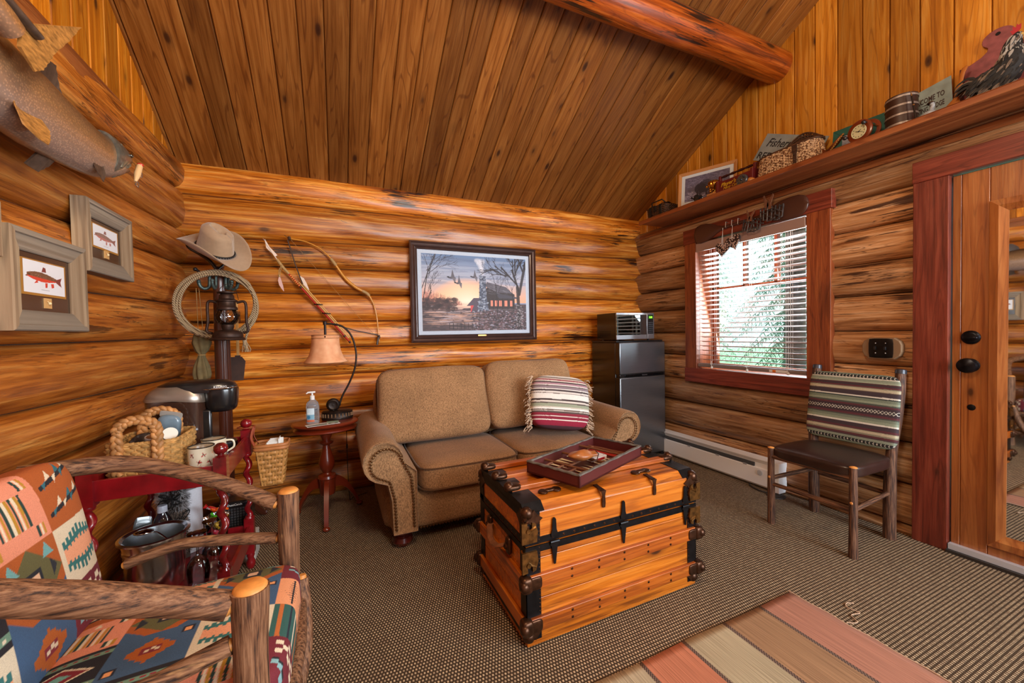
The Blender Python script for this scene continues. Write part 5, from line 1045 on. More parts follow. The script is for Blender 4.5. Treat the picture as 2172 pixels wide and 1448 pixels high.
for i in range(11):
    t = i/10; rings.append([(2.885+.017*math.sin(PI*(.06+.9*t))**.7*math.cos(a), 1.045-.06*t, SZ+.030+.018*math.sin(PI*(.06+.9*t))**.7*math.sin(a)+.01*t*t) for a in [2*PI*k/14 for k in range(14)]])
mb.loft(rings); mb.tube([(2.885, 1.0, SZ+.05), (2.88, .992, SZ+.068), (2.878, .996, SZ+.08)], [.012, .009, .011], 10); bb = obj('loon_body', mb, mat('loon_grey', '9aa2a8', .5, noise=.3, nscale=60), o, smooth=60)
mb = MB().ball((2.878, 1.0, SZ+.083), (.012, .016, .010), 10); mb.cyl((2.876, 1.01, SZ+.082), (2.87, 1.033, SZ+.078), .004, .001, 6); obj('head', mb, BLK, bb, label='dark loon head'); mb = MB().ball((2.89, 1.03, SZ+.006), (.028, .045, .0065), 14); obj('base', mb, GM, o)
mb = MB().tube([(2.885, 1.058, SZ+.01), (2.885, 1.062, SZ+.05), (2.885, 1.078, SZ+.165)], [.003, .0042, .0042], 8); pn = obj('pen', mb, BLK, o); mb = MB().tube([(2.885, 1.078, SZ+.165), (2.885, 1.082, SZ+.192)], [.004, .0008], 8); mb.cyl((2.885, 1.0705, SZ+.11), (2.885, 1.0712, SZ+.116), .005, .005, 8); mb.tube([(2.885, 1.058, SZ+.005), (2.885, 1.0595, SZ+.03)], [.001, .004], 8); obj('pen_tip', mb, CR, pn)
T = frame((3.06, 1.066, SZ+.133), (.03, -1, .12), (.16, .05, 1)); tin('welcome_sign', 'blue grey tin sign reading welcome to hunting lodge, leaning on the shelf', T, [(-.105, -.115), (.085, -.115), (.092, .13), (-.10, .115)], TINB, [('WELCOME TO', -.082, .050, .044, .12, .50), ('HUNTING LODGE', -.090, -.004, .042, .12, .43)], INK2, (3.09, 1.06, SZ))
SPW = wood('spoon_wood', '9a5a20', 'c47c34', 'd89850', 'z', .4, 0, 2, 0, .2, .1, 3, .1)
o = thing('wooden_ladle', 'pale wooden ladle leaning between the welcome sign and the red board', 'ladle', (2.98, .95, SZ)); mb = MB(); rings = []
for i, (y, z, rr) in enumerate(((.985, .0, .01), (.978, .02, .03), (.968, .045, .034), (.955, .075, .026), (.945, .10, .012), (.935, .14, .009), (.93, .18, .008), (.925, .22, .010), (.917, .245, .012), (.912, .25, .006))): rings.append([(2.99+.02*z/.25+rr*.4*math.cos(a), y+rr*math.sin(a), SZ+.006+z) for a in [2*PI*k/14 for k in range(14)]])
mb.loft(rings); obj('ladle_body', mb, SPW, o, smooth=60)
# red cutting board
o = thing('red_board', 'old red painted handled board standing behind the rooster on the shelf', 'cutting board', (3.09, .72, SZ)); T = frame((3.085, .745, SZ), (.02, -1, 0), (.08, 0, 1)); q = [(-.205, .0), (.20, .0), (.20, .31), (.14, .312), (.06, .308), (.0, .30), (-.025, .30)]
q += [(-.05, .31), (-.052, .33)]+[(-.085+.055*math.cos(a), .372+.045*math.sin(a)) for a in [math.radians(-20+220*k/14) for k in range(15)]]+[(-.118, .335), (-.12, .318), (-.14, .30), (-.175, .285), (-.205, .28)]
mb = MB().prism(q, .016, T); bd2 = obj('board', mb, mat('faded_red_paint', '8a4c4c', .6, noise=.25, nscale=30, bump=.15), o, smooth=0, bevel=.002)
mb = MB().lathe([(.001, 0), (.009, 0), (.009, .0008), (.001, .0008)], 14, T @ Matrix.Translation((-.085, .388, .0162))); obj('hang_hole', mb, mat('hole_dark', '120806', .9), bd2, smooth=0); mb = MB().box((-.215, 0, 0), (-.195, .28, .02), T); obj('batten', mb, mat('dark_red_batten', '4e1c1a', .6, noise=.4, nscale=60), bd2, smooth=0, bevel=.002)
# rooster: body, neck and head are one surface, feathers on top
o = thing('feathered_rooster', 'black and grey feathered rooster figure standing before the red board', 'rooster figure', (2.96, .79, SZ))
def ell_rings(spec, n=20):
    R_ = []
    for (x, y, z, a, b, tilt) in spec:
        R_.append([(x+a*math.cos(t), y+b*math.sin(t)*math.cos(tilt), z+b*math.sin(t)*math.sin(tilt)) for t in [2*PI*k/n for k in range(n)]])
    return R_
spec = [(2.96, .875, SZ+.075, .006, .010, 1.4), (2.96, .865, SZ+.08, .03, .04, 1.3), (2.96, .84, SZ+.088, .048, .058, 1.2), (2.96, .805, SZ+.10, .056, .066, 1.0), (2.96, .77, SZ+.122, .054, .062, .75), (2.96, .747, SZ+.16, .044, .05, .35), (2.96, .742, SZ+.20, .032, .036, .1), (2.96, .745, SZ+.235, .023, .026, 0), (2.96, .742, SZ+.262, .021, .024, -.1), (2.96, .738, SZ+.28, .015, .018, -.2), (2.96, .736, SZ+.29, .003, .004, -.2)]
RO = mat('rooster_black', '1e2022', .7, noise=.6, nscale=40); mb = MB().loft(ell_rings(spec)); bo = obj('rooster_body', mb, RO, o, smooth=70)
rg = random.Random(21); FE = {k: MB() for k in 'bgw'}
def feather(mb, p, d, L, w_, droop=.2):
    p = Vector(p); d = Vector(d).normalized(); s_ = d.cross(Vector((1, 0, .1))).normalized(); nrm = s_.cross(d); R_ = []
    for i in range(5):
        t = i/4; c = p+d*L*t+Vector((0, 0, -droop*L*t*t)); ww = w_*math.sin(PI*(.15+.8*t)); R_.append([c-s_*ww+nrm*.0008, c+s_*ww+nrm*.0008, c+s_*ww-nrm*.0008, c-s_*ww-nrm*.0008])
    mb.loft(R_)
for i in range(330):
    k = rg.uniform(1, len(spec)-2); a_ = int(k); t = k-a_; s0, s1 = spec[a_], spec[a_+1]; c = [s0[j]+(s1[j]-s0[j])*t for j in range(6)]; th = rg.uniform(PI*.45, PI*1.55)
    p = (c[0]+c[3]*math.cos(th), c[1]+c[4]*math.sin(th)*math.cos(c[5]), c[2]+c[4]*math.sin(th)*math.sin(c[5])); hgt = p[2]-SZ
    if hgt < .05: continue
    kind = 'g' if hgt < .075 else ('w' if hgt > .19 and rg.random() < .6 else ('b' if rg.random() < .78 else 'g'))
    d = (-.15, .75, -.65) if hgt < .15 else (-.15, .35, -.9); feather(FE[kind], p, [v+rg.uniform(-.25, .25) for v in d], rg.uniform(.025, .045), .0055)
for i in range(26):
    a = math.radians(60+rg.uniform(-35, 60)); L = rg.uniform(.05, .075); p = Vector((2.96+rg.uniform(-.025, .025), .855, SZ+.10+rg.uniform(-.02, .02))); pts = [p+Vector((0, L*(1-math.cos(t*2.2))*.55+.02*t, L*math.sin(t*2.4)*.75+rg.uniform(0, .003)-.02*t)) for t in [j/6*rg.uniform(.95, 1.1) for j in range(7)]]
    (FE['b'] if i % 4 else FE['g']).tube(pts, [.006, .008, .008, .007, .006, .004, .001], 6, flat=.3)
obj('dark_feathers', FE['b'], RO, bo, smooth=0); obj('grey_feathers', FE['g'], mat('feather_grey', '75685c', .8, noise=.3, nscale=60), bo, smooth=0); obj('pale_feathers', FE['w'], mat('feather_pale', 'a8a8a4', .8, noise=.2, nscale=60), bo, smooth=0)
mb = MB(); mb.prism([(0, 0), (.012, -.004), (.03, .0), (.042, .016), (.034, .018), (.036, .028), (.024, .018), (.022, .032), (.012, .016), (.006, .022)], .005, frame((2.963, .748, SZ+.285), (0, -1, .7), (0, .7, 1))); obj('comb', mb, mat('comb_red', 'b02a34', .5), bo); mb = MB().cyl((2.96, .722, SZ+.272), (2.96, .70, SZ+.262), .008, .001, 8); obj('beak', mb, mat('beak_yellow', 'c8a860', .5), bo)
mb = MB()
for dx in (-.02, .02):
    mb.tube([(2.96+dx, .80, SZ+.05), (2.96+dx, .795, SZ+.008)], .005, 6)
    for a in (-.5, 0, .5): mb.tube([(2.96+dx, .795, SZ+.006), (2.96+dx+.02*math.sin(a), .795-.03*math.cos(a), SZ+.004)], .003, 5)
obj('foot', mb, mat('beak_yellow', 'c8a860', .5), bo)
# ---------------------------------------------------------------- back wall: print, bow, spear
PF = mat('frame_brown_metallic', '46302a', .32, .35, noise=.15, nscale=20, coat=.3); T = frame((1.182, 3.402, 1.609), (1, 0, 0), (0, 0, 1)); W2, H2 = 1.19, .863
o = thing('cabin_picture', 'large brown framed picture of a lakeside cabin at sunset above the loveseat', 'framed picture', (1.182, 3.41, 1.178)); prof = [(0, 0), (0, .030), (.012, .036), (.018, .028), (.030, .024), (.040, .030), (.048, .020), (.056, .016), (.062, .02), (.066, .012), (.066, 0)]
mb = MB(); a, b = W2/2, H2/2; cs = [(-a, -b), (a, -b), (a, b), (-a, b)]
for i in range(4):
    def ring(c): sx = 1 if c[0] < 0 else -1; sy = 1 if c[1] < 0 else -1; return [(c[0]+sx*t, c[1]+sy*t, z) for t, z in prof]
    mb.loft([ring(cs[i]), ring(cs[(i+1) % 4])], T=T)
obj('frame', mb, PF, o, smooth=0); mb = MB().box((-a+.06, -b+.06, 0), (a-.06, b-.06, .009), T); obj('liner', mb, mat('linen_liner', 'b8c4d4', .8, noise=.06, nscale=200), o, smooth=0)
mb = MB(); mb.cushion((0.04, -b+.052, .022), (.085, .018, .006), 6, 6, T=T); obj('title_plate', mb, mat('brass_plate', 'b08a50', .35, .7), o)
cv = Canvas(560, 380, '8a94b0'); rg = random.Random(77)
for j in range(60):
    t = j/60; y0_ = 1-t*.62; top = np.array([96, 122, 160]); mid = np.array([176, 176, 190]); low = np.array([240, 168, 130])
    c = top*(1-t*2)+mid*t*2 if t < .5 else mid*(2-2*t)+low*(2*t-1); cv.rect(0, y0_-.012, 1, y0_+.0001, tuple(c))
for i in range(70):
    x, y = rg.random(), rg.uniform(.62, .98); cv.ell(x, y, rg.uniform(.08, .25), rg.uniform(.006, .02), rg.choice(['5c6c8c', '7c8aa8', 'a8aec0', '6a7894']), .35)
for i in range(26, 0, -1): cv.ell(.41, .36, .012*i*1.1, .011*i*1.2, (255, 190+60*(1-i/26), 140+100*(1-i/26)), .16)
cv.rect(0, 0, 1, .36, '4a3c40')
for i in range(500): x, y = rg.random(), rg.uniform(0, .36); cv.ell(x, y, rg.uniform(.01, .05), rg.uniform(.003, .008), rg.choice(['3a3034', '5c4a4a', '6e5450', '7c6866', '2c2628']), .6)
for i in range(200):
    x, y = rg.uniform(.05, .5), rg.uniform(.08, .35); cv.ell(x, y, rg.uniform(.02, .09), rg.uniform(.002, .006), rg.choice(['b89a98', 'd8a890', '8a7a84', 'e8b8a0', 'c8c0c8']), .4*(1-abs(x-.36)*2 if abs(x-.36) < .5 else 0)+.1)
for i in range(8, 0, -1): cv.ell(.41, .345, .02*i, .006*i, (255, 215, 190), .25)
for i in range(260):                                     # far reddish brush on the left
    x = rg.uniform(0, .36); h = .2*(1-x/.36)**.6*rg.uniform(.4, 1); cv.line((x, .34), (x+rg.uniform(-.02, .02), .36+h), .0025, rg.choice(['a85c54', '8a4a48', '5c3436', 'c07464']), .5)
for i in range(150): cv.ell(rg.uniform(0, .3), rg.uniform(.28, .42)-.0, rg.uniform(.01, .03), rg.uniform(.01, .03), rg.choice(['3a2a2c', '4c3434', '2a2022']), .6)
cv.poly([(.40, .33), (.47, .44), (.53, .44), (.53, .24), (.44, .24), (.44, .33)], '544a58'); cv.poly([(.44, .24), (.47, .34), (.44, .34)], 'd84848', .8)
cv.poly([(.59, .30), (.59, .56), (.62, .64), (.88, .50), (.88, .30)], '3a3032'); cv.poly([(.585, .60), (.60, .66), (.79, .60), (.86, .51), (.70, .52)], '57525c'); cv.poly([(.68, .52), (.90, .46), (.92, .44), (.72, .44)], '46424c')
for i in range(90): x = rg.uniform(.6, .85); y = rg.uniform(.50, .63); cv.line((x, y), (x+.03, y-.01), .004, rg.choice(['6e6a74', '3a363e', '86828c']), .5) if y < .66-(x-.6)*.55 else None
for i in range(14): cv.line((.6, .33+.018*i), (.70+.0*i, .33+.016*i), .002, '1e181a', .7)
for x in (.635, .675, .72, .775, .83): cv.rect(x, .33, x+.026, .41, 'f09078'); cv.rect(x+.012, .33, x+.014, .41, '3a2426')
for x in (.62, .66, .705, .755, .81, .87): cv.line((x, .28), (x, .44), .006, '2a2224')
cv.rect(.60, .275, .90, .29, '5c5254')
cv.poly([(.505, .26), (.525, .48), (.53, .74), (.59, .74), (.595, .48), (.615, .26)], '4c5264')
for i in range(230): x, y = rg.uniform(.51, .61), rg.uniform(.26, .74); cv.ell(x, y, .008, .008, rg.choice(['8a94a8', '2e3240', '6c7488', 'a8b0c0']), .7) if abs(x-.56) < .033+(.03 if y < .4 else 0) else None
for i in range(90): t = rg.random(); cv.ell(.56-.03*t+rg.uniform(-.03, .03)*t, .76+.2*t, .012+.02*t, .012+.01*t, 'd8d8e0', .12)
for i in range(700): x, y = rg.uniform(.45, 1), rg.uniform(.0, .28); cv.ell(x, y, rg.uniform(.004, .014), rg.uniform(.003, .01), rg.choice(['2a2224', '1e1a1e', '6a5058', '8a6a70', '4a4450', '9c98a8']), .7)
def branch(x, y, a, L, w_, d):
    x2, y2 = x+L*math.cos(a)*.68, y+L*math.sin(a); cv.line((x, y), (x2, y2), w_, '2c2426', .95, 1.47)
    if d > 0:
        for _ in range(3): branch(x+(x2-x)*rg.uniform(.5, 1), y+(y2-y)*rg.uniform(.5, 1), a+rg.uniform(-.75, .75), L*rg.uniform(.5, .75), w_*.6, d-1)
branch(.93, .05, 1.62, .55, .05, 0); branch(.925, .55, 1.9, .3, .03, 4); branch(.93, .5, 1.35, .45, .04, 4); branch(.915, .62, 2.35, .35, .022, 3); branch(.70, .2, 1.6, .42, .008, 4); branch(.86, .3, 1.6, .3, .007, 4); branch(.01, .4, 1.4, .4, .012, 4); branch(.0, .55, 1.2, .35, .01, 4); branch(.02, .3, 1.2, .25, .008, 4)
for i in range(160): x, y = .93+rg.uniform(-.035, .035), rg.uniform(.05, .35); cv.ell(x, y, .007, .006, rg.choice(['8a8488', '5a4c50', 'b0a8ac', '1e181a']), .7)
for (x, y, s_) in ((.27, .70, 1), (.33, .63, .9), (.48, .72, .85)):
    cv.ell(x, y, .035*s_, .014*s_, '4a4650'); cv.ell(x-.035*s_, y+.01*s_, .012*s_, .008*s_, '1c1a1e'); cv.poly([(x-.01*s_, y), (x+.005*s_, y+.12*s_), (x+.025*s_, y)], '5c5860'); cv.poly([(x, y), (x+.03*s_, y-.08*s_), (x+.035*s_, y)], '6c6870')
for i in range(9): x = .24+.035*i; cv.line((x, .02), (x, .10), .006, '2a2224'); cv.line((x, .055), (x+.035, .06), .003, '2a2224')
picture('print', cv, T @ TR((0, 0, .0098)), W2-.20, H2-.195, vcol('print_matte', .6), o)
BW = mat('bow_wood', 'c0802c', .35, noise=.15, nscale=30, coat=.3); SIN = mat('sinew_wrap', 'a08050', .6, noise=.3, nscale=200, bump=.3)
o = thing('recurve_bow', 'light wooden recurve bow with string hanging on the log wall', 'bow', (.05, 3.38, 1.6)); P = [(-.292, 3.392, 1.987), (-.235, 3.39, 1.98), (-.17, 3.388, 1.965), (-.09, 3.386, 1.925), (-.03, 3.384, 1.87), (.0, 3.382, 1.83), (.03, 3.38, 1.785), (.075, 3.38, 1.715), (.12, 3.38, 1.665), (.165, 3.38, 1.63), (.21, 3.38, 1.605), (.25, 3.38, 1.58), (.285, 3.382, 1.52), (.305, 3.384, 1.45), (.318, 3.386, 1.36), (.322, 3.388, 1.28), (.328, 3.39, 1.20)]
q = smoothp(P, 4); rr = [.0038+.0058*math.exp(-((i/len(q)-.52)/.17)**2) for i in range(len(q))]; mb = MB().tube(q, rr, 8, flat=1.3); obj('limb', mb, BW, o, smooth=60)
mb = MB()
for a, b_ in ((.285, .37), (.62, .71)): i0, i1 = int(a*len(q)), int(b_*len(q)); mb.tube(q[i0:i1], .0125, 10)
obj('grip_wrap', mb, SIN, o, smooth=60); mb = MB().tube([(-.292, 3.385, 1.987), (.322, 3.385, 1.215)], .0012, 4); obj('bowstring', mb, mat('string_tan', '9a7040', .7), o)
mb = MB()
for p in ((-.295, 3.385, 1.985), (.325, 3.385, 1.235)): mb.tube([(p[0], p[1], p[2]+.012), (p[0]+.003, p[1]-.004, p[2]-.012)], .011, 8); mb.tube([(p[0], p[1], p[2]), (p[0]-.03, p[1]-.01, p[2]+.02)], .002, 4)
mb.tube([(.322, 3.38, 1.23), (.31, 3.375, 1.17)], .009, 6); obj('leather_tie', mb, STRAP, o)
o = thing('arrow_bundle', 'red spear and arrows bundled with dark thong hanging on the log wall', 'spear', (-.15, 3.36, 1.55)); A_, B_ = Vector((-.30, 3.36, 1.715)), Vector((.112, 3.355, 1.19)); mb = MB().tube([A_, B_], .0065, 8); obj('red_shaft', mb, mat('red_shaft', 'a81c12', .4, noise=.2, nscale=30), o)
for dx, dz, t0 in ((.014, .004, .12), (.022, .012, .16)): mb = MB().tube([A_.lerp(B_, t0)+Vector((dx, -.006, dz)), A_.lerp(B_, .93)+Vector((dx, -.006, dz))], .0042, 7); obj('arrow_shaft', mb, mat('arrow_cane', 'c89850', .5), o)
mb = MB(); d_ = (B_-A_)
for i in range(7): p = A_+d_*(.02+.022*i); mb.tube([p, p+d_*.008], .0082, 8)
obj('bead_band', mb, mat('yellow_bead', 'e0a040', .5), o, label='yellow wrapped bands'); mb = MB()
for t0 in (.17, .88, .97): mb.tube([A_+d_*t0, A_+d_*(t0+.025)], .0088, 8)
for t0 in (.42, .55, .72):
    for j in range(2): mb.tube([A_+d_*t0+Vector((-.012, .002, .0)), A_+d_*(t0+.015)+Vector((.012, -.014, .004)), A_+d_*(t0+.03)+Vector((.034, -.004, .01))], .005, 6)
obj('thong', mb, STRAP, o); mb = MB().tube([(-.303, 3.372, 1.97), (-.26, 3.365, 1.80), (-.205, 3.355, 1.62)], .0045, 6); obj('carry_strap', mb, STRAP, o); mb = MB().tube([(.03, 3.35, 1.325), (.16, 3.35, 1.285), (.322, 3.37, 1.25)], .0045, 6); obj('carry_strap', mb, STRAP, o)
P2 = Vector((-.455, 3.36, 1.955)); mb = MB()
for s_, (tx, tz_) in ((1, (-.008, .02)), (-1, (.006, .012))): mb.loft([[P2+Vector((tx, 0, tz_))+Vector((.001, .001*s_, 0)), P2+Vector((tx, 0, tz_))], [(-.43+.01*s_, 3.358, 1.90), (-.42-.0*s_, 3.36, 1.91)], [(-.385, 3.358, 1.84), (-.37, 3.36, 1.85)]], closed=False)
mb.tube([(-.447, 3.36, 1.94), (-.40, 3.36, 1.86), (-.375, 3.36, 1.82)], [.003, .009, .010], 6, flat=.4); obj('horn_point', mb, mat('pale_quill', 'd8c4b4', .6), o); mb = MB().tube([(-.375, 3.36, 1.82), (-.34, 3.36, 1.765), (-.30, 3.36, 1.715)], [.010, .011, .0085], 8); obj('hide_wrap', mb, mat('hide', 'a88450', .7), o)
mb = MB().loft([[Vector(p)+Vector((s_*w_*.8, dz, s_*w_*.6)) for s_, dz in ((-1, 0), (1, 0), (1, .001), (-1, .001))] for p, w_ in (((-.225, 3.345, 1.70), .002), ((-.21, 3.343, 1.68), .010), ((-.195, 3.343, 1.645), .012), ((-.17, 3.345, 1.60), .002))]); obj('fletching', mb, mat('pale_quill', 'd8c4b4', .6), o)
mb = MB().tube([(-.345, 3.35, 1.78), (-.362, 3.345, 1.74), (-.365, 3.345, 1.70)], .002, 5); mb.tube([(-.34, 3.35, 1.78), (-.352, 3.345, 1.74), (-.358, 3.345, 1.70)], .002, 5); mb.tube([(-.362, 3.345, 1.705), (-.361, 3.345, 1.69)], .007, 8); obj('feather_cord', mb, SIN, o); mb = MB().loft([[(x-w_, 3.344, z), (x+w_, 3.344, z), (x+w_, 3.346, z), (x-w_, 3.346, z)] for x, z, w_ in ((-.36, 1.69, .004), (-.36, 1.665, .011), (-.352, 1.63, .012), (-.343, 1.605, .007), (-.335, 1.585, .001))]); obj('hanging_feather', mb, mat('pink_feather', 'd0a8a0', .7), o)
# ---------------------------------------------------------------- coat rack in the corner and what hangs on it
RK = wood('rack_wood', '2c120a', '4e2414', '6a3620', 'z', .28, .2, 1, 0, .4, .1, 3, .05, rings=.4); HK = mat('hook_iron', '4a5a58', .45, .6, noise=.3, nscale=50)
rx, ry = -.675, 3.12
o = thing('coat_rack', 'dark turned wooden coat rack with iron hooks in the corner', 'coat rack', (rx, ry, 0))
mb = MB().lathe([(.001, .04), (.05, .04), (.055, .12), (.042, .16), (.038, .3), (.042, .75), (.040, 1.2), (.036, 1.6), (.04, 1.65), (.03, 1.67), (.02, 1.69), (.03, 1.71), (.001, 1.73)], 28, Matrix.Translation((rx, ry, 0)))
for a in (-70, -35, -5): c_, s_ = math.cos(math.radians(a)), math.sin(math.radians(a)); mb.tube([(rx+.042*c_, ry+.042*s_, .3), (rx+.0425*c_, ry+.0425*s_, 1.3)], .0045, 6)
obj('post', mb, RK, o, smooth=50)
for a in (30, 150, 270): c_, s_ = math.cos(math.radians(a)), math.sin(math.radians(a)); mb = MB().tube(smoothp([(rx+.03*c_, ry+.03*s_, .16), (rx+.12*c_, ry+.12*s_, .13), (rx+.2*c_, ry+.2*s_, .03), (rx+.23*c_, ry+.23*s_, .02)]), .02, 8); obj('leg', mb, RK, o)
for a, up in ((200, 1), (318, 1), (345, 1), (262, 1)):
    c_, s_ = math.cos(math.radians(a)), math.sin(math.radians(a)); P = [(.036, 1.655), (.05, 1.645), (.052, 1.60), (.058, 1.575), (.08, 1.565), (.10, 1.58), (.108, 1.605)]
    mb = MB().tube(smoothp([(rx+p*c_, ry+p*s_, z) for p, z in P], 4), .008, 8, flat=1.3); mb.ball((rx+.108*c_, ry+.108*s_, 1.61), .012, 10); obj('hook', mb, HK, o, smooth=60)
mb = MB().tube(smoothp([(rx, ry-.04, 1.68), (rx-.04, ry-.03, 1.74), (rx-.10, ry, 1.79), (rx-.155, ry, 1.83), (rx-.16, ry, 1.88)]), .008, 8, flat=1.4); mb.tube(smoothp([(rx+.0, ry-.03, 1.69), (rx+.05, ry-.0, 1.76), (rx+.06, ry, 1.83)]), .008, 8); mb.ball((rx-.125, ry, 1.69), .014, 8); mb.tube([(rx-.03, ry, 1.66), (rx-.09, ry, 1.665), (rx-.125, ry, 1.69)], .008, 8); obj('top_hook', mb, BLK, o, smooth=60)
# hat
HAT = mat('felt_taupe', 'a08468', .85, noise=.06, nscale=60, sheen=.4)
o = thing('cowboy_hat', 'taupe felt cowboy hat tilted on top of the coat rack', 'hat', (-.67, 3.02, 1.66))
HX = Vector((.82, -.25, -.50)); HU = Vector((.36, -.62, .70)); T = frame((-.672, 3.03, 1.80), HX, HU.cross(HX)) @ Matrix.Scale(1.06, 4)
# brim: x long way (front to back), y across, z up out of the crown
NB = 72
def crown(a, t):
    rx_, ry_ = .098, .082; s_ = 1-.16*t-.10*t**4; return (rx_*s_*math.cos(a), ry_*s_*math.sin(a))
rings = []
for (rr, z0) in ((1.0, 0), (1.02, .002), (1.25, .002), (1.5, .0), (1.75, .0), (1.95, .003), (2.03, .006)):
    ring = []
    for k in range(NB):
        a = 2*PI*k/NB; w_ = (rr-1)/1.03; x = .098*rr*math.cos(a)*(1-.03*w_); y = .082*(1+(rr-1)*1.02)*math.sin(a); z = z0+w_**1.8*(.075*abs(math.sin(a))**2.2-.028*abs(math.cos(a))**2)
        ring.append((x, y*(1-.10*w_*abs(math.sin(a))), z))
    rings.append(ring)
mb = MB().loft(rings, cap=False, T=T); obj('brim', mb, HAT, o, smooth=80, solid=.004)
rings = []
for i in range(13):
    t = i/12; ring = []
    for k in range(NB):
        a = 2*PI*k/NB; s_ = (1-.14*t) if t < .8 else (1-.14*t)*(1-((t-.8)/.2)**2*.42); x, y = .098*s_*math.cos(a), .082*s_*math.sin(a)
        pinch = math.exp(-((a-.42*1)/.34)**2)+math.exp(-((a-(2*PI-.42))/.34)**2); x *= 1-.20*pinch*t**1.5; y *= 1-.26*pinch*t**1.5
        z = .145*t-(.012*t*math.cos(a) if t > .5 else 0); ring.append((x, y, z))
    rings.append(ring)
for s_ in (.85, .6, .3, .05):
    rings.append([(p[0]*s_, p[1]*s_, p[2]+.004-.030*math.exp(-((p[1]*s_)/.022)**2)*(1-.4*abs(p[0]*s_)/.08)) for p in rings[12]])
mb = MB().loft(rings, T=T); obj('crown', mb, HAT, o, smooth=80)
mb = MB(); mb.tube([T @ Vector((.0995*math.cos(2*PI*k/NB), .0835*math.sin(2*PI*k/NB), .010)) for k in range(NB)], .0065, 6, True, flat=1); hb = obj('hat_band', mb, mat('band_black', '14100e', .5), o, smooth=60, label='black band with silver studs'); mb = MB()
for k in range(44): a = 2*PI*k/44; mb.ball(T @ Vector((.1062*math.cos(a), .0902*math.sin(a), .010)), .003, 6)
obj('stud', mb, SIL, hb)
# lasso
o = thing('lasso_rope', 'coiled tan lasso rope hanging around the coat rack post', 'rope', (-.66, 3.04, 1.25)); m, n, l, b = newmat('rope'); t = n.new('ShaderNodeTexCoord'); wv = n.new('ShaderNodeTexWave'); wv.inputs['Scale'].default_value = 42; wv.bands_direction = 'DIAGONAL'; wv.inputs['Distortion'].default_value = 1; l.new(t.outputs['Object'], wv.inputs[0]); r_ = n.new('ShaderNodeValToRGB'); l.new(wv.outputs[0], r_.inputs[0])
r_.color_ramp.elements[0].color = (*lin('6a5640'), 1); r_.color_ramp.elements[1].color = (*lin('b8a07c'), 1); l.new(r_.outputs[0], b.inputs['Base Color']); b.inputs['Roughness'].default_value = .85; bp = n.new('ShaderNodeBump'); bp.inputs['Strength'].default_value = .7; bp.inputs['Distance'].default_value = .003; l.new(wv.outputs[0], bp.inputs['Height']); l.new(bp.outputs[0], b.inputs['Normal']); ROPE = m
mb = MB(); rg = random.Random(6)
for j in range(5):
    cx, cz = -.672+rg.uniform(-.006, .006), 1.458+rg.uniform(-.005, .005); a_, b__ = .205+.007*j-.012, .20+.006*j-.01; y_ = 3.035-.007*(j % 2)
    mb.tube([(cx+(a_)*math.cos(t)+.004*math.sin(3*t+j), y_+.006*math.sin(2*t+j)-.0*math.sin(t), cz+b__*math.sin(t)+.003*math.cos(2*t+j)) for t in [2*PI*k/72 for k in range(72)]], .0068, 8, True)
mb.tube(smoothp([(-.55, 3.03, 1.64), (-.50, 3.025, 1.60), (-.478, 3.025, 1.53), (-.47, 3.03, 1.44), (-.485, 3.03, 1.36), (-.52, 3.03, 1.27), (-.53, 3.03, 1.22)]), .0068, 8); obj('coil', mb, ROPE, o, smooth=60); mb = MB()
for k in range(26): p = Vector((-.53+rg.uniform(-.008, .008), 3.03+rg.uniform(-.008, .008), 1.225)); q = [p]; [q.append(q[-1]+Vector((rg.uniform(-.006, .009), rg.uniform(-.004, .004), -.017))) for _ in range(4)]; mb.tube(q, .0022, 4)
mb.tube([(-.535, 3.03, 1.24), (-.53, 3.03, 1.20)], .012, 8); obj('frayed_end', mb, mat('rope_fray', 'a89070', .9), o, label='pale frayed rope end')
# lantern
o = thing('oil_lantern', 'rusty brown oil lantern hanging from the coat rack hook', 'lantern', (-.615, 3.03, 1.235)); LR = mat('lantern_rust', '3a2820', .5, .6, noise=.4, nscale=35, bump=.25); LC = Vector((-.615, 3.03, 0)); T = Matrix.Translation((-.600, 2.925, 1.234)); s_ = .92
mb = MB().lathe([(.001, 0), (.088, 0), (.092, .006), (.09, .012), (.078, .02), (.08, .028), (.076, .046), (.066, .056), (.045, .062), (.03, .066), (.001, .066)], 32, T); obj('fuel_tank', mb, LR, o, smooth=40)
mb = MB().lathe([(.028, .066), (.034, .085), (.034, .095), (.02, .10)], 24, T); obj('burner', mb, LR, o, smooth=40)
m, n, l, b = newmat('clear_glass'); n.remove(b); g1 = n.new('ShaderNodeBsdfTransparent'); g2 = n.new('ShaderNodeBsdfGlossy'); g2.inputs['Roughness'].default_value = .04; lw = n.new('ShaderNodeLayerWeight'); lw.inputs[0].default_value = .42; mx_ = n.new('ShaderNodeMixShader'); g1.inputs[0].default_value = (.985, .99, 1, 1)
l.new(lw.outputs['Fresnel'], mx_.inputs[0]); l.new(g1.outputs[0], mx_.inputs[1]); l.new(g2.outputs[0], mx_.inputs[2]); l.new(mx_.outputs[0], n['Material Output'].inputs[0]); CG = m
mb = MB(); rings = [[T @ Vector((rr*math.cos(a), rr*math.sin(a), z)) for a in [2*PI*k/32 for k in range(32)]] for rr, z in ((.032, .094), (.05, .11), (.06, .135), (.06, .155), (.05, .18), (.04, .195))]; mb.loft(rings, cap=False); gl = obj('globe', mb, CG, o, smooth=80, label='clear glass globe'); mb = MB()
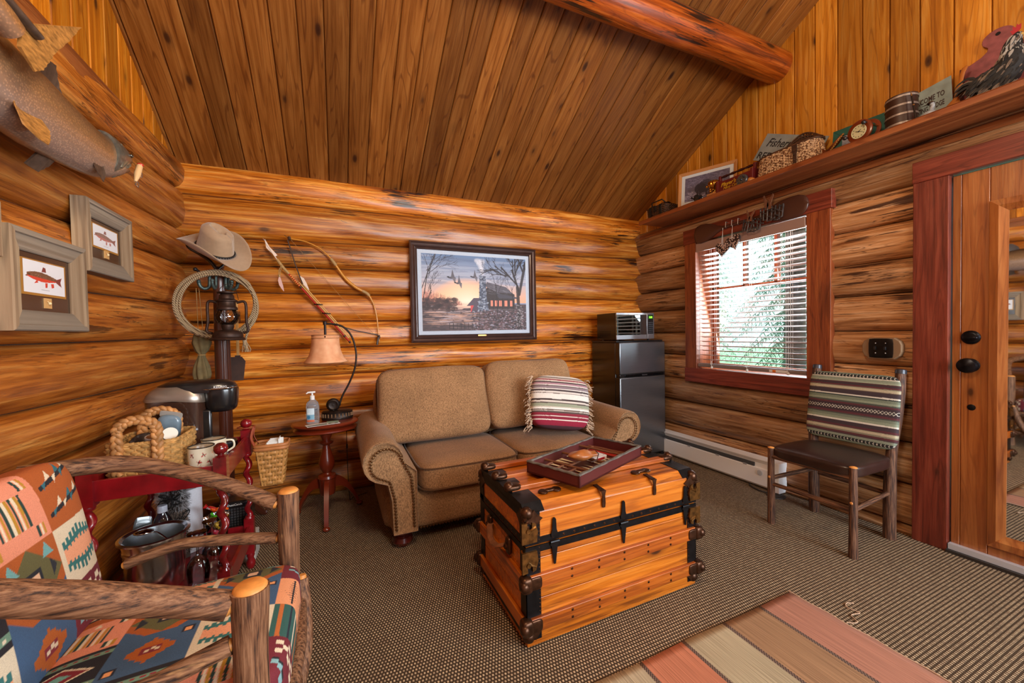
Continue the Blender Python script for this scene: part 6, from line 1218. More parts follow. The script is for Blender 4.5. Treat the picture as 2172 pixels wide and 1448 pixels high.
for ph in (0, PI/2, PI, 3*PI/2): mb.tube([T @ Vector((.064*math.cos(ph+.9*(t-.5)), .064*math.sin(ph+.9*(t-.5)), .105+.075*t)) for t in [j/8 for j in range(9)]], .0018, 4); mb.tube([T @ Vector((.064*math.cos(ph-.9*(t-.5)), .064*math.sin(ph-.9*(t-.5)), .105+.075*t)) for t in [j/8 for j in range(9)]], .0018, 4)
obj('wire_guard', mb, LR, gl); mb = MB().lathe([(.055, .188), (.055, .20), (.046, .21), (.045, .235), (.055, .238), (.056, .245), (.04, .255), (.038, .275), (.03, .285), (.05, .29), (.05, .296), (.001, .305)], 30, T); obj('chimney_cap', mb, LR, o, smooth=40)
for sx in (-1, 1): mb = MB().tube(smoothp([T @ Vector(p) for p in ((sx*.05, 0, .232), (sx*.085, 0, .24), (sx*.098, 0, .215), (sx*.098, 0, .12), (sx*.105, 0, .06), (sx*.08, 0, .045))]), .0105, 8, flat=.75); obj('side_tube', mb, LR, o, smooth=60)
mb = MB().tube(smoothp([T @ Vector(p) for p in ((-.06, 0, .25), (-.035, .04, .33), (.0, .08, .355), (.035, .04, .33), (.06, 0, .25))]), .0018, 5); obj('bail', mb, LR, o)
# cloth bag and fly swatter
o = thing('cloth_bag', 'olive cloth bag tied with cord hanging on the coat rack', 'bag', (-.785, 3.12, 1.0)); mb = MB(); rings = []
for z, w_ in ((1.30, .03), (1.27, .05), (1.22, .058), (1.17, .04), (1.145, .018), (1.12, .028), (1.07, .048), (1.02, .055), (.99, .048), (.985, .02)): rings.append([(-.785+.82*w_*(1+.16*math.sin(7*a+z*20))*math.cos(a)-.02*(1.15-z), 3.13+w_*.6*(1+.16*math.sin(7*a+z*20))*math.sin(a), z) for a in [2*PI*k/48 for k in range(48)]])
mb.loft(rings); obj('bag_body', mb, mat('olive_cloth', '6a5a38', .85, noise=.25, nscale=25), o, smooth=60); mb = MB().tube([(-.785+.02*math.cos(t), 3.13+.014*math.sin(t), 1.143) for t in [2*PI*k/14 for k in range(14)]], .004, 5, True)
for dx in (-.012, .012): mb.tube([(-.785+dx, 3.12, 1.29), (-.79+dx*.6, 3.11, 1.57)], .0018, 4)
obj('tie_cord', mb, SIN, o)
o = thing('fly_swatter', 'leather fly swatter with wooden stick hanging beside the coat rack post', 'fly swatter', (-.59, 3.17, .95)); mb = MB().box((-.612, 3.195, 1.10), (-.595, 3.202, 1.50)); obj('stick', mb, mat('pale_stick', 'c09050', .5), o, smooth=0, bevel=.002)
mb = MB().prism([(-.065, -.13), (.025, -.13), (.04, .0), (.02, .03), (-.045, .03), (-.06, .0)], .003, frame((-.60, 3.19, 1.09), (1, 0, 0), (0, 0, 1)) @ Matrix.Diagonal((1, 1, 1, 1))); mb.box((-.62, 3.188, 1.07), (-.59, 3.204, 1.13)); obj('leather_flap', mb, mat('swatter_leather', '3a2014', .6, noise=.2, nscale=30), o, smooth=0, bevel=.001)
mb = MB().tube([(-.605, 3.195, 1.495), (-.615, 3.15, 1.55), (-.60, 3.15, 1.57)], .0015, 4); obj('loop', mb, SIN, o)
# ---------------------------------------------------------------- mounted trout and framed trout prints on the left wall
o = thing('mounted_trout', 'large mounted lake trout with curled tail on the upper left log wall', 'fish mount', (-.88, 1.75, 1.95))
SPN = [(-.80, 2.20, 2.015, .020, .026), (-.80, 2.18, 2.012, .034, .050), (-.80, 2.13, 1.993, .046, .068), (-.805, 2.06, 1.972, .052, .080), (-.81, 1.97, 1.952, .058, .088), (-.815, 1.82, 1.950, .066, .104), (-.815, 1.66, 1.952, .07, .118), (-.81, 1.50, 1.957, .068, .118), (-.80, 1.36, 1.972, .058, .098), (-.775, 1.25, 2.005, .046, .07), (-.74, 1.23, 2.045, .036, .05), (-.71, 1.29, 2.045, .03, .038), (-.70, 1.385, 2.01, .026, .030)]
cs_ = [Vector(p[:3]) for p in SPN]; q = smoothp(cs_, 4); rings = []; cols = []; NR = 40
for i, c in enumerate(q):
    k = min(i/4, len(SPN)-1); a_ = int(min(k, len(SPN)-2)); t = k-a_; w_ = SPN[a_][3]+(SPN[a_+1][3]-SPN[a_][3])*t; h_ = SPN[a_][4]+(SPN[a_+1][4]-SPN[a_][4])*t
    tn = (q[min(i+1, len(q)-1)]-q[max(i-1, 0)]).normalized(); up = Vector((0, 0, 1)); up = (up-tn*up.dot(tn)).normalized(); sd = tn.cross(up)
    ring = []
    for j in range(NR):
        a = 2*PI*j/NR; ring.append(c+up*math.sin(a)*h_*(1 if math.sin(a) > 0 else 1.05)+sd*math.cos(a)*w_); v = math.sin(a); f_ = i/len(q)
        back, side, belly, grey = np.array(lin('3a2c20')), np.array(lin('8a6442')), np.array(lin('8c7468')), np.array(lin('5a4c44'))
        col = side*(1-max(0, v))**1+back*max(0, v) if v > 0 else side*(1+v*1.2 if v > -.8 else 0)+belly*min(1, -v*1.2)
        if f_ < .16: col = np.array(lin('3c3a34'))*(1.1 if v > 0 else 1.5)
        if f_ > .8: col = col*.5+np.array(lin('8a5a2c'))*.5
        cols.append((*col, 1))
    rings.append(ring)
m, n, l, b = newmat('trout_skin'); a = n.new('ShaderNodeAttribute'); a.attribute_name = 'Col'; t = n.new('ShaderNodeTexCoord'); vo = n.new('ShaderNodeTexVoronoi'); vo.inputs['Scale'].default_value = 150; l.new(t.outputs['Object'], vo.inputs[0]); r_ = n.new('ShaderNodeValToRGB'); l.new(vo.outputs['Distance'], r_.inputs[0]); r_.color_ramp.elements[0].position = .2; r_.color_ramp.elements[1].position = .5
r_.color_ramp.elements[0].color = (1.35, 1.3, 1.2, 1); r_.color_ramp.elements[1].color = (.85, .85, .85, 1); x = n.new('ShaderNodeMix'); x.data_type = 'RGBA'; x.blend_type = 'MULTIPLY'; x.inputs['Factor'].default_value = 1; l.new(a.outputs['Color'], x.inputs[6]); l.new(r_.outputs[0], x.inputs[7]); l.new(x.outputs[2], b.inputs['Base Color']); b.inputs['Roughness'].default_value = .33; b.inputs['Coat Weight'].default_value = .35
mb = MB().loft(rings); fb = obj('trout_body', mb, m, o, smooth=80, cols=cols)
FIN = mat('fin_amber', '9a6a34', .4, noise=.45, nscale=14, stretch=(1, 3, 9)); FIND = mat('fin_dark', '4a382c', .45, noise=.3, nscale=60)
def fin(name, pts, base, m_, parent, nr=9, th=.004):
    """a ribbed fan between the base edge and the outer edge"""
    mb = MB(); n = len(pts); R_ = []
    B = [Vector(base[0]).lerp(Vector(base[1]), i/(n-1)) for i in range(n)]; N = (Vector(pts[-1])-Vector(base[0])).cross(Vector(pts[0])-Vector(base[1])).normalized()
    P_ = [Vector(p) for p in pts]
    for i in range((n-1)*4+1):
        k = min(i/4, n-1.0001); a_ = int(k); t = k-a_; b0 = B[a_].lerp(B[a_+1], t); p0 = P_[a_].lerp(P_[a_+1], t); rib = N*th*(.5+.5*math.cos(i*PI)); R_.append([b0+N*th, p0+N*th*.2+rib*.6, p0-N*th*.2, b0-N*th])
    mb.loft(R_); return obj(name, mb, m_, parent, smooth=60)
fin('tail_fin', [(-.69, 1.665, 2.215), (-.69, 1.60, 2.13), (-.69, 1.53, 2.05), (-.69, 1.50, 2.005), (-.69, 1.475, 1.97), (-.69, 1.44, 1.945)], ((-.69, 1.40, 2.04), (-.69, 1.39, 1.975)), FIN, o); mb = MB().tube([(-.69, 1.30, 2.055), (-.685, 1.37, 2.045), (-.68, 1.44, 2.035)], [.022, .018, .014], 10, flat=.6); obj('tail_upper_lobe', mb, FIND, o, smooth=60)
fin('dorsal_fin', [(-.80, 1.70, 2.10), (-.80, 1.74, 2.135), (-.80, 1.775, 2.14), (-.80, 1.785, 2.09), (-.80, 1.81, 2.04)], ((-.81, 1.68, 2.05), (-.81, 1.82, 2.03)), FIND, o); fin('pelvic_fin', [(-.74, 1.60, 1.855), (-.73, 1.58, 1.825), (-.72, 1.55, 1.80), (-.72, 1.51, 1.80), (-.73, 1.47, 1.82), (-.74, 1.46, 1.87)], ((-.76, 1.60, 1.89), (-.77, 1.52, 1.885)), FIN, o); fin('pectoral_fin', [(-.765, 1.96, 1.90), (-.76, 1.955, 1.86), (-.76, 1.94, 1.83), (-.765, 1.91, 1.86), (-.77, 1.89, 1.89)], ((-.775, 1.97, 1.92), (-.775, 1.92, 1.915)), FIND, o); fin('anal_fin', [(-.84, 1.80, 1.82), (-.85, 1.77, 1.79), (-.86, 1.73, 1.80)], ((-.82, 1.82, 1.87), (-.82, 1.74, 1.86)), FIND, o)
mb = MB().ball((-.758, 2.165, 2.018), .009, 12); 
HD = mat('trout_head', '4e4c44', .3, noise=.35, nscale=70, coat=.3)
def hring(y, z, w_, hu, hd_): return [(-.80+w_*math.cos(a), y, z+(hu if math.sin(a) > 0 else hd_)*math.sin(a)) for a in [2*PI*k/24 for k in range(24)]]
hm = MB().loft([hring(2.03, 1.972, .055, .082, .083), hring(2.045, 1.974, .058, .083, .084), hring(2.10, 1.988, .054, .070, .070), hring(2.15, 2.002, .046, .052, .045), hring(2.20, 2.012, .034, .034, .018), hring(2.245, 2.018, .020, .018, .008), hring(2.256, 2.018, .006, .006, .004)]); hd0 = obj('head', hm, HD, o, smooth=60)
hm = MB().loft([hring(2.08, 1.95, .040, .02, .045), hring(2.14, 1.955, .036, .012, .026), hring(2.20, 1.968, .026, .008, .016), hring(2.232, 1.978, .010, .004, .006)]); obj('lower_jaw', hm, HD, o, smooth=60)
ey = obj('eye', mb, mat('eye_amber', '2a1c0c', .1, coat=1), o, smooth=60); mb = MB(); mb.tube([(-.772, 2.19, 1.99), (-.760, 2.155, 1.975), (-.755, 2.12, 1.955)], .006, 6); mb.tube([(-.76, 2.085, 2.03), (-.748, 2.07, 1.985), (-.752, 2.06, 1.93)], .005, 6); mb.tube([(-.79, 2.195, 1.99), (-.785, 2.15, 1.945), (-.79, 2.08, 1.905)], .013, 8); obj('jaw', mb, mat('jaw_grey', '5e5648', .35, noise=.3, nscale=60), o, smooth=60)
o = thing('fishing_lure', 'pale wooden fishing lure with red eye hanging from the trout mouth', 'fishing lure', (-0.748, 2.198, 1.909)); mb = MB().tube([(-0.743, 2.206, 2.004), (-0.743, 2.200, 1.989), (-0.746, 2.183, 1.949), (-0.748, 2.168, 1.914)], [.005, .011, .012, .005], 10); lb = obj('lure_body', mb, mat('lure_cream', 'd0a878', .35), o, smooth=60); mb = MB().ball((-0.742, 2.204, 1.997), (.012, .011, .009), 10); obj('red_head', mb, mat('lure_red', 'b83020', .4), lb); mb = MB()
for p in ((-0.744, 2.193, 1.964), (-0.748, 2.168, 1.914)): mb.tube([Vector(p)+Vector(d) for d in ((.008, 0, 0), (.012, -.002, -.015), (.008, .004, -.022), (.002, .004, -.014))], .0014, 4); mb.tube([Vector(p)+Vector(d) for d in ((.006, 0, 0), (.002, -.008, -.018), (.004, -.014, -.012))], .0014, 4)
obj('treble_hook', mb, SIL, lb)
BARN = wood('barn_wood', '544a40', '867a6c', 'b0a290', 'y', .75, .35, 1.3, .2, 0, .6, 4, .35, streakcol='3a2818', rings=.6); BARNZ = wood('barn_wood_upright', '6a4c2e', '9a846a', 'c0ac8c', 'z', .75, .35, 1.3, .2, 0, .6, 4, .35, streakcol='3a2818', rings=.6)
def barn_frame(label, y0, y1, z0, z1, xf, fishcols, bgx, redder):
    o = thing('barnwood_frame', label, 'framed picture', (xf, (y0+y1)/2, z0), 0, 'barnwood framed trout prints'); w_, h_ = y1-y0, z1-z0; T = frame((xf-.03, (y0+y1)/2, (z0+z1)/2), (0, 1, 0), (0, 0, 1)); a, b = w_/2, h_/2; fw = .066
    cs = [(-a, -b), (a, -b), (a, b), (-a, b)]; prof = [(0, 0), (0, .046), (.004, .050), (.018, .050), (.021, .044), (fw-.004, .034), (fw, .030), (fw, 0)]
    for i in range(4):
        mb = MB(); mb.rn = .15+.22*i
        def ring(c): sx = 1 if c[0] < 0 else -1; sy = 1 if c[1] < 0 else -1; return [(c[0]+sx*t, c[1]+sy*t, z) for t, z in prof]
        mb.loft([ring(cs[i]), ring(cs[(i+1) % 4])], T=T); obj('frame_rail' if i % 2 == 0 else 'frame_stile', mb, BARN if i % 2 == 0 else BARNZ, o, smooth=0)
    mb = MB().box((-a+.05, -b+.05, 0), (a-.05, b-.05, .026), T); obj('backing', mb, mat('dark_mat', '3a2a20', .25, coat=.6), o, smooth=0)
    mw_, mh_ = (w_-2*fw)*.80, (h_-2*fw)*.56; cx, cy = -.008, h_*.055; mb = MB().box((cx-mw_/2-.006, cy-mh_/2-.008, .026), (cx+mw_/2+.008, cy+mh_/2+.004, .0285), T); obj('gilt_edge', mb, mat('gilt', 'b8843c', .4, .4), o, smooth=0)
    cv = Canvas(200, 140, 'd8d8dc'); C1, C2, C3 = fishcols
    xs = np.linspace(.08, .80, 30); top = [(x, .56+.15*math.sin(PI*min(1, (x-.05)/.80))**.8*(1-.35*(x-.08)/.72)-.10*(x-.3)) for x in xs]; bot = [(x, .52-.16*math.sin(PI*min(1, (x-.05)/.80))**.8*(1-.4*(x-.08)/.72)-.10*(x-.3)) for x in xs]
    cv.poly(top+bot[::-1], C1); mid = [(x, (t_[1]+b_[1])/2-.03) for x, t_, b_ in zip(xs, top, bot)]; cv.poly(mid+bot[::-1], C2)
    cv.poly([(.77, .52), (.93, .62), (.89, .46), (.92, .30), (.78, .42)], C3); cv.poly([(.42, .70), (.46, .86), (.52, .84), (.53, .70)], C3); cv.poly([(.30, .42), (.24, .30), (.34, .34)], C2); cv.poly([(.50, .36), (.50, .20), (.55, .22), (.56, .37)], C2); cv.poly([(.64, .36), (.66, .22), (.72, .26), (.71, .38)], C2); cv.poly([(.08, .54), (.04, .50), (.10, .48)], C1)
    rg = random.Random(1)
    for i in range(120): x = rg.uniform(.14, .78); cv.ell(x, .60-.10*(x-.3)+rg.uniform(-.10, .08)*(1-abs(x-.4)), .005, .006, rg.choice([C3, 'e0c0a0', '6a4030']), .6)
    cv.ell(.13, .555, .014, .018, '1a1410'); cv.rect(.40, .12, .60, .135, '8a8a8a')
    picture('trout_print', cv, T @ TR((cx, cy, .029)), mw_, mh_, vcol('print_gloss', .4), o)
    mb = MB(); s_ = .034; px, py = cx+(.004 if not redder else .01), -h_*.5+fw+.028; mb.box((px-s_/2, py-s_/2, .026), (px+s_/2, py+s_/2, .030), T); fl = obj('fly_mount', mb, mat('gilt_pale', 'c0945c', .5), o, smooth=0); mb = MB().ball(T @ Vector((px, py, .033)), .005, 8); mb.tube([T @ Vector((px-.004, py, .033)), T @ Vector((px-.012, py+.006, .034))], .0015, 4); obj('fishing_fly', mb, mat('fly_pale', 'e0c898', .6), fl)
    return o
# near and far frame; both hang on the logs
barn_frame('weathered barnwood frame with a red bellied trout print, the lower nearer one', 1.672, 2.062, 1.284, 1.602, -.885, ('6e4a34', 'c8402c', '7a3a34'), 0, True)
barn_frame('grey barnwood frame with a pink trout print, the higher one toward the corner', 2.105, 2.485, 1.526, 1.818, -.895, ('8a6a60', 'b07068', '8a5c54'), 0, False)
o = thing('barnwood_frame', 'edge of a pale barnwood frame at the far left border above the lower trout frame', 'framed picture', (-.9, 1.55, 1.6)); mb = MB(); mb.rn = .7; mb.box((-.915, 1.34, 1.495), (-.865, 1.64, 1.655)); obj('frame_stile', mb, BARNZ, o, smooth=0, bevel=.003)
# ---------------------------------------------------------------- red barley twist stand and its contents
RED = mat('red_paint', '7a0c14', .28, noise=.3, nscale=18, coat=.5); REDD = mat('red_brown_twist', '6a1014', .2, noise=.5, nscale=22, coat=.7)
X0, X1, Y0, Y1 = -.865, -.45, 2.0, 2.52
o = thing('red_stand', 'red painted two tier stand with barley twist posts beside the armchair', 'stand', (-.66, 2.26, 0)); ST = o
for x in (X0, X1):
    for y in (Y0, Y1):
        mb = MB(); T = Matrix.Translation((x, y, 0))
        mb.lathe([(.001, 0), (.014, 0), (.022, .015), (.022, .035), (.014, .055), (.02, .07), (.016, .085), (.001, .085)], 20, T); mb.cbox((x, y, .18), (.044, .044, .19))
        n_ = 56; v = []
        R_ = []
        for i in range(n_+1):
            z = .275+.345*i/n_; ph = i/n_*2*PI*3.6; env = min(1, i/3, (n_-i)/3)
            R_.append([(x+.008*env*math.cos(ph)+.0145*math.cos(a), y+.008*env*math.sin(ph)+.0145*math.sin(a), z) for a in [2*PI*k/16 for k in range(16)]])
        mb.loft(R_); mb.lathe([(.018, .27), (.022, .275), (.018, .285), (.001, .285)], 20, T); mb.lathe([(.001, .61), (.018, .61), (.022, .62), (.018, .63)], 20, T); mb.cbox((x, y, .69), (.046, .046, .13)); mb.lathe([(.022, .75), (.024, .754), (.012, .76), (.012, .765), (.022, .772), (.027, .785), (.024, .80), (.012, .81), (.001, .812)], 24, T)
        obj('post', mb, REDD if x > -.6 and y < 2.3 else RED, o, smooth=50)
for nm, z0, z1, zs in (('upper_tray', .64, .72, .6935), ('lower_tray', .15, .235, .20)):
    mb = MB().box((X0, Y0, zs-.012), (X1, Y1, zs)); sh_ = obj(nm, mb, RED, o, smooth=0); mb = MB()
    for b in ((X0, Y0-.008, z0, X1, Y0+.008, z1), (X0, Y1-.008, z0, X1, Y1+.008, z1), (X0-.008, Y0, z0, X0+.008, Y1, z1), (X1-.008, Y0, z0, X1+.008, Y1, z1)): mb.box(b[:3], b[3:])
    obj('rail', mb, RED, sh_, smooth=0, bevel=.002)
TZ = .695; LZ = .2012
# seagrass basket with braided handles
SG = mat('seagrass', 'b58a50', .6, noise=.4, nscale=45); SGD = mat('seagrass_plait', 'b07c48', .55, noise=.4, nscale=30)
o = thing('woven_basket', 'tan seagrass basket with braided handles full of coffee supplies on the red stand', 'basket', (-.735, 2.205, TZ)); bx, by = -.727, 2.187; bw, bd, bh = .225, .255, .130
wicker('woven_body', bx, by, TZ, bw, bd, bh, 11, .0068, SG, o, .03, 7, 22)
mb = MB()
for j in range(2): mb.tube([(bx+x*1.03, by+y*1.03, TZ+bh+.004+.004*math.sin(i*1.6+j*PI)) for i, (x, y) in enumerate(sring((0, 0), bw, bd, 7, 100))], .007, 6, True)
obj('rim', mb, SG, o, smooth=60)
for y_ in (by-bd/2-.014, by+bd/2-.04):
    mb = MB(); n_ = 70
    for st_ in range(3):
        pts = []
        for i in range(n_+1):
            t = i/n_; 
            if t < .3: px, pz = -.062, -.08+.17*t/.3
            elif t > .7: px, pz = .062, .09-.17*(t-.7)/.3
            else: a = PI*(1-(t-.3)/.4); px, pz = .062*math.cos(a), .09+.062*math.sin(a)*.75
            nx, nz = (1, 0) if t < .3 or t > .7 else (math.cos(PI*(1-(t-.3)/.4)), math.sin(PI*(1-(t-.3)/.4)))
            ph = t*2*PI*7+st_*2*PI/3; o1 = .011*math.sin(ph); o2 = .006*math.sin(2*ph); pts.append((bx-.005+px+nx*o1, y_+o2, TZ+bh*.75+.0+pz+nz*o1))
        mb.tube(pts, .0105, 8)
    obj('braided_handle', mb, SGD, o, smooth=60)
o = thing('coffee_pod', 'white coffee pod with foil lid standing upright in the seagrass basket', 'coffee pod', (-.70, 2.15, .75)); mb = MB().lathe([(.001, -.04), (.018, -.04), (.022, 0), (.025, .001), (.025, .004), (.001, .004)], 24, TR((-.715, 2.135, .835), (.25, .1, 0))); obj('cup', mb, mat('pod_white', 'd8d4cc', .4), o); mb = MB().lathe([(.001, .0045), (.020, .0045), (.020, .0055), (.001, .006)], 24, TR((-.715, 2.135, .835), (.25, .1, 0))); obj('lid', mb, mat('pod_brown', '7a5030', .4, noise=.6, nscale=90), o)
o2 = thing('coffee_pod', 'plain white coffee pod seen from its side in the seagrass basket', 'coffee pod', (-.655, 2.16, .75)); mb = MB().lathe([(.001, -.026), (.019, -.026), (.024, .02), (.027, .021), (.027, .025), (.001, .025)], 24, TR((-.665, 2.16, .833), (1.1, .1, .3))); obj('cup', mb, mat('pod_white', 'd8d4cc', .4), o2)
o = thing('coffee_bag', 'clear and blue packet standing in the seagrass basket', 'packet', (-.64, 2.25, .75)); mb = MB().cushion((0, 0, 0), (.09, .03, .13), 4, 10, .3, TR((-.69, 2.235, .845), (.1, .15, -.2)), 1, .04); obj('packet_body', mb, mat('packet_blue', '6a8090', .25, coat=.6, noise=.35, nscale=14), o); mb = MB().cushion((0, 0, 0), (.088, .006, .03), 6, 6, 0, TR((-.68, 2.235, .91), (.1, .2, -.2)), 1); obj('packet_header', mb, mat('packet_grey', '9a9690', .4), o)
mb = MB().lathe([(.001, 0), (.05, 0), (.056, .006), (.052, .012), (.03, .018), (.001, .02)], 36, TR((-.762, 2.20, .79), (1.25, 0, .35))); t_ = obj('pan_lid', mb, mat('smoked_lid', '2c2a2c', .12, .4, coat=.6), None); tag(t_, 'round smoked lid standing inside the seagrass basket behind its front handle', 'lid')
# enamel mugs with fishing flies
for i, (x, y, ro, lb) in enumerate(((-.54, 2.095, 0, 'cream enamel mug with fishing flies, the nearer of the two by the basket'), (-.525, 2.225, .6, 'cream enamel mug with fishing flies, standing behind the nearer mug'))):
    o = thing('enamel_mug', lb, 'mug', (x, y, TZ), 0, 'enamel mugs on the red stand'); R0 = .047
    cv = Canvas(420, 110, 'd4cbb4'); rg = random.Random(4+i)
    for k in range(14):
        cx, cy = (k+.5)/14+rg.uniform(-.01, .01), .3+.42*(k % 2)+rg.uniform(-.06, .06); c1 = rg.choice(['c83a1c', 'd8781c', '28382c', 'a81c24', '5a6a30']); s_ = .02
        for j in range(7): a = rg.uniform(0, 6.28); cv.line((cx, cy), (cx+1.6*s_*math.cos(a), cy+s_*6*math.sin(a)), .03, c1, .9, 4)
        cv.line((cx, cy), (cx+.022, cy-.08), .018, '241c18', 1, 4); cv.line((cx+.022, cy-.08), (cx+.014, cy-.14), .018, '241c18', 1, 4); cv.ell(cx-.004, cy+.02, .006, .05, '1c1814')
    NX, NY = 160, 30; P = []; U = []
    for j in range(NY+1):
        for k in range(NX+1): a = 2*PI*k/NX+ro; P.append((x+R0*math.cos(a), y+R0*math.sin(a), TZ+.004+.086*j/NY)); U.append((k/NX, j/NY))
    mb = MB().add(P, [(j*(NX+1)+k, j*(NX+1)+k+1, (j+1)*(NX+1)+k+1, (j+1)*(NX+1)+k) for j in range(NY) for k in range(NX)]); obj('mug_wall', mb, vcol('enamel', .18, coat=.6), o, cols=cv.sample([u[0] for u in U], [u[1] for u in U]), smooth=60)
    mb = MB().lathe([(.044, .089), (.044, .006), (.001, .004), (.001, 0), (.046, 0), (.047, .004)], 40, Matrix.Translation((x, y, TZ))); obj('mug_inside', mb, mat('enamel_cream', 'd4cbb4', .2, coat=.6), o, smooth=40); mb = MB().tube([(x+.0458*math.cos(2*PI*k/40), y+.0458*math.sin(2*PI*k/40), TZ+.091) for k in range(40)], .0026, 8, True); obj('black_rim', mb, BLK, o)
    mb = MB().tube(smoothp([(x+.045, y+.01, TZ+.075), (x+.07, y+.015, TZ+.07), (x+.073, y+.015, TZ+.04), (x+.046, y+.01, TZ+.022)]), .0045, 8); obj('handle', mb, mat('enamel_cream', 'd4cbb4', .2, coat=.6), o)
# single cup coffee maker
o = thing('coffee_maker', 'black and silver pod coffee maker at the back of the red stand', 'coffee maker', (-.66, 2.42, TZ)); cy_ = 2.43
def obox(x0, x1, y0, y1, zz, k=4, n=40): return [[(x0+(x1-x0)*(.5+p), y0+(y1-y0)*(.5+q), z) for p, q in sring((0, 0), 1, 1, k, n)] for z in zz]
mb = MB().loft(obox(-.825, -.59, cy_-.09, cy_+.072, (.70, .72, .8, .93, .955), 3.4)); obj('water_tank', mb, mat('smoked_tank', '38241c', .08, .0, coat=.8, noise=.15, nscale=6), o, smooth=50)
rg_ = []
for z, s_, sh_ in ((.955, 1.0, 0), (.965, 1.01, 0), (.985, .97, .005), (1.005, .88, .012), (1.02, .76, .02)): rg_.append([(-.7175+(x+.7175)*s_+sh_+.0, cy_-.005+(y-cy_+.005)*s_, z-.16*max(0, (x+.70))*(1 if s_ > .8 else .6)) for x, y, _ in obox(-.828, -.587, cy_-.093, cy_+.075, (0,), 3.4)[0]])
mb = MB().loft(rg_); obj('silver_shroud', mb, mat('champagne_silver', '94887c', .3, .7), o, smooth=50)
rg_ = []
for z, s_ in ((.985, 1.0), (1.005, 1.0), (1.025, .93), (1.038, .75), (1.043, .4)): rg_.append([(-.63+x*.33*s_, cy_-.005+y*.15*s_, z) for x, y in sring((0, 0), 1, 1, 2.3, 44)])
mb = MB().loft(rg_); obj('top_lid', mb, BLK, o, smooth=50)
rg_ = []
for z, s_ in ((.885, .72), (.895, .86), (.92, .95), (.985, 1), (.995, .98)): rg_.append([(-.53+x*.14*s_, cy_-.01+y*.15*s_, z) for x, y in sring((0, 0), 1, 1, 2.4, 40)])
mb = MB().loft(rg_); hd = obj('brew_head', mb, BLK, o, smooth=50); mb = MB().tube([(-.545+.074*math.cos(a), cy_-.01+.08*math.sin(a), 1.0) for a in [math.radians(-170+200*k/24) for k in range(25)]], .006, 8, flat=.6); mb.cushion((-.545, cy_-.05, 1.002), (.13, .05, .008), 4, 8); obj('chrome_handle', mb, CR, hd, smooth=50); text('badge', 'KEURIG', mat('print_white', 'e0e0e0', .5), frame((-.52, cy_-.086, 1.010), (1, -.05, 0), (0, .3, 1)), .016, hd)
mb = MB().box((-.62, cy_-.06, .70), (-.565, cy_+.08, .90)); obj('column', mb, BLK, o, bevel=.01); mb = MB().loft(obox(-.60, -.475, cy_-.075, cy_+.07, (.696, .715, .723), 2.6)); dt = obj('drip_tray', mb, BLK, o, smooth=50); mb = MB().loft(obox(-.592, -.483, cy_-.066, cy_+.062, (.723, .726), 2.6)); obj('grate', mb, GM, dt, smooth=40); mb = MB().loft(obox(-.83, -.48, cy_-.09, cy_+.08, (.6952, .702), 4)); obj('base', mb, BLK, o)
# hanging splint basket
SPL = mat('splint', 'b07c40', .5, noise=.25, nscale=30); hx, hy = -.330, 2.50
o = thing('hanging_splint_basket', 'small woven splint basket hanging from the rear post of the red stand', 'basket', (hx, hy, .46))
mb = MB(); nz_, zb_, zt_ = 9, .455, .665
def sp(t): return .052+.024*t, .042+.018*t
for i in range(nz_):
    t = (i+.5)/nz_; z0_, z1_ = zb_+(zt_-zb_)*i/nz_, zb_+(zt_-zb_)*(i+.92)/nz_; a_, b_ = sp(t); n_ = 32; pts = sring((0, 0), a_*2, b_*2, 8, n_*2)
    outer = []; 
    R1 = []; R2 = []
    for k, (x, y) in enumerate(pts):
        of = .0022*(1 if ((k//4)+i) % 2 else -1); L = math.hypot(x, y); R1.append((hx+x+x/L*of, hy+y+y/L*of, z0_)); R2.append((hx+x+x/L*of, hy+y+y/L*of, z1_))
    mb.loft([R1, R2], cap=False)
for k in range(8):
    for (x, y) in ((-.048+.0137*k, -.04), ): mb.box((hx+x-.0045, hy+y-.002, zb_-.002), (hx+x+.0045, hy+y+.0, zb_+.0)) if 0 else None
mb.box((hx-.05, hy-.04, zb_-.002), (hx+.05, hy+.04, zb_+.002)); obj('woven_body', mb, SPL, o, smooth=20, solid=.0018); mb = MB()
for k in range(8):
    for sy in (-1, 1): a0, b0 = sp(0); a1, b1 = sp(1); f_ = -.85+1.7*k/7; mb.loft([[(hx+a*f_-.0045, hy+sy*(b+.0005), z), (hx+a*f_+.0045, hy+sy*(b+.0005), z), (hx+a*f_+.0045, hy+sy*(b+.0015), z), (hx+a*f_-.0045, hy+sy*(b+.0015), z)] for a, b, z in ((a0, b0, zb_), (a1, b1, zt_))])
obj('stake', mb, SPL, o, smooth=0); mb = MB()
for r_ in (0, 1): mb.tube([(hx+x, hy+y, zt_+.004-.016*r_) for x, y in sring((0, 0), .158, .128, 6, 40)], .0065, 8, True, flat=1.5)
obj('rim', mb, mat('splint_rim', 'a86a38', .5, noise=.2, nscale=20), o, smooth=60); mb = MB()
for dy in (-.045, .045): mb.tube(smoothp([(hx-.07, hy+dy, zt_), (hx-.09, hy+dy*.7, .715), (X1+.036, 2.52+dy*.3, .765)]), .009, 6, flat=.3)
mb.tube([(X1+.037*math.cos(2*PI*k/24), 2.52+.037*math.sin(2*PI*k/24), .768) for k in range(24)], .006, 6, True, flat=.5); obj('leather_strap', mb, mat('strap_red_brown', '8a3c20', .5), o, smooth=60)
o = thing('folded_papers', 'white folded papers standing in the hanging splint basket', 'papers', (hx, hy, .60)); mb = MB()
for k in range(4): mb.box((hx-.02+.004*k, hy-.04+.012*k, .56), (hx+.055, hy-.039+.012*k, .685+.004*k), Matrix.Identity(4))
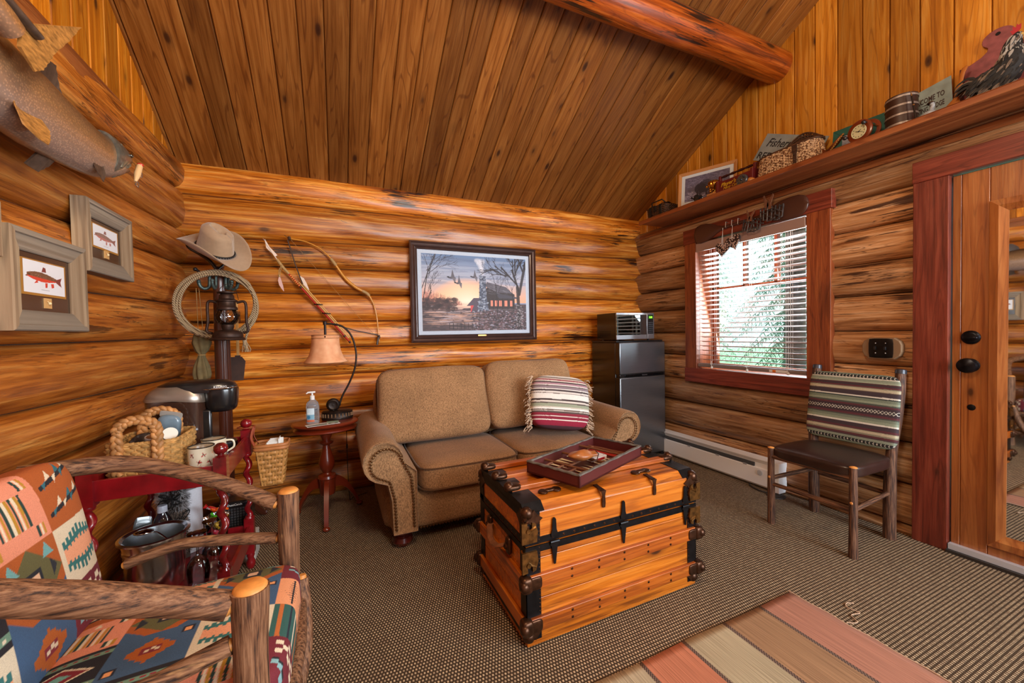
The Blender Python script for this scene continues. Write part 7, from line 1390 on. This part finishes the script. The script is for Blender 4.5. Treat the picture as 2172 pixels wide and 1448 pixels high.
mb.box((hx+.035, hy-.05, .60), (hx+.038, hy+.03, .70)); mb.box((hx-.03, hy-.05, .667), (hx+.038, hy+.02, .669)); obj('sheets', mb, mat('paper_white', 'dcdcd8', .5), o, smooth=0)
# lower tier
BK = mat('polished_steel', 'eceff2', .2, 1)
o = thing('ice_bucket', 'polished steel ice bucket with rolled rim on the lower tier of the red stand', 'bucket', (-.70, 2.12, LZ)); T = Matrix.Translation((-.717, 2.125, LZ))
mb = MB().lathe([(.001, 0), (.085, 0), (.092, .01), (.098, .10), (.100, .17), (.103, .175), (.100, .18), (.103, .186), (.101, .192), (.108, .222), (.118, .226), (.118, .232), (.108, .234), (.098, .226), (.094, .19), (.09, .02), (.001, .015)], 56, T); obj('bucket_wall', mb, BK, o, smooth=40)
mb = MB().tube(smoothp([T @ Vector(p) for p in ((-.03, .0, .24), (.0, .02, .225), (.05, -.02, .20))]), .004, 6); mb.ball(T @ Vector((-.035, .0, .243)), (.035, .028, .008), 14); obj('ice_scoop', mb, CR, o, smooth=60)
o = thing('water_bottle', 'clear plastic water bottle with white cap behind the ice bucket', 'bottle', (-.755, 2.285, LZ)); T = Matrix.Translation((-.738, 2.276, LZ)) @ Matrix.Scale(1.12, 4); mb = MB().lathe([(.001, 0), (.03, 0), (.034, .008), (.033, .05), (.034, .09), (.032, .12), (.034, .15), (.034, .185), (.024, .215), (.014, .232), (.014, .24), (.001, .24)], 28, T); obj('bottle_body', mb, CG, o, smooth=50); mb = MB().lathe([(.001, .236), (.0165, .236), (.0165, .258), (.015, .262), (.001, .262)], 24, T); obj('cap', mb, mat('cap_white', 'c8ccd8', .35), o); mb = MB().lathe([(.0342, .03), (.0346, .03), (.0346, .12), (.0342, .12)], 28, T); obj('bottle_label', mb, mat('label_navy', '28386a', .4), o)
o = thing('paper_towel_roll', 'white paper towel roll standing on the lower tier of the red stand', 'paper towel', (-.72, 2.43, LZ)); T = Matrix.Translation((-.70, 2.443, LZ)); mb = MB().lathe([(.02, 0), (.064, 0), (.065, .005), (.065, .305), (.063, .31), (.02, .31)], 48, T); obj('roll', mb, mat('towel_white', 'dcdce2', .9, noise=.04, nscale=120, bump=.2), o, smooth=40); mb = MB().lathe([(.019, .0), (.0205, .0), (.0205, .312), (.019, .312)], 24, T); obj('core', mb, mat('cardboard', '8a6a48', .8), o)
o = thing('fur_pouch', 'spotted grey fur pouch with black drawstring before the paper towel roll', 'pouch', (-.72, 2.345, LZ)); rg = random.Random(12)
def furp(z, a): w_ = .058*(1-.12*math.sin(PI*z/.28)) if z < .235 else .05; return w_*math.cos(a), w_*.38*math.sin(a)
cc = Vector((-.725, 2.315, LZ)); cc = Vector((-.722, 2.357, LZ)); mb = MB().loft([[cc+Vector((*furp(z, a), z)) for a in [2*PI*k/20 for k in range(20)]] for z in (0, .05, .1, .15, .2, .235, .26, .275)], T=Matrix.Translation(cc) @ Matrix.Diagonal((1, 1, 1.18, 1)) @ Matrix.Translation(-cc)); fp = obj('pouch_body', mb, mat('fur_base', '4a3c34', .95), o, smooth=60)
FM = [MB(), MB(), MB()]
for k in range(3200):
    z, a = rg.uniform(.025, .285), rg.uniform(PI, 2*PI); x, y = furp(z, a); p = cc+Vector((x, y, z*1.18)); n_ = Vector((x, y*2.2, 0)).normalized(); v = math.sin(x*260+2*math.sin(z*90))*math.sin(z*210+2*math.sin(x*170)); i = 0 if v > .25 else (1 if z < .2 else 2)
    d = (n_*rg.uniform(.5, 1)+Vector((rg.uniform(-.5, .5), rg.uniform(-.3, .3), rg.uniform(-.6, .5)))).normalized()*(.016 if z < .22 else .024); s_ = Vector((.0011, 0, .0004)); FM[i].add([p-s_, p+s_, p+d*.6+s_*.7, p+d, p+d*.6-s_*.7], [(0, 1, 2, 3, 4)])
for i, c in enumerate(('241c18', '9a8474', 'b8b4b4')): fo = obj('fur', FM[i], mat('fur_%d' % i, c, .9), fp, smooth=0); fo['kind'] = 'stuff'
mb = MB()
for k in range(6): a = k*1.05; mb.tube(smoothp([cc+Vector((0, -.03, .30)), cc+Vector((.03*math.cos(a), -.045, .30+.03*math.sin(a))), cc+Vector((.045*math.cos(a+.5), -.04, .30+.04*math.sin(a+.5))), cc+Vector((.01, -.035, .30))]), .004, 5, flat=.6)
mb.tube(smoothp([cc+Vector(p) for p in ((.03, -.03, .18), (.06, -.04, .21), (.072, -.04, .235), (.058, -.04, .235), (.04, -.04, .2), (.06, -.04, .165))]), .0022, 5); obj('drawstring', mb, BST, o)
WG_ = CG
for i, (x, y, lb) in enumerate(((-.555, 2.055, 'upturned stemmed wine glass, the nearer of the two on the lower tier'), (-.53, 2.165, 'upturned stemmed wine glass, the farther of the two on the lower tier'))):
    o = thing('wine_glass', lb, 'wine glass', (x, y, LZ), 0, 'upturned wine glasses'); T = Matrix.Translation((x, y, LZ)) @ Matrix.Diagonal((1, 1, 1.13, 1)); H_ = .205
    mb = MB().loft([[T @ Vector((rr*math.cos(a), rr*math.sin(a), z)) for a in [2*PI*k/36 for k in range(36)]] for rr, z in ((.032, 0), (.038, .03), (.041, .06), (.036, .09), (.02, .11), (.006, .12))], cap=False); obj('bowl', mb, WG_, o, smooth=80); mb = MB().lathe([(.006, .118), (.004, .13), (.004, .18), (.008, .192), (.034, .20), (.034, .203), (.001, .204)], 36, T); obj('stem_and_foot', mb, WG_, o, smooth=50)
cand = [((-.49, 2.16, .43), 'c01820', 'red candy in twisted wrapper, highest of the pile behind the wine glasses'), ((-.46, 2.20, .42), 'e05818', 'orange and red candy wrapper against the twist post'), ((-.50, 2.22, .385), 'c8a030', 'yellow wrapped candy in the middle of the candy pile'), ((-.47, 2.16, .385), '4ab020', 'bright green wrapped candy low in the candy pile'), ((-.52, 2.17, .40), 'b01830', 'small dark red wrapped candy at the left of the candy pile')]
jx, jy = -.55, 2.335; o = thing('candy_jar', 'clear glass jar holding wrapped candy behind the wine glasses', 'jar', (jx, jy, LZ)); T = Matrix.Translation((jx, jy, LZ)); mb = MB().loft([[T @ Vector((rr*math.cos(a), rr*math.sin(a), z)) for a in [2*PI*k/36 for k in range(36)]] for rr, z in ((.03, 0), (.04, .01), (.042, .1), (.05, .16), (.056, .18))], cap=False); obj('jar_wall', mb, CG, o, smooth=80); mb = MB().lathe([(.001, 0), (.03, 0), (.03, .004), (.001, .004)], 30, T); obj('jar_base', mb, CG, o)
for k, (p, c, lb) in enumerate(cand):
    q = Vector((jx+(-.014, .014, -.004, .006, -.004)[k], jy+(-.012, -.008, .008, -.012, .002)[k], LZ+(.225, .215, .14, .175, .10)[k])); o = thing('wrapped_candy', lb, 'candy', q, 0, 'wrapped candies in the jar'); T = TR(q, (.4*k, .5-.3*k, .9*k), .8)
    mb = MB().cushion((0, 0, 0), (.05, .024, .02), 3.5, 8, T=T); cb = obj('candy', mb, mat('wrap_'+c, c, .25, coat=.6), o); mb = MB()
    for s_ in (-1, 1): mb.loft([[T @ Vector((s_*(.022+.022*t), w_*math.cos(a)*1.0, w_*.35*math.sin(a*3)+.0015*math.sin(a))) for a in [2*PI*j/14 for j in range(14)]] for t, w_ in ((0, .005), (.5, .012), (1, .02))], cap=False)
    obj('twisted_end', mb, mat('wrap_'+c, c, .25, coat=.6), cb)
    if k == 0: text('lettering', 'Starburst', mat('print_white', 'e0e0e0', .5), frame(T @ Vector((0, -.0127, .0)), (T.to_3x3() @ Vector((1, 0, 0))), (T.to_3x3() @ Vector((0, 0, 1)))), .012, cb)
o = thing('glass_plaque', 'grey glass plaque with raised lettering leaning behind the ice bucket', 'plaque', (-.83, 2.24, LZ)); T = frame((-.812, 2.243, LZ+.142), (.75, .30, -.15), (.1, .25, 1)); mb = MB().cushion((0, 0, 0), (.062, .24, .012), 8, 8, T=T); pb = obj('plate', mb, mat('grey_glass', '5a6468', .12, coat=.8, noise=.15, nscale=20), o); PLT = mat('raised_letters', '8a9498', .2, coat=.6); text('lettering', 'man', PLT, T @ TR((0, .04, .0065)), .045, pb, ext=.001); text('lettering', 'Jar', PLT, T @ TR((0, -.0, .0065)), .045, pb, ext=.001)
o = thing('black_heater', 'black box with mesh grille on a white carton behind the red stand', 'appliance', (-.50, 2.66, .13)); mb = MB().box((-.60, 2.60, .13), (-.455, 2.72, .345)); hb = obj('casing', mb, BLK, o, bevel=.012); mb = MB()
for i in range(9):
    for j in range(11): mb.cbox((-.585+.0137*i, 2.5985, .16+.0145*j), (.0095, .003, .010))
obj('grille', mb, mat('grille_grey', '3a3a3c', .4), hb, smooth=0); text('lettering', 'DustCatch', mat('print_white', 'e0e0e0', .5), frame((-.53, 2.5985, .328), (1, 0, 0), (0, 0, 1)), .016, hb)
mb = MB().box((-.61, 2.59, 0), (-.44, 2.73, .13)); o = obj('carton', mb, mat('carton_white', 'b8b4ac', .7), bevel=.002); tag(o, 'white carton on the carpet under the black grilled box', 'carton')
# ---------------------------------------------------------------- bark armchair with patterned cushions
def navajo(names):
    cv = Canvas(560, 560, 'b4622c')
    def serr(x, y, w_, h_, bgc, c1, c2, bl=None):
        cv.rect(x, y, x+w_, y+h_, bgc); n = 8
        for s_, cc_, k_ in ((1, c1, .38), (.52, c2, .36)):
            for a in range(n*2+1):
                t = abs(a-n)/n; hh = h_*k_*(1-t*.35)*(1 if a % 2 == 0 else .72)*s_; xx = x+w_*(.12+.76*a/(2*n)); cv.rect(xx-w_*.028, y+h_*.5-hh, xx+w_*.028, y+h_*.5+hh, cc_)
    def teal(x, y, w_, h_): serr(x, y, w_, h_, 'd4c4a8', '2e6a68', 'e09a74')
    def rust(x, y, w_, h_):
        cv.rect(x, y, x+w_, y+h_, 'a4521c')
        for k in (.3, .75):
            cv.line((x+w_*.1, y+h_*(k-.08)), (x+w_*.85, y+h_*(k+.10)), h_*.07, '1c1c22')
            for q_, c in ((.25, 'd8c8ac'), (.5, '2a6470'), (.7, 'd8c8ac')): xx = x+w_*q_; yy = y+h_*(k-.05+q_*.2); cv.poly([(xx, yy), (xx+w_*.1, yy+h_*.16), (xx+w_*.12, yy+h_*.03)], c); cv.poly([(xx, yy), (xx-w_*.1, yy-h_*.14), (xx-w_*.10, yy-h_*.03)], 'd8c8ac' if c[0] == '2' else '2a6470')
    def olive(x, y, w_, h_):
        cv.rect(x, y, x+w_, y+h_, 'a4521c'); cv.poly([(x, y+h_*.5), (x+w_*.5, y), (x+w_, y+h_*.5), (x+w_*.5, y+h_)], '5c5834'); cv.poly([(x, y), (x+w_*.3, y), (x, y+h_*.3)], '3a5676'); cv.poly([(x+w_, y), (x+w_*.7, y), (x+w_, y+h_*.3)], '3a5676'); cv.rect(x+w_*.36, y+h_*.33, x+w_*.64, y+h_*.67, '1c2028'); cv.rect(x+w_*.42, y+h_*.40, x+w_*.58, y+h_*.60, 'd8b090')
        for sx, sy in ((.2, .8), (.8, .8)): cv.poly([(x+w_*sx-.03, y+h_*sy-.02), (x+w_*sx+.04, y+h_*sy-.02), (x+w_*sx, y+h_*sy+.05)], '6aa0a0')
        for sx, sy in ((.15, .45), (.85, .55)): cv.poly([(x+w_*sx-.015, y+h_*sy-.05), (x+w_*sx+.02, y+h_*sy), (x+w_*sx-.015, y+h_*sy+.05)], '22262e')
    def blue(x, y, w_, h_):
        cv.rect(x, y, x+w_, y+h_, '3a5676'); n = 7
        for a in range(2*n+1): t = 1-abs(a-n)/n; cv.rect(x+w_*(.2+.6*a/(2*n))-w_*.025, y+h_*(.5-.30*t-.02*(a % 2)), x+w_*(.2+.6*a/(2*n))+w_*.025, y+h_*(.5+.30*t+.02*(a % 2)), 'a8561c')
        cv.rect(x+w_*.38, y+h_*.42, x+w_*.62, y+h_*.58, '7a2430')
        for a, b in ((.42, .46), (.5, .5), (.55, .46)): cv.rect(x+w_*a, y+h_*b, x+w_*a+w_*.06, y+h_*b+h_*.06, 'd8c8ac')
        for a, b in ((.06, .1), (.8, .75)): cv.rect(x+w_*a, y+h_*b, x+w_*(a+.15), y+h_*(b+.17), '1a2030'); cv.rect(x+w_*(a+.03), y+h_*(b+.035), x+w_*(a+.12), y+h_*(b+.135), 'e09a64')
    def salmon(x, y, w_, h_):
        cv.rect(x, y, x+w_, y+h_, 'd8886a')
        for k, c in enumerate(('1f3a34', 'd8c8ac', 'b08024', '1f3a34', 'd8c8ac', 'b08024', '1f3a34', 'd8c8ac', 'b08024', '1f3a34')): cv.rect(x+w_*(.25+.05*k), y+h_*.25, x+w_*(.29+.05*k), y+h_*.75, c)
        for a, b in ((.05, .05), (.78, .05), (.05, .78), (.78, .78)):
            for k, c in enumerate(('1f3a34', 'd8c8ac', 'b08024')): cv.rect(x+w_*(a+.05*k), y+h_*b, x+w_*(a+.04+.05*k), y+h_*(b+.17), c)
        cv.poly([(x+w_*.45, y+h_*.85), (x+w_*.55, y+h_*.85), (x+w_*.5, y+h_*.98)], 'd8c8ac')
    def dark(x, y, w_, h_):
        cv.rect(x, y, x+w_, y+h_, '1c1a20'); cv.rect(x, y+h_*.1, x+w_, y+h_*.2, '6a8a74'); cv.rect(x, y+h_*.8, x+w_, y+h_*.9, '6a8a74')
        for k in range(9): cv.rect(x+w_*k/9, y+h_*.12, x+w_*(k+.5)/9, y+h_*.16, 'd8c8ac'); cv.rect(x+w_*k/9, y+h_*.84, x+w_*(k+.5)/9, y+h_*.88, '8a2430')
        cv.poly([(x+w_*.1, y+h_*.5), (x+w_*.5, y+h_*.25), (x+w_*.9, y+h_*.5), (x+w_*.5, y+h_*.75)], 'd8c8ac'); cv.poly([(x+w_*.16, y+h_*.5), (x+w_*.5, y+h_*.29), (x+w_*.84, y+h_*.5), (x+w_*.5, y+h_*.71)], '7a1c28'); cv.poly([(x+w_*.34, y+h_*.5), (x+w_*.5, y+h_*.40), (x+w_*.66, y+h_*.5), (x+w_*.5, y+h_*.60)], '6aa096')
    def maroon(x, y, w_, h_):
        cv.rect(x, y, x+w_, y+h_, '6a1c28')
        for a in range(6):
            for b in range(3):
                if (a+b) % 2 == 0: cv.rect(x+w_*(.12+.13*a), y+h_*(.60+.1*b), x+w_*(.25+.13*a), y+h_*(.70+.1*b), 'd8c8ac')
        for a in range(6): cv.rect(x+w_*(.1+.13*a), y+h_*(.2+.06*abs(a-3)), x+w_*(.23+.13*a), y+h_*(.28+.06*abs(a-3)), '7aa0a4'); cv.rect(x+w_*(.1+.13*a), y+h_*(.28+.06*abs(a-3)), x+w_*(.23+.13*a), y+h_*(.32+.06*abs(a-3)), '1c1a20')
    def feath(x, y, w_, h_):
        cv.rect(x, y, x+w_, y+h_, 'dc9468')
        for c in (.27, .73):
            cv.rect(x+w_*(c-.02), y+h_*.06, x+w_*(c+.02), y+h_*.94, '1c1c22')
            for k in range(11): yy = y+h_*(.08+.08*k); L = .17*(1-abs(k-5)/8); cv.poly([(x+w_*(c-L), yy), (x+w_*c, yy+h_*.05), (x+w_*(c+L), yy), (x+w_*c, yy+h_*.02)], '1c1c22')
    def green(x, y, w_, h_):
        cv.rect(x, y, x+w_, y+h_, '2a5650')
        for k in range(5): cv.rect(x+w_*(.08+.19*k), y, x+w_*(.14+.19*k), y+h_, ('b4622c', '1a2430', 'd8c8ac')[k % 3])
    D = dict(t=teal, r=rust, o=olive, b=blue, s=salmon, d=dark, m=maroon, f=feath, g=green); ny = len(names)
    for j, row in enumerate(names):
        for i, ch in enumerate(row): D[ch](i/len(row), 1-(j+1)/ny, 1/len(row), 1/ny)
    return cv
NAV = vcol('navajo_weave', .85, .35, 500, weave=.22)
ac = thing('bark_armchair', 'bark pole armchair with multicoloured geometric cushions in the left foreground', 'armchair', (-.42, 1.3, 0)); BKP = bark('bark_armchair', 'z'); BKX = bark('bark_armchair_rail', 'x')
def cutend(c, d, rr, par, nm='peeled_end'):
    c = Vector(c); d = Vector(d).normalized(); mb = MB().tube([c-d*.012, c+d*.002, c+d*.008], [rr, rr*.97, rr*.8], 20); return obj(nm, mb, CUT, par, smooth=60, label='pale peeled wood end')
for (x, y, h, rr, sd) in ((-.165, 1.585, .705, .034, 3), (-.185, 1.02, .70, .036, 8)):
    mb = pole(MB(), [(x-.005, y, 0), (x, y+.003, .25), (x-.003, y, .5), (x, y, h)], rr*1.02, rr*.97, sd, 18); lg = obj('leg', mb, BKP, ac, smooth=70); cutend((x, y, h), (0, 0, 1), rr*.95, lg)
for (x, y, sd) in ((-.70, 1.60, 4), (-.72, 1.0, 9)): mb = pole(MB(), [(x+.06, y, 0), (x+.02, y, .3), (x-.03, y, .6), (x-.09, y, .86)], .033, .028, sd, 14); obj('leg', mb, BKP, ac, smooth=70)
def rail(nm, pts, r0, r1, sd, tip=True, tips=(0, 1)):
    mb = pole(MB(), pts, r0, r1, sd, 16, 8); r_ = obj(nm, mb, BKX, ac, smooth=70)
    if 1 in tips: cutend(pts[-1], Vector(pts[-1])-Vector(pts[-2]), r1*.72, r_)
    if 0 in tips: cutend(pts[0], Vector(pts[0])-Vector(pts[1]), r0*.75, r_)
    return r_
rail('arm_rail', [(-.86, 1.64, .86), (-.66, 1.70, .845), (-.50, 1.685, .80), (-.34, 1.645, .733), (-.205, 1.595, .665)], .026, .024, 21, tips=(1,)); rail('arm_rail', [(-.80, .98, .885), (-.62, .99, .825), (-.45, 1.0, .765), (-.32, 1.01, .715), (-.225, 1.02, .672)], .029, .030, 22, tips=(1,))
rail('side_rail', [(-.635, 1.66, .525), (-.50, 1.665, .555), (-.35, 1.64, .55), (-.205, 1.60, .54)], .016, .019, 23); rail('side_rail', [(-.62, .98, .52), (-.48, .985, .545), (-.34, 1.0, .565), (-.225, 1.02, .585)], .017, .019, 24)
rail('seat_rail', [(-.68, 1.585, .33), (-.4, 1.59, .34), (-.19, 1.585, .33)], .02, .02, 25, tips=()); rail('seat_rail', [(-.70, 1.01, .33), (-.4, 1.01, .34), (-.20, 1.02, .33)], .02, .02, 26, tips=()); rail('stretcher', [(-.66, 1.59, .16), (-.4, 1.59, .16), (-.19, 1.585, .16)], .018, .018, 27, tips=()); rail('stretcher', [(-.66, 1.01, .16), (-.4, 1.01, .16), (-.20, 1.02, .16)], .018, .018, 28, tips=())
mb = pole(MB(), [(-.14, 1.06, .33), (-.125, 1.3, .34), (-.14, 1.555, .33)], .024, .024, 29, 14); fr_ = obj('front_rail', mb, BKP, ac, smooth=70); mb = pole(MB(), [(-.155, 1.06, .14), (-.14, 1.3, .15), (-.155, 1.555, .14)], .022, .022, 30, 14); obj('front_rail', mb, BKP, ac, smooth=70)
mb = pole(MB(), [(-.15, 1.42, .10), (-.12, 1.50, .22), (-.128, 1.555, .40)], .028, .020, 31, 14); br_ = obj('brace', mb, BKP, ac, smooth=70); cutend((-.128, 1.555, .405), (0, .15, 1), .014, br_)
def cush(nm, T, d, names, mapf, n=150, puff=.5, k=6, axis=2, label=None):
    mb = MB(); mb.cushion((0, 0, 0), d, k, n, puff, None, axis, .004, 5); V = np.array(mb.v); u, v = mapf(V[:, 0], V[:, 1], V[:, 2]); cols = navajo(names).sample(np.clip(u, 0, 1), np.clip(v, 0, 1)); mb.v = [tuple(T @ Vector(p)) for p in mb.v]
    return obj(nm, mb, NAV, ac, smooth=80, cols=cols, label=label)
cush('seat_cushion', TR((-.405, 1.30, .405), (0, math.radians(-2), math.radians(0))), (.56, .53, .12), ('rtom'.replace('m', 'm'), 'sobf', 'dbtg', 'rdsm'), lambda x, y, z: ((x+.28)/.68+np.clip(.06-z, 0, .12)/.68*(x > .2)*.9, (y+.265)/.53), 190, .45, 7)
cush('back_cushion', frame((-.735, 1.305, .665), (0, 1, 0), (-.17, 0, 1)), (.60, .50, .10), ('gsr', 'dot', 'tbm'), lambda x, y, z: ((x+.3)/.60, (y+.25)/.50), 190, .5, 7)
# ---------------------------------------------------------------- rug and loose thread
m, n, l, b = newmat('rug_stripes'); t = n.new('ShaderNodeTexCoord'); sx = n.new('ShaderNodeSeparateXYZ'); l.new(t.outputs['Object'], sx.inputs[0]); mr = n.new('ShaderNodeMapRange'); mr.inputs['From Min'].default_value = -1.02; mr.inputs['From Max'].default_value = 1.015; l.new(sx.outputs[0], mr.inputs[0]); r_ = n.new('ShaderNodeValToRGB'); r_.color_ramp.interpolation = 'CONSTANT'; l.new(mr.outputs[0], r_.inputs[0])
seq = [('a89878', 0), ('ac7458', .115), ('a89878', .226), ('8a6a4c', .337), ('a89a7e', .446), ('b06e50', .554), ('a49678', .662), ('93704f', .777), ('a4705a', .888)]
r_.color_ramp.elements.remove(r_.color_ramp.elements[1]); r_.color_ramp.elements[0].color = (*lin(seq[0][0]), 1)
for c, p in seq[1:]: e = r_.color_ramp.elements.new(p); e.color = (*lin(c), 1)
# dark checked lines between stripes
ck = n.new('ShaderNodeTexChecker'); ck.inputs['Scale'].default_value = 200; l.new(t.outputs['Object'], ck.inputs[0]); ck.inputs[1].default_value = (*lin('2a1c18'), 1); ck.inputs[2].default_value = (*lin('7a6252'), 1)
ln = n.new('ShaderNodeValToRGB'); ln.color_ramp.interpolation = 'CONSTANT'; l.new(mr.outputs[0], ln.inputs[0]); els = [(0, 0)]
for c, p in seq[1:]: els += [(p-.004, 1), (p+.004, 0)]
ln.color_ramp.elements.remove(ln.color_ramp.elements[1]); ln.color_ramp.elements[0].color = (0, 0, 0, 1)
for p, v in els[1:]: e = ln.color_ramp.elements.new(p); e.color = (v, v, v, 1)
mp = n.new('ShaderNodeMapping'); mp.inputs['Scale'].default_value = (250, 3.5, 1); l.new(t.outputs['Object'], mp.inputs[0]); nz = n.new('ShaderNodeTexNoise'); nz.inputs['Scale'].default_value = 1; nz.inputs['Detail'].default_value = 3; l.new(mp.outputs[0], nz.inputs[0]); nr = n.new('ShaderNodeValToRGB'); nr.color_ramp.elements[0].color = (.62, .6, .58, 1); nr.color_ramp.elements[1].color = (1.15, 1.15, 1.15, 1); nr.color_ramp.elements[0].position = .3; nr.color_ramp.elements[1].position = .65; l.new(nz.outputs[0], nr.inputs[0])
x = n.new('ShaderNodeMix'); x.data_type = 'RGBA'; x.blend_type = 'MULTIPLY'; x.inputs['Factor'].default_value = 1; l.new(r_.outputs[0], x.inputs[6]); l.new(nr.outputs[0], x.inputs[7]); x2 = n.new('ShaderNodeMix'); x2.data_type = 'RGBA'; l.new(ln.outputs[0], x2.inputs['Factor']); l.new(x.outputs[2], x2.inputs[6]); l.new(ck.outputs[0], x2.inputs[7]); l.new(x2.outputs[2], b.inputs['Base Color']); b.inputs['Roughness'].default_value = .95; bp = n.new('ShaderNodeBump'); bp.inputs['Strength'].default_value = .5; bp.inputs['Distance'].default_value = .003; l.new(nz.outputs[0], bp.inputs['Height']); l.new(bp.outputs[0], b.inputs['Normal'])
nx_, ny_ = 60, 60; mb = MB(); P = []
for j in range(ny_+1):
    for i in range(nx_+1): xx = -.12+2.035*i/nx_; yy = -.9+2.035*j/ny_; P.append((xx+(.004*math.sin(yy*9) if i in (0, nx_) else 0), yy+(.003*math.sin(xx*11) if j in (0, ny_) else 0), .005+.0012*math.sin(5*xx+3*yy)*math.sin(4*yy)))
mb.add(P, [(j*(nx_+1)+i, j*(nx_+1)+i+1, (j+1)*(nx_+1)+i+1, (j+1)*(nx_+1)+i) for j in range(ny_) for i in range(nx_)])
rug = thing('striped_rug', 'flat woven rug with salmon, brown and grey beige stripes on the carpet', 'rug', (.9, .12, 0)); obj('woven_field', mb, m, rug, smooth=60, solid=.006)
mb = MB().tube([(1.918+.003*math.sin(yy*40), yy, .007) for yy in [-.9+2.045*k/120 for k in range(121)]], .0035, 6); obj('selvage', mb, mat('rug_edge', 'b89a80', .95), rug, label='pale frayed side edge')
mb = MB().tube(smoothp([(1.93, .92, .004), (1.97, .90, .005), (2.0, .935, .004), (2.045, .925, .006), (2.04, .97, .004), (2.07, .985, .004), (2.095, .97, .004)]), .0022, 5); o = obj('loose_thread', mb, mat('rug_edge', 'b89a80', .95)); tag(o, 'loose pale thread curling on the carpet beside the rug', 'thread')
# ---------------------------------------------------------------- outside the window
mb = MB().box((3.4, -12, -.9), (40, 25, -.6)); g_ = obj('ground', mb, mat('outdoor_grass', '9cc8a0', .9, noise=.35, nscale=3)); struct(g_)
mb = MB().box((3.4, .6, -.2), (5.3, 4.4, -.12)); struct(obj('deck', mb, mat('deck_wood', '8a8078', .8, noise=.2, nscale=8), smooth=0))
mb = MB().cyl((4.75, 2.75, -.12), (4.75, 2.75, 2.9), .10, .09, 16); o = obj('porch_post', mb, mat('porch_post', '4e4844', .8, noise=.3, nscale=10), smooth=60); tag(o, 'dark round porch post standing outside the window', 'post')
mb = MB().box((4.7, .6, 2.6), (4.85, 6, 2.75)); mb.box((3.4, .6, 2.75), (5.1, 6, 2.82)); struct(obj('porch_roof', mb, mat('porch_roof', '6a4c38', .8), smooth=0))
mb = MB().box((4.5, .7, .62), (4.7, 2.3, .66)); mb.box((4.55, 1.4, -.12), (4.62, 1.5, .62)); o = obj('deck_table', mb, mat('table_white', 'd8d8d4', .6), smooth=0); tag(o, 'pale outdoor table top below the window outside', 'table')
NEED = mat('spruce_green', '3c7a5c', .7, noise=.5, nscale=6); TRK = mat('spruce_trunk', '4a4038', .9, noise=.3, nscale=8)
def spruce(x, y, h, R_, seed, label, droop=.5, lo=.3, m_=NEED, n_=210):
    o = thing('spruce_tree', label, 'tree', (x, y, -.6), 0, 'spruce trees outside the window'); mb = MB().cyl((x, y, -.6), (x, y, -.6+h), R_*.07, .01, 10); obj('trunk', mb, TRK, o); rg = random.Random(seed); mb = MB(); N_ = n_
    for i in range(N_):
        z = -.6+lo+(h-lo)*i/N_; t = (z+.6)/h; L = R_*(1-t)**.8*rg.uniform(.6, 1.05)+.08; a = i*2.4; c_, s_ = math.cos(a), math.sin(a); m1 = 13
        for k in range(m1):
            q = (k+1)/m1; bx_, by_, bz_ = x+c_*L*q, y+s_*L*q, z-droop*L*q*q
            for sd in (-1, 1):
                d = Vector((c_*.35-s_*sd*.6, s_*.35+c_*sd*.6, -.75)).normalized()*rg.uniform(.09, .22)*(1.15-.5*q); w_ = Vector((-s_, c_, 0))*.009
                p = Vector((bx_, by_, bz_)); mb.add([p-w_, p+w_, p+d*.6+w_*.8, p+d, p+d*.6-w_*.8], [(0, 1, 2, 3, 4)])
    ob = obj('foliage', mb, m_, o, smooth=0); ob['kind'] = 'stuff'
spruce(6.9, 4.1, 5.2, 1.5, 1, 'tall drooping spruce directly outside the window')
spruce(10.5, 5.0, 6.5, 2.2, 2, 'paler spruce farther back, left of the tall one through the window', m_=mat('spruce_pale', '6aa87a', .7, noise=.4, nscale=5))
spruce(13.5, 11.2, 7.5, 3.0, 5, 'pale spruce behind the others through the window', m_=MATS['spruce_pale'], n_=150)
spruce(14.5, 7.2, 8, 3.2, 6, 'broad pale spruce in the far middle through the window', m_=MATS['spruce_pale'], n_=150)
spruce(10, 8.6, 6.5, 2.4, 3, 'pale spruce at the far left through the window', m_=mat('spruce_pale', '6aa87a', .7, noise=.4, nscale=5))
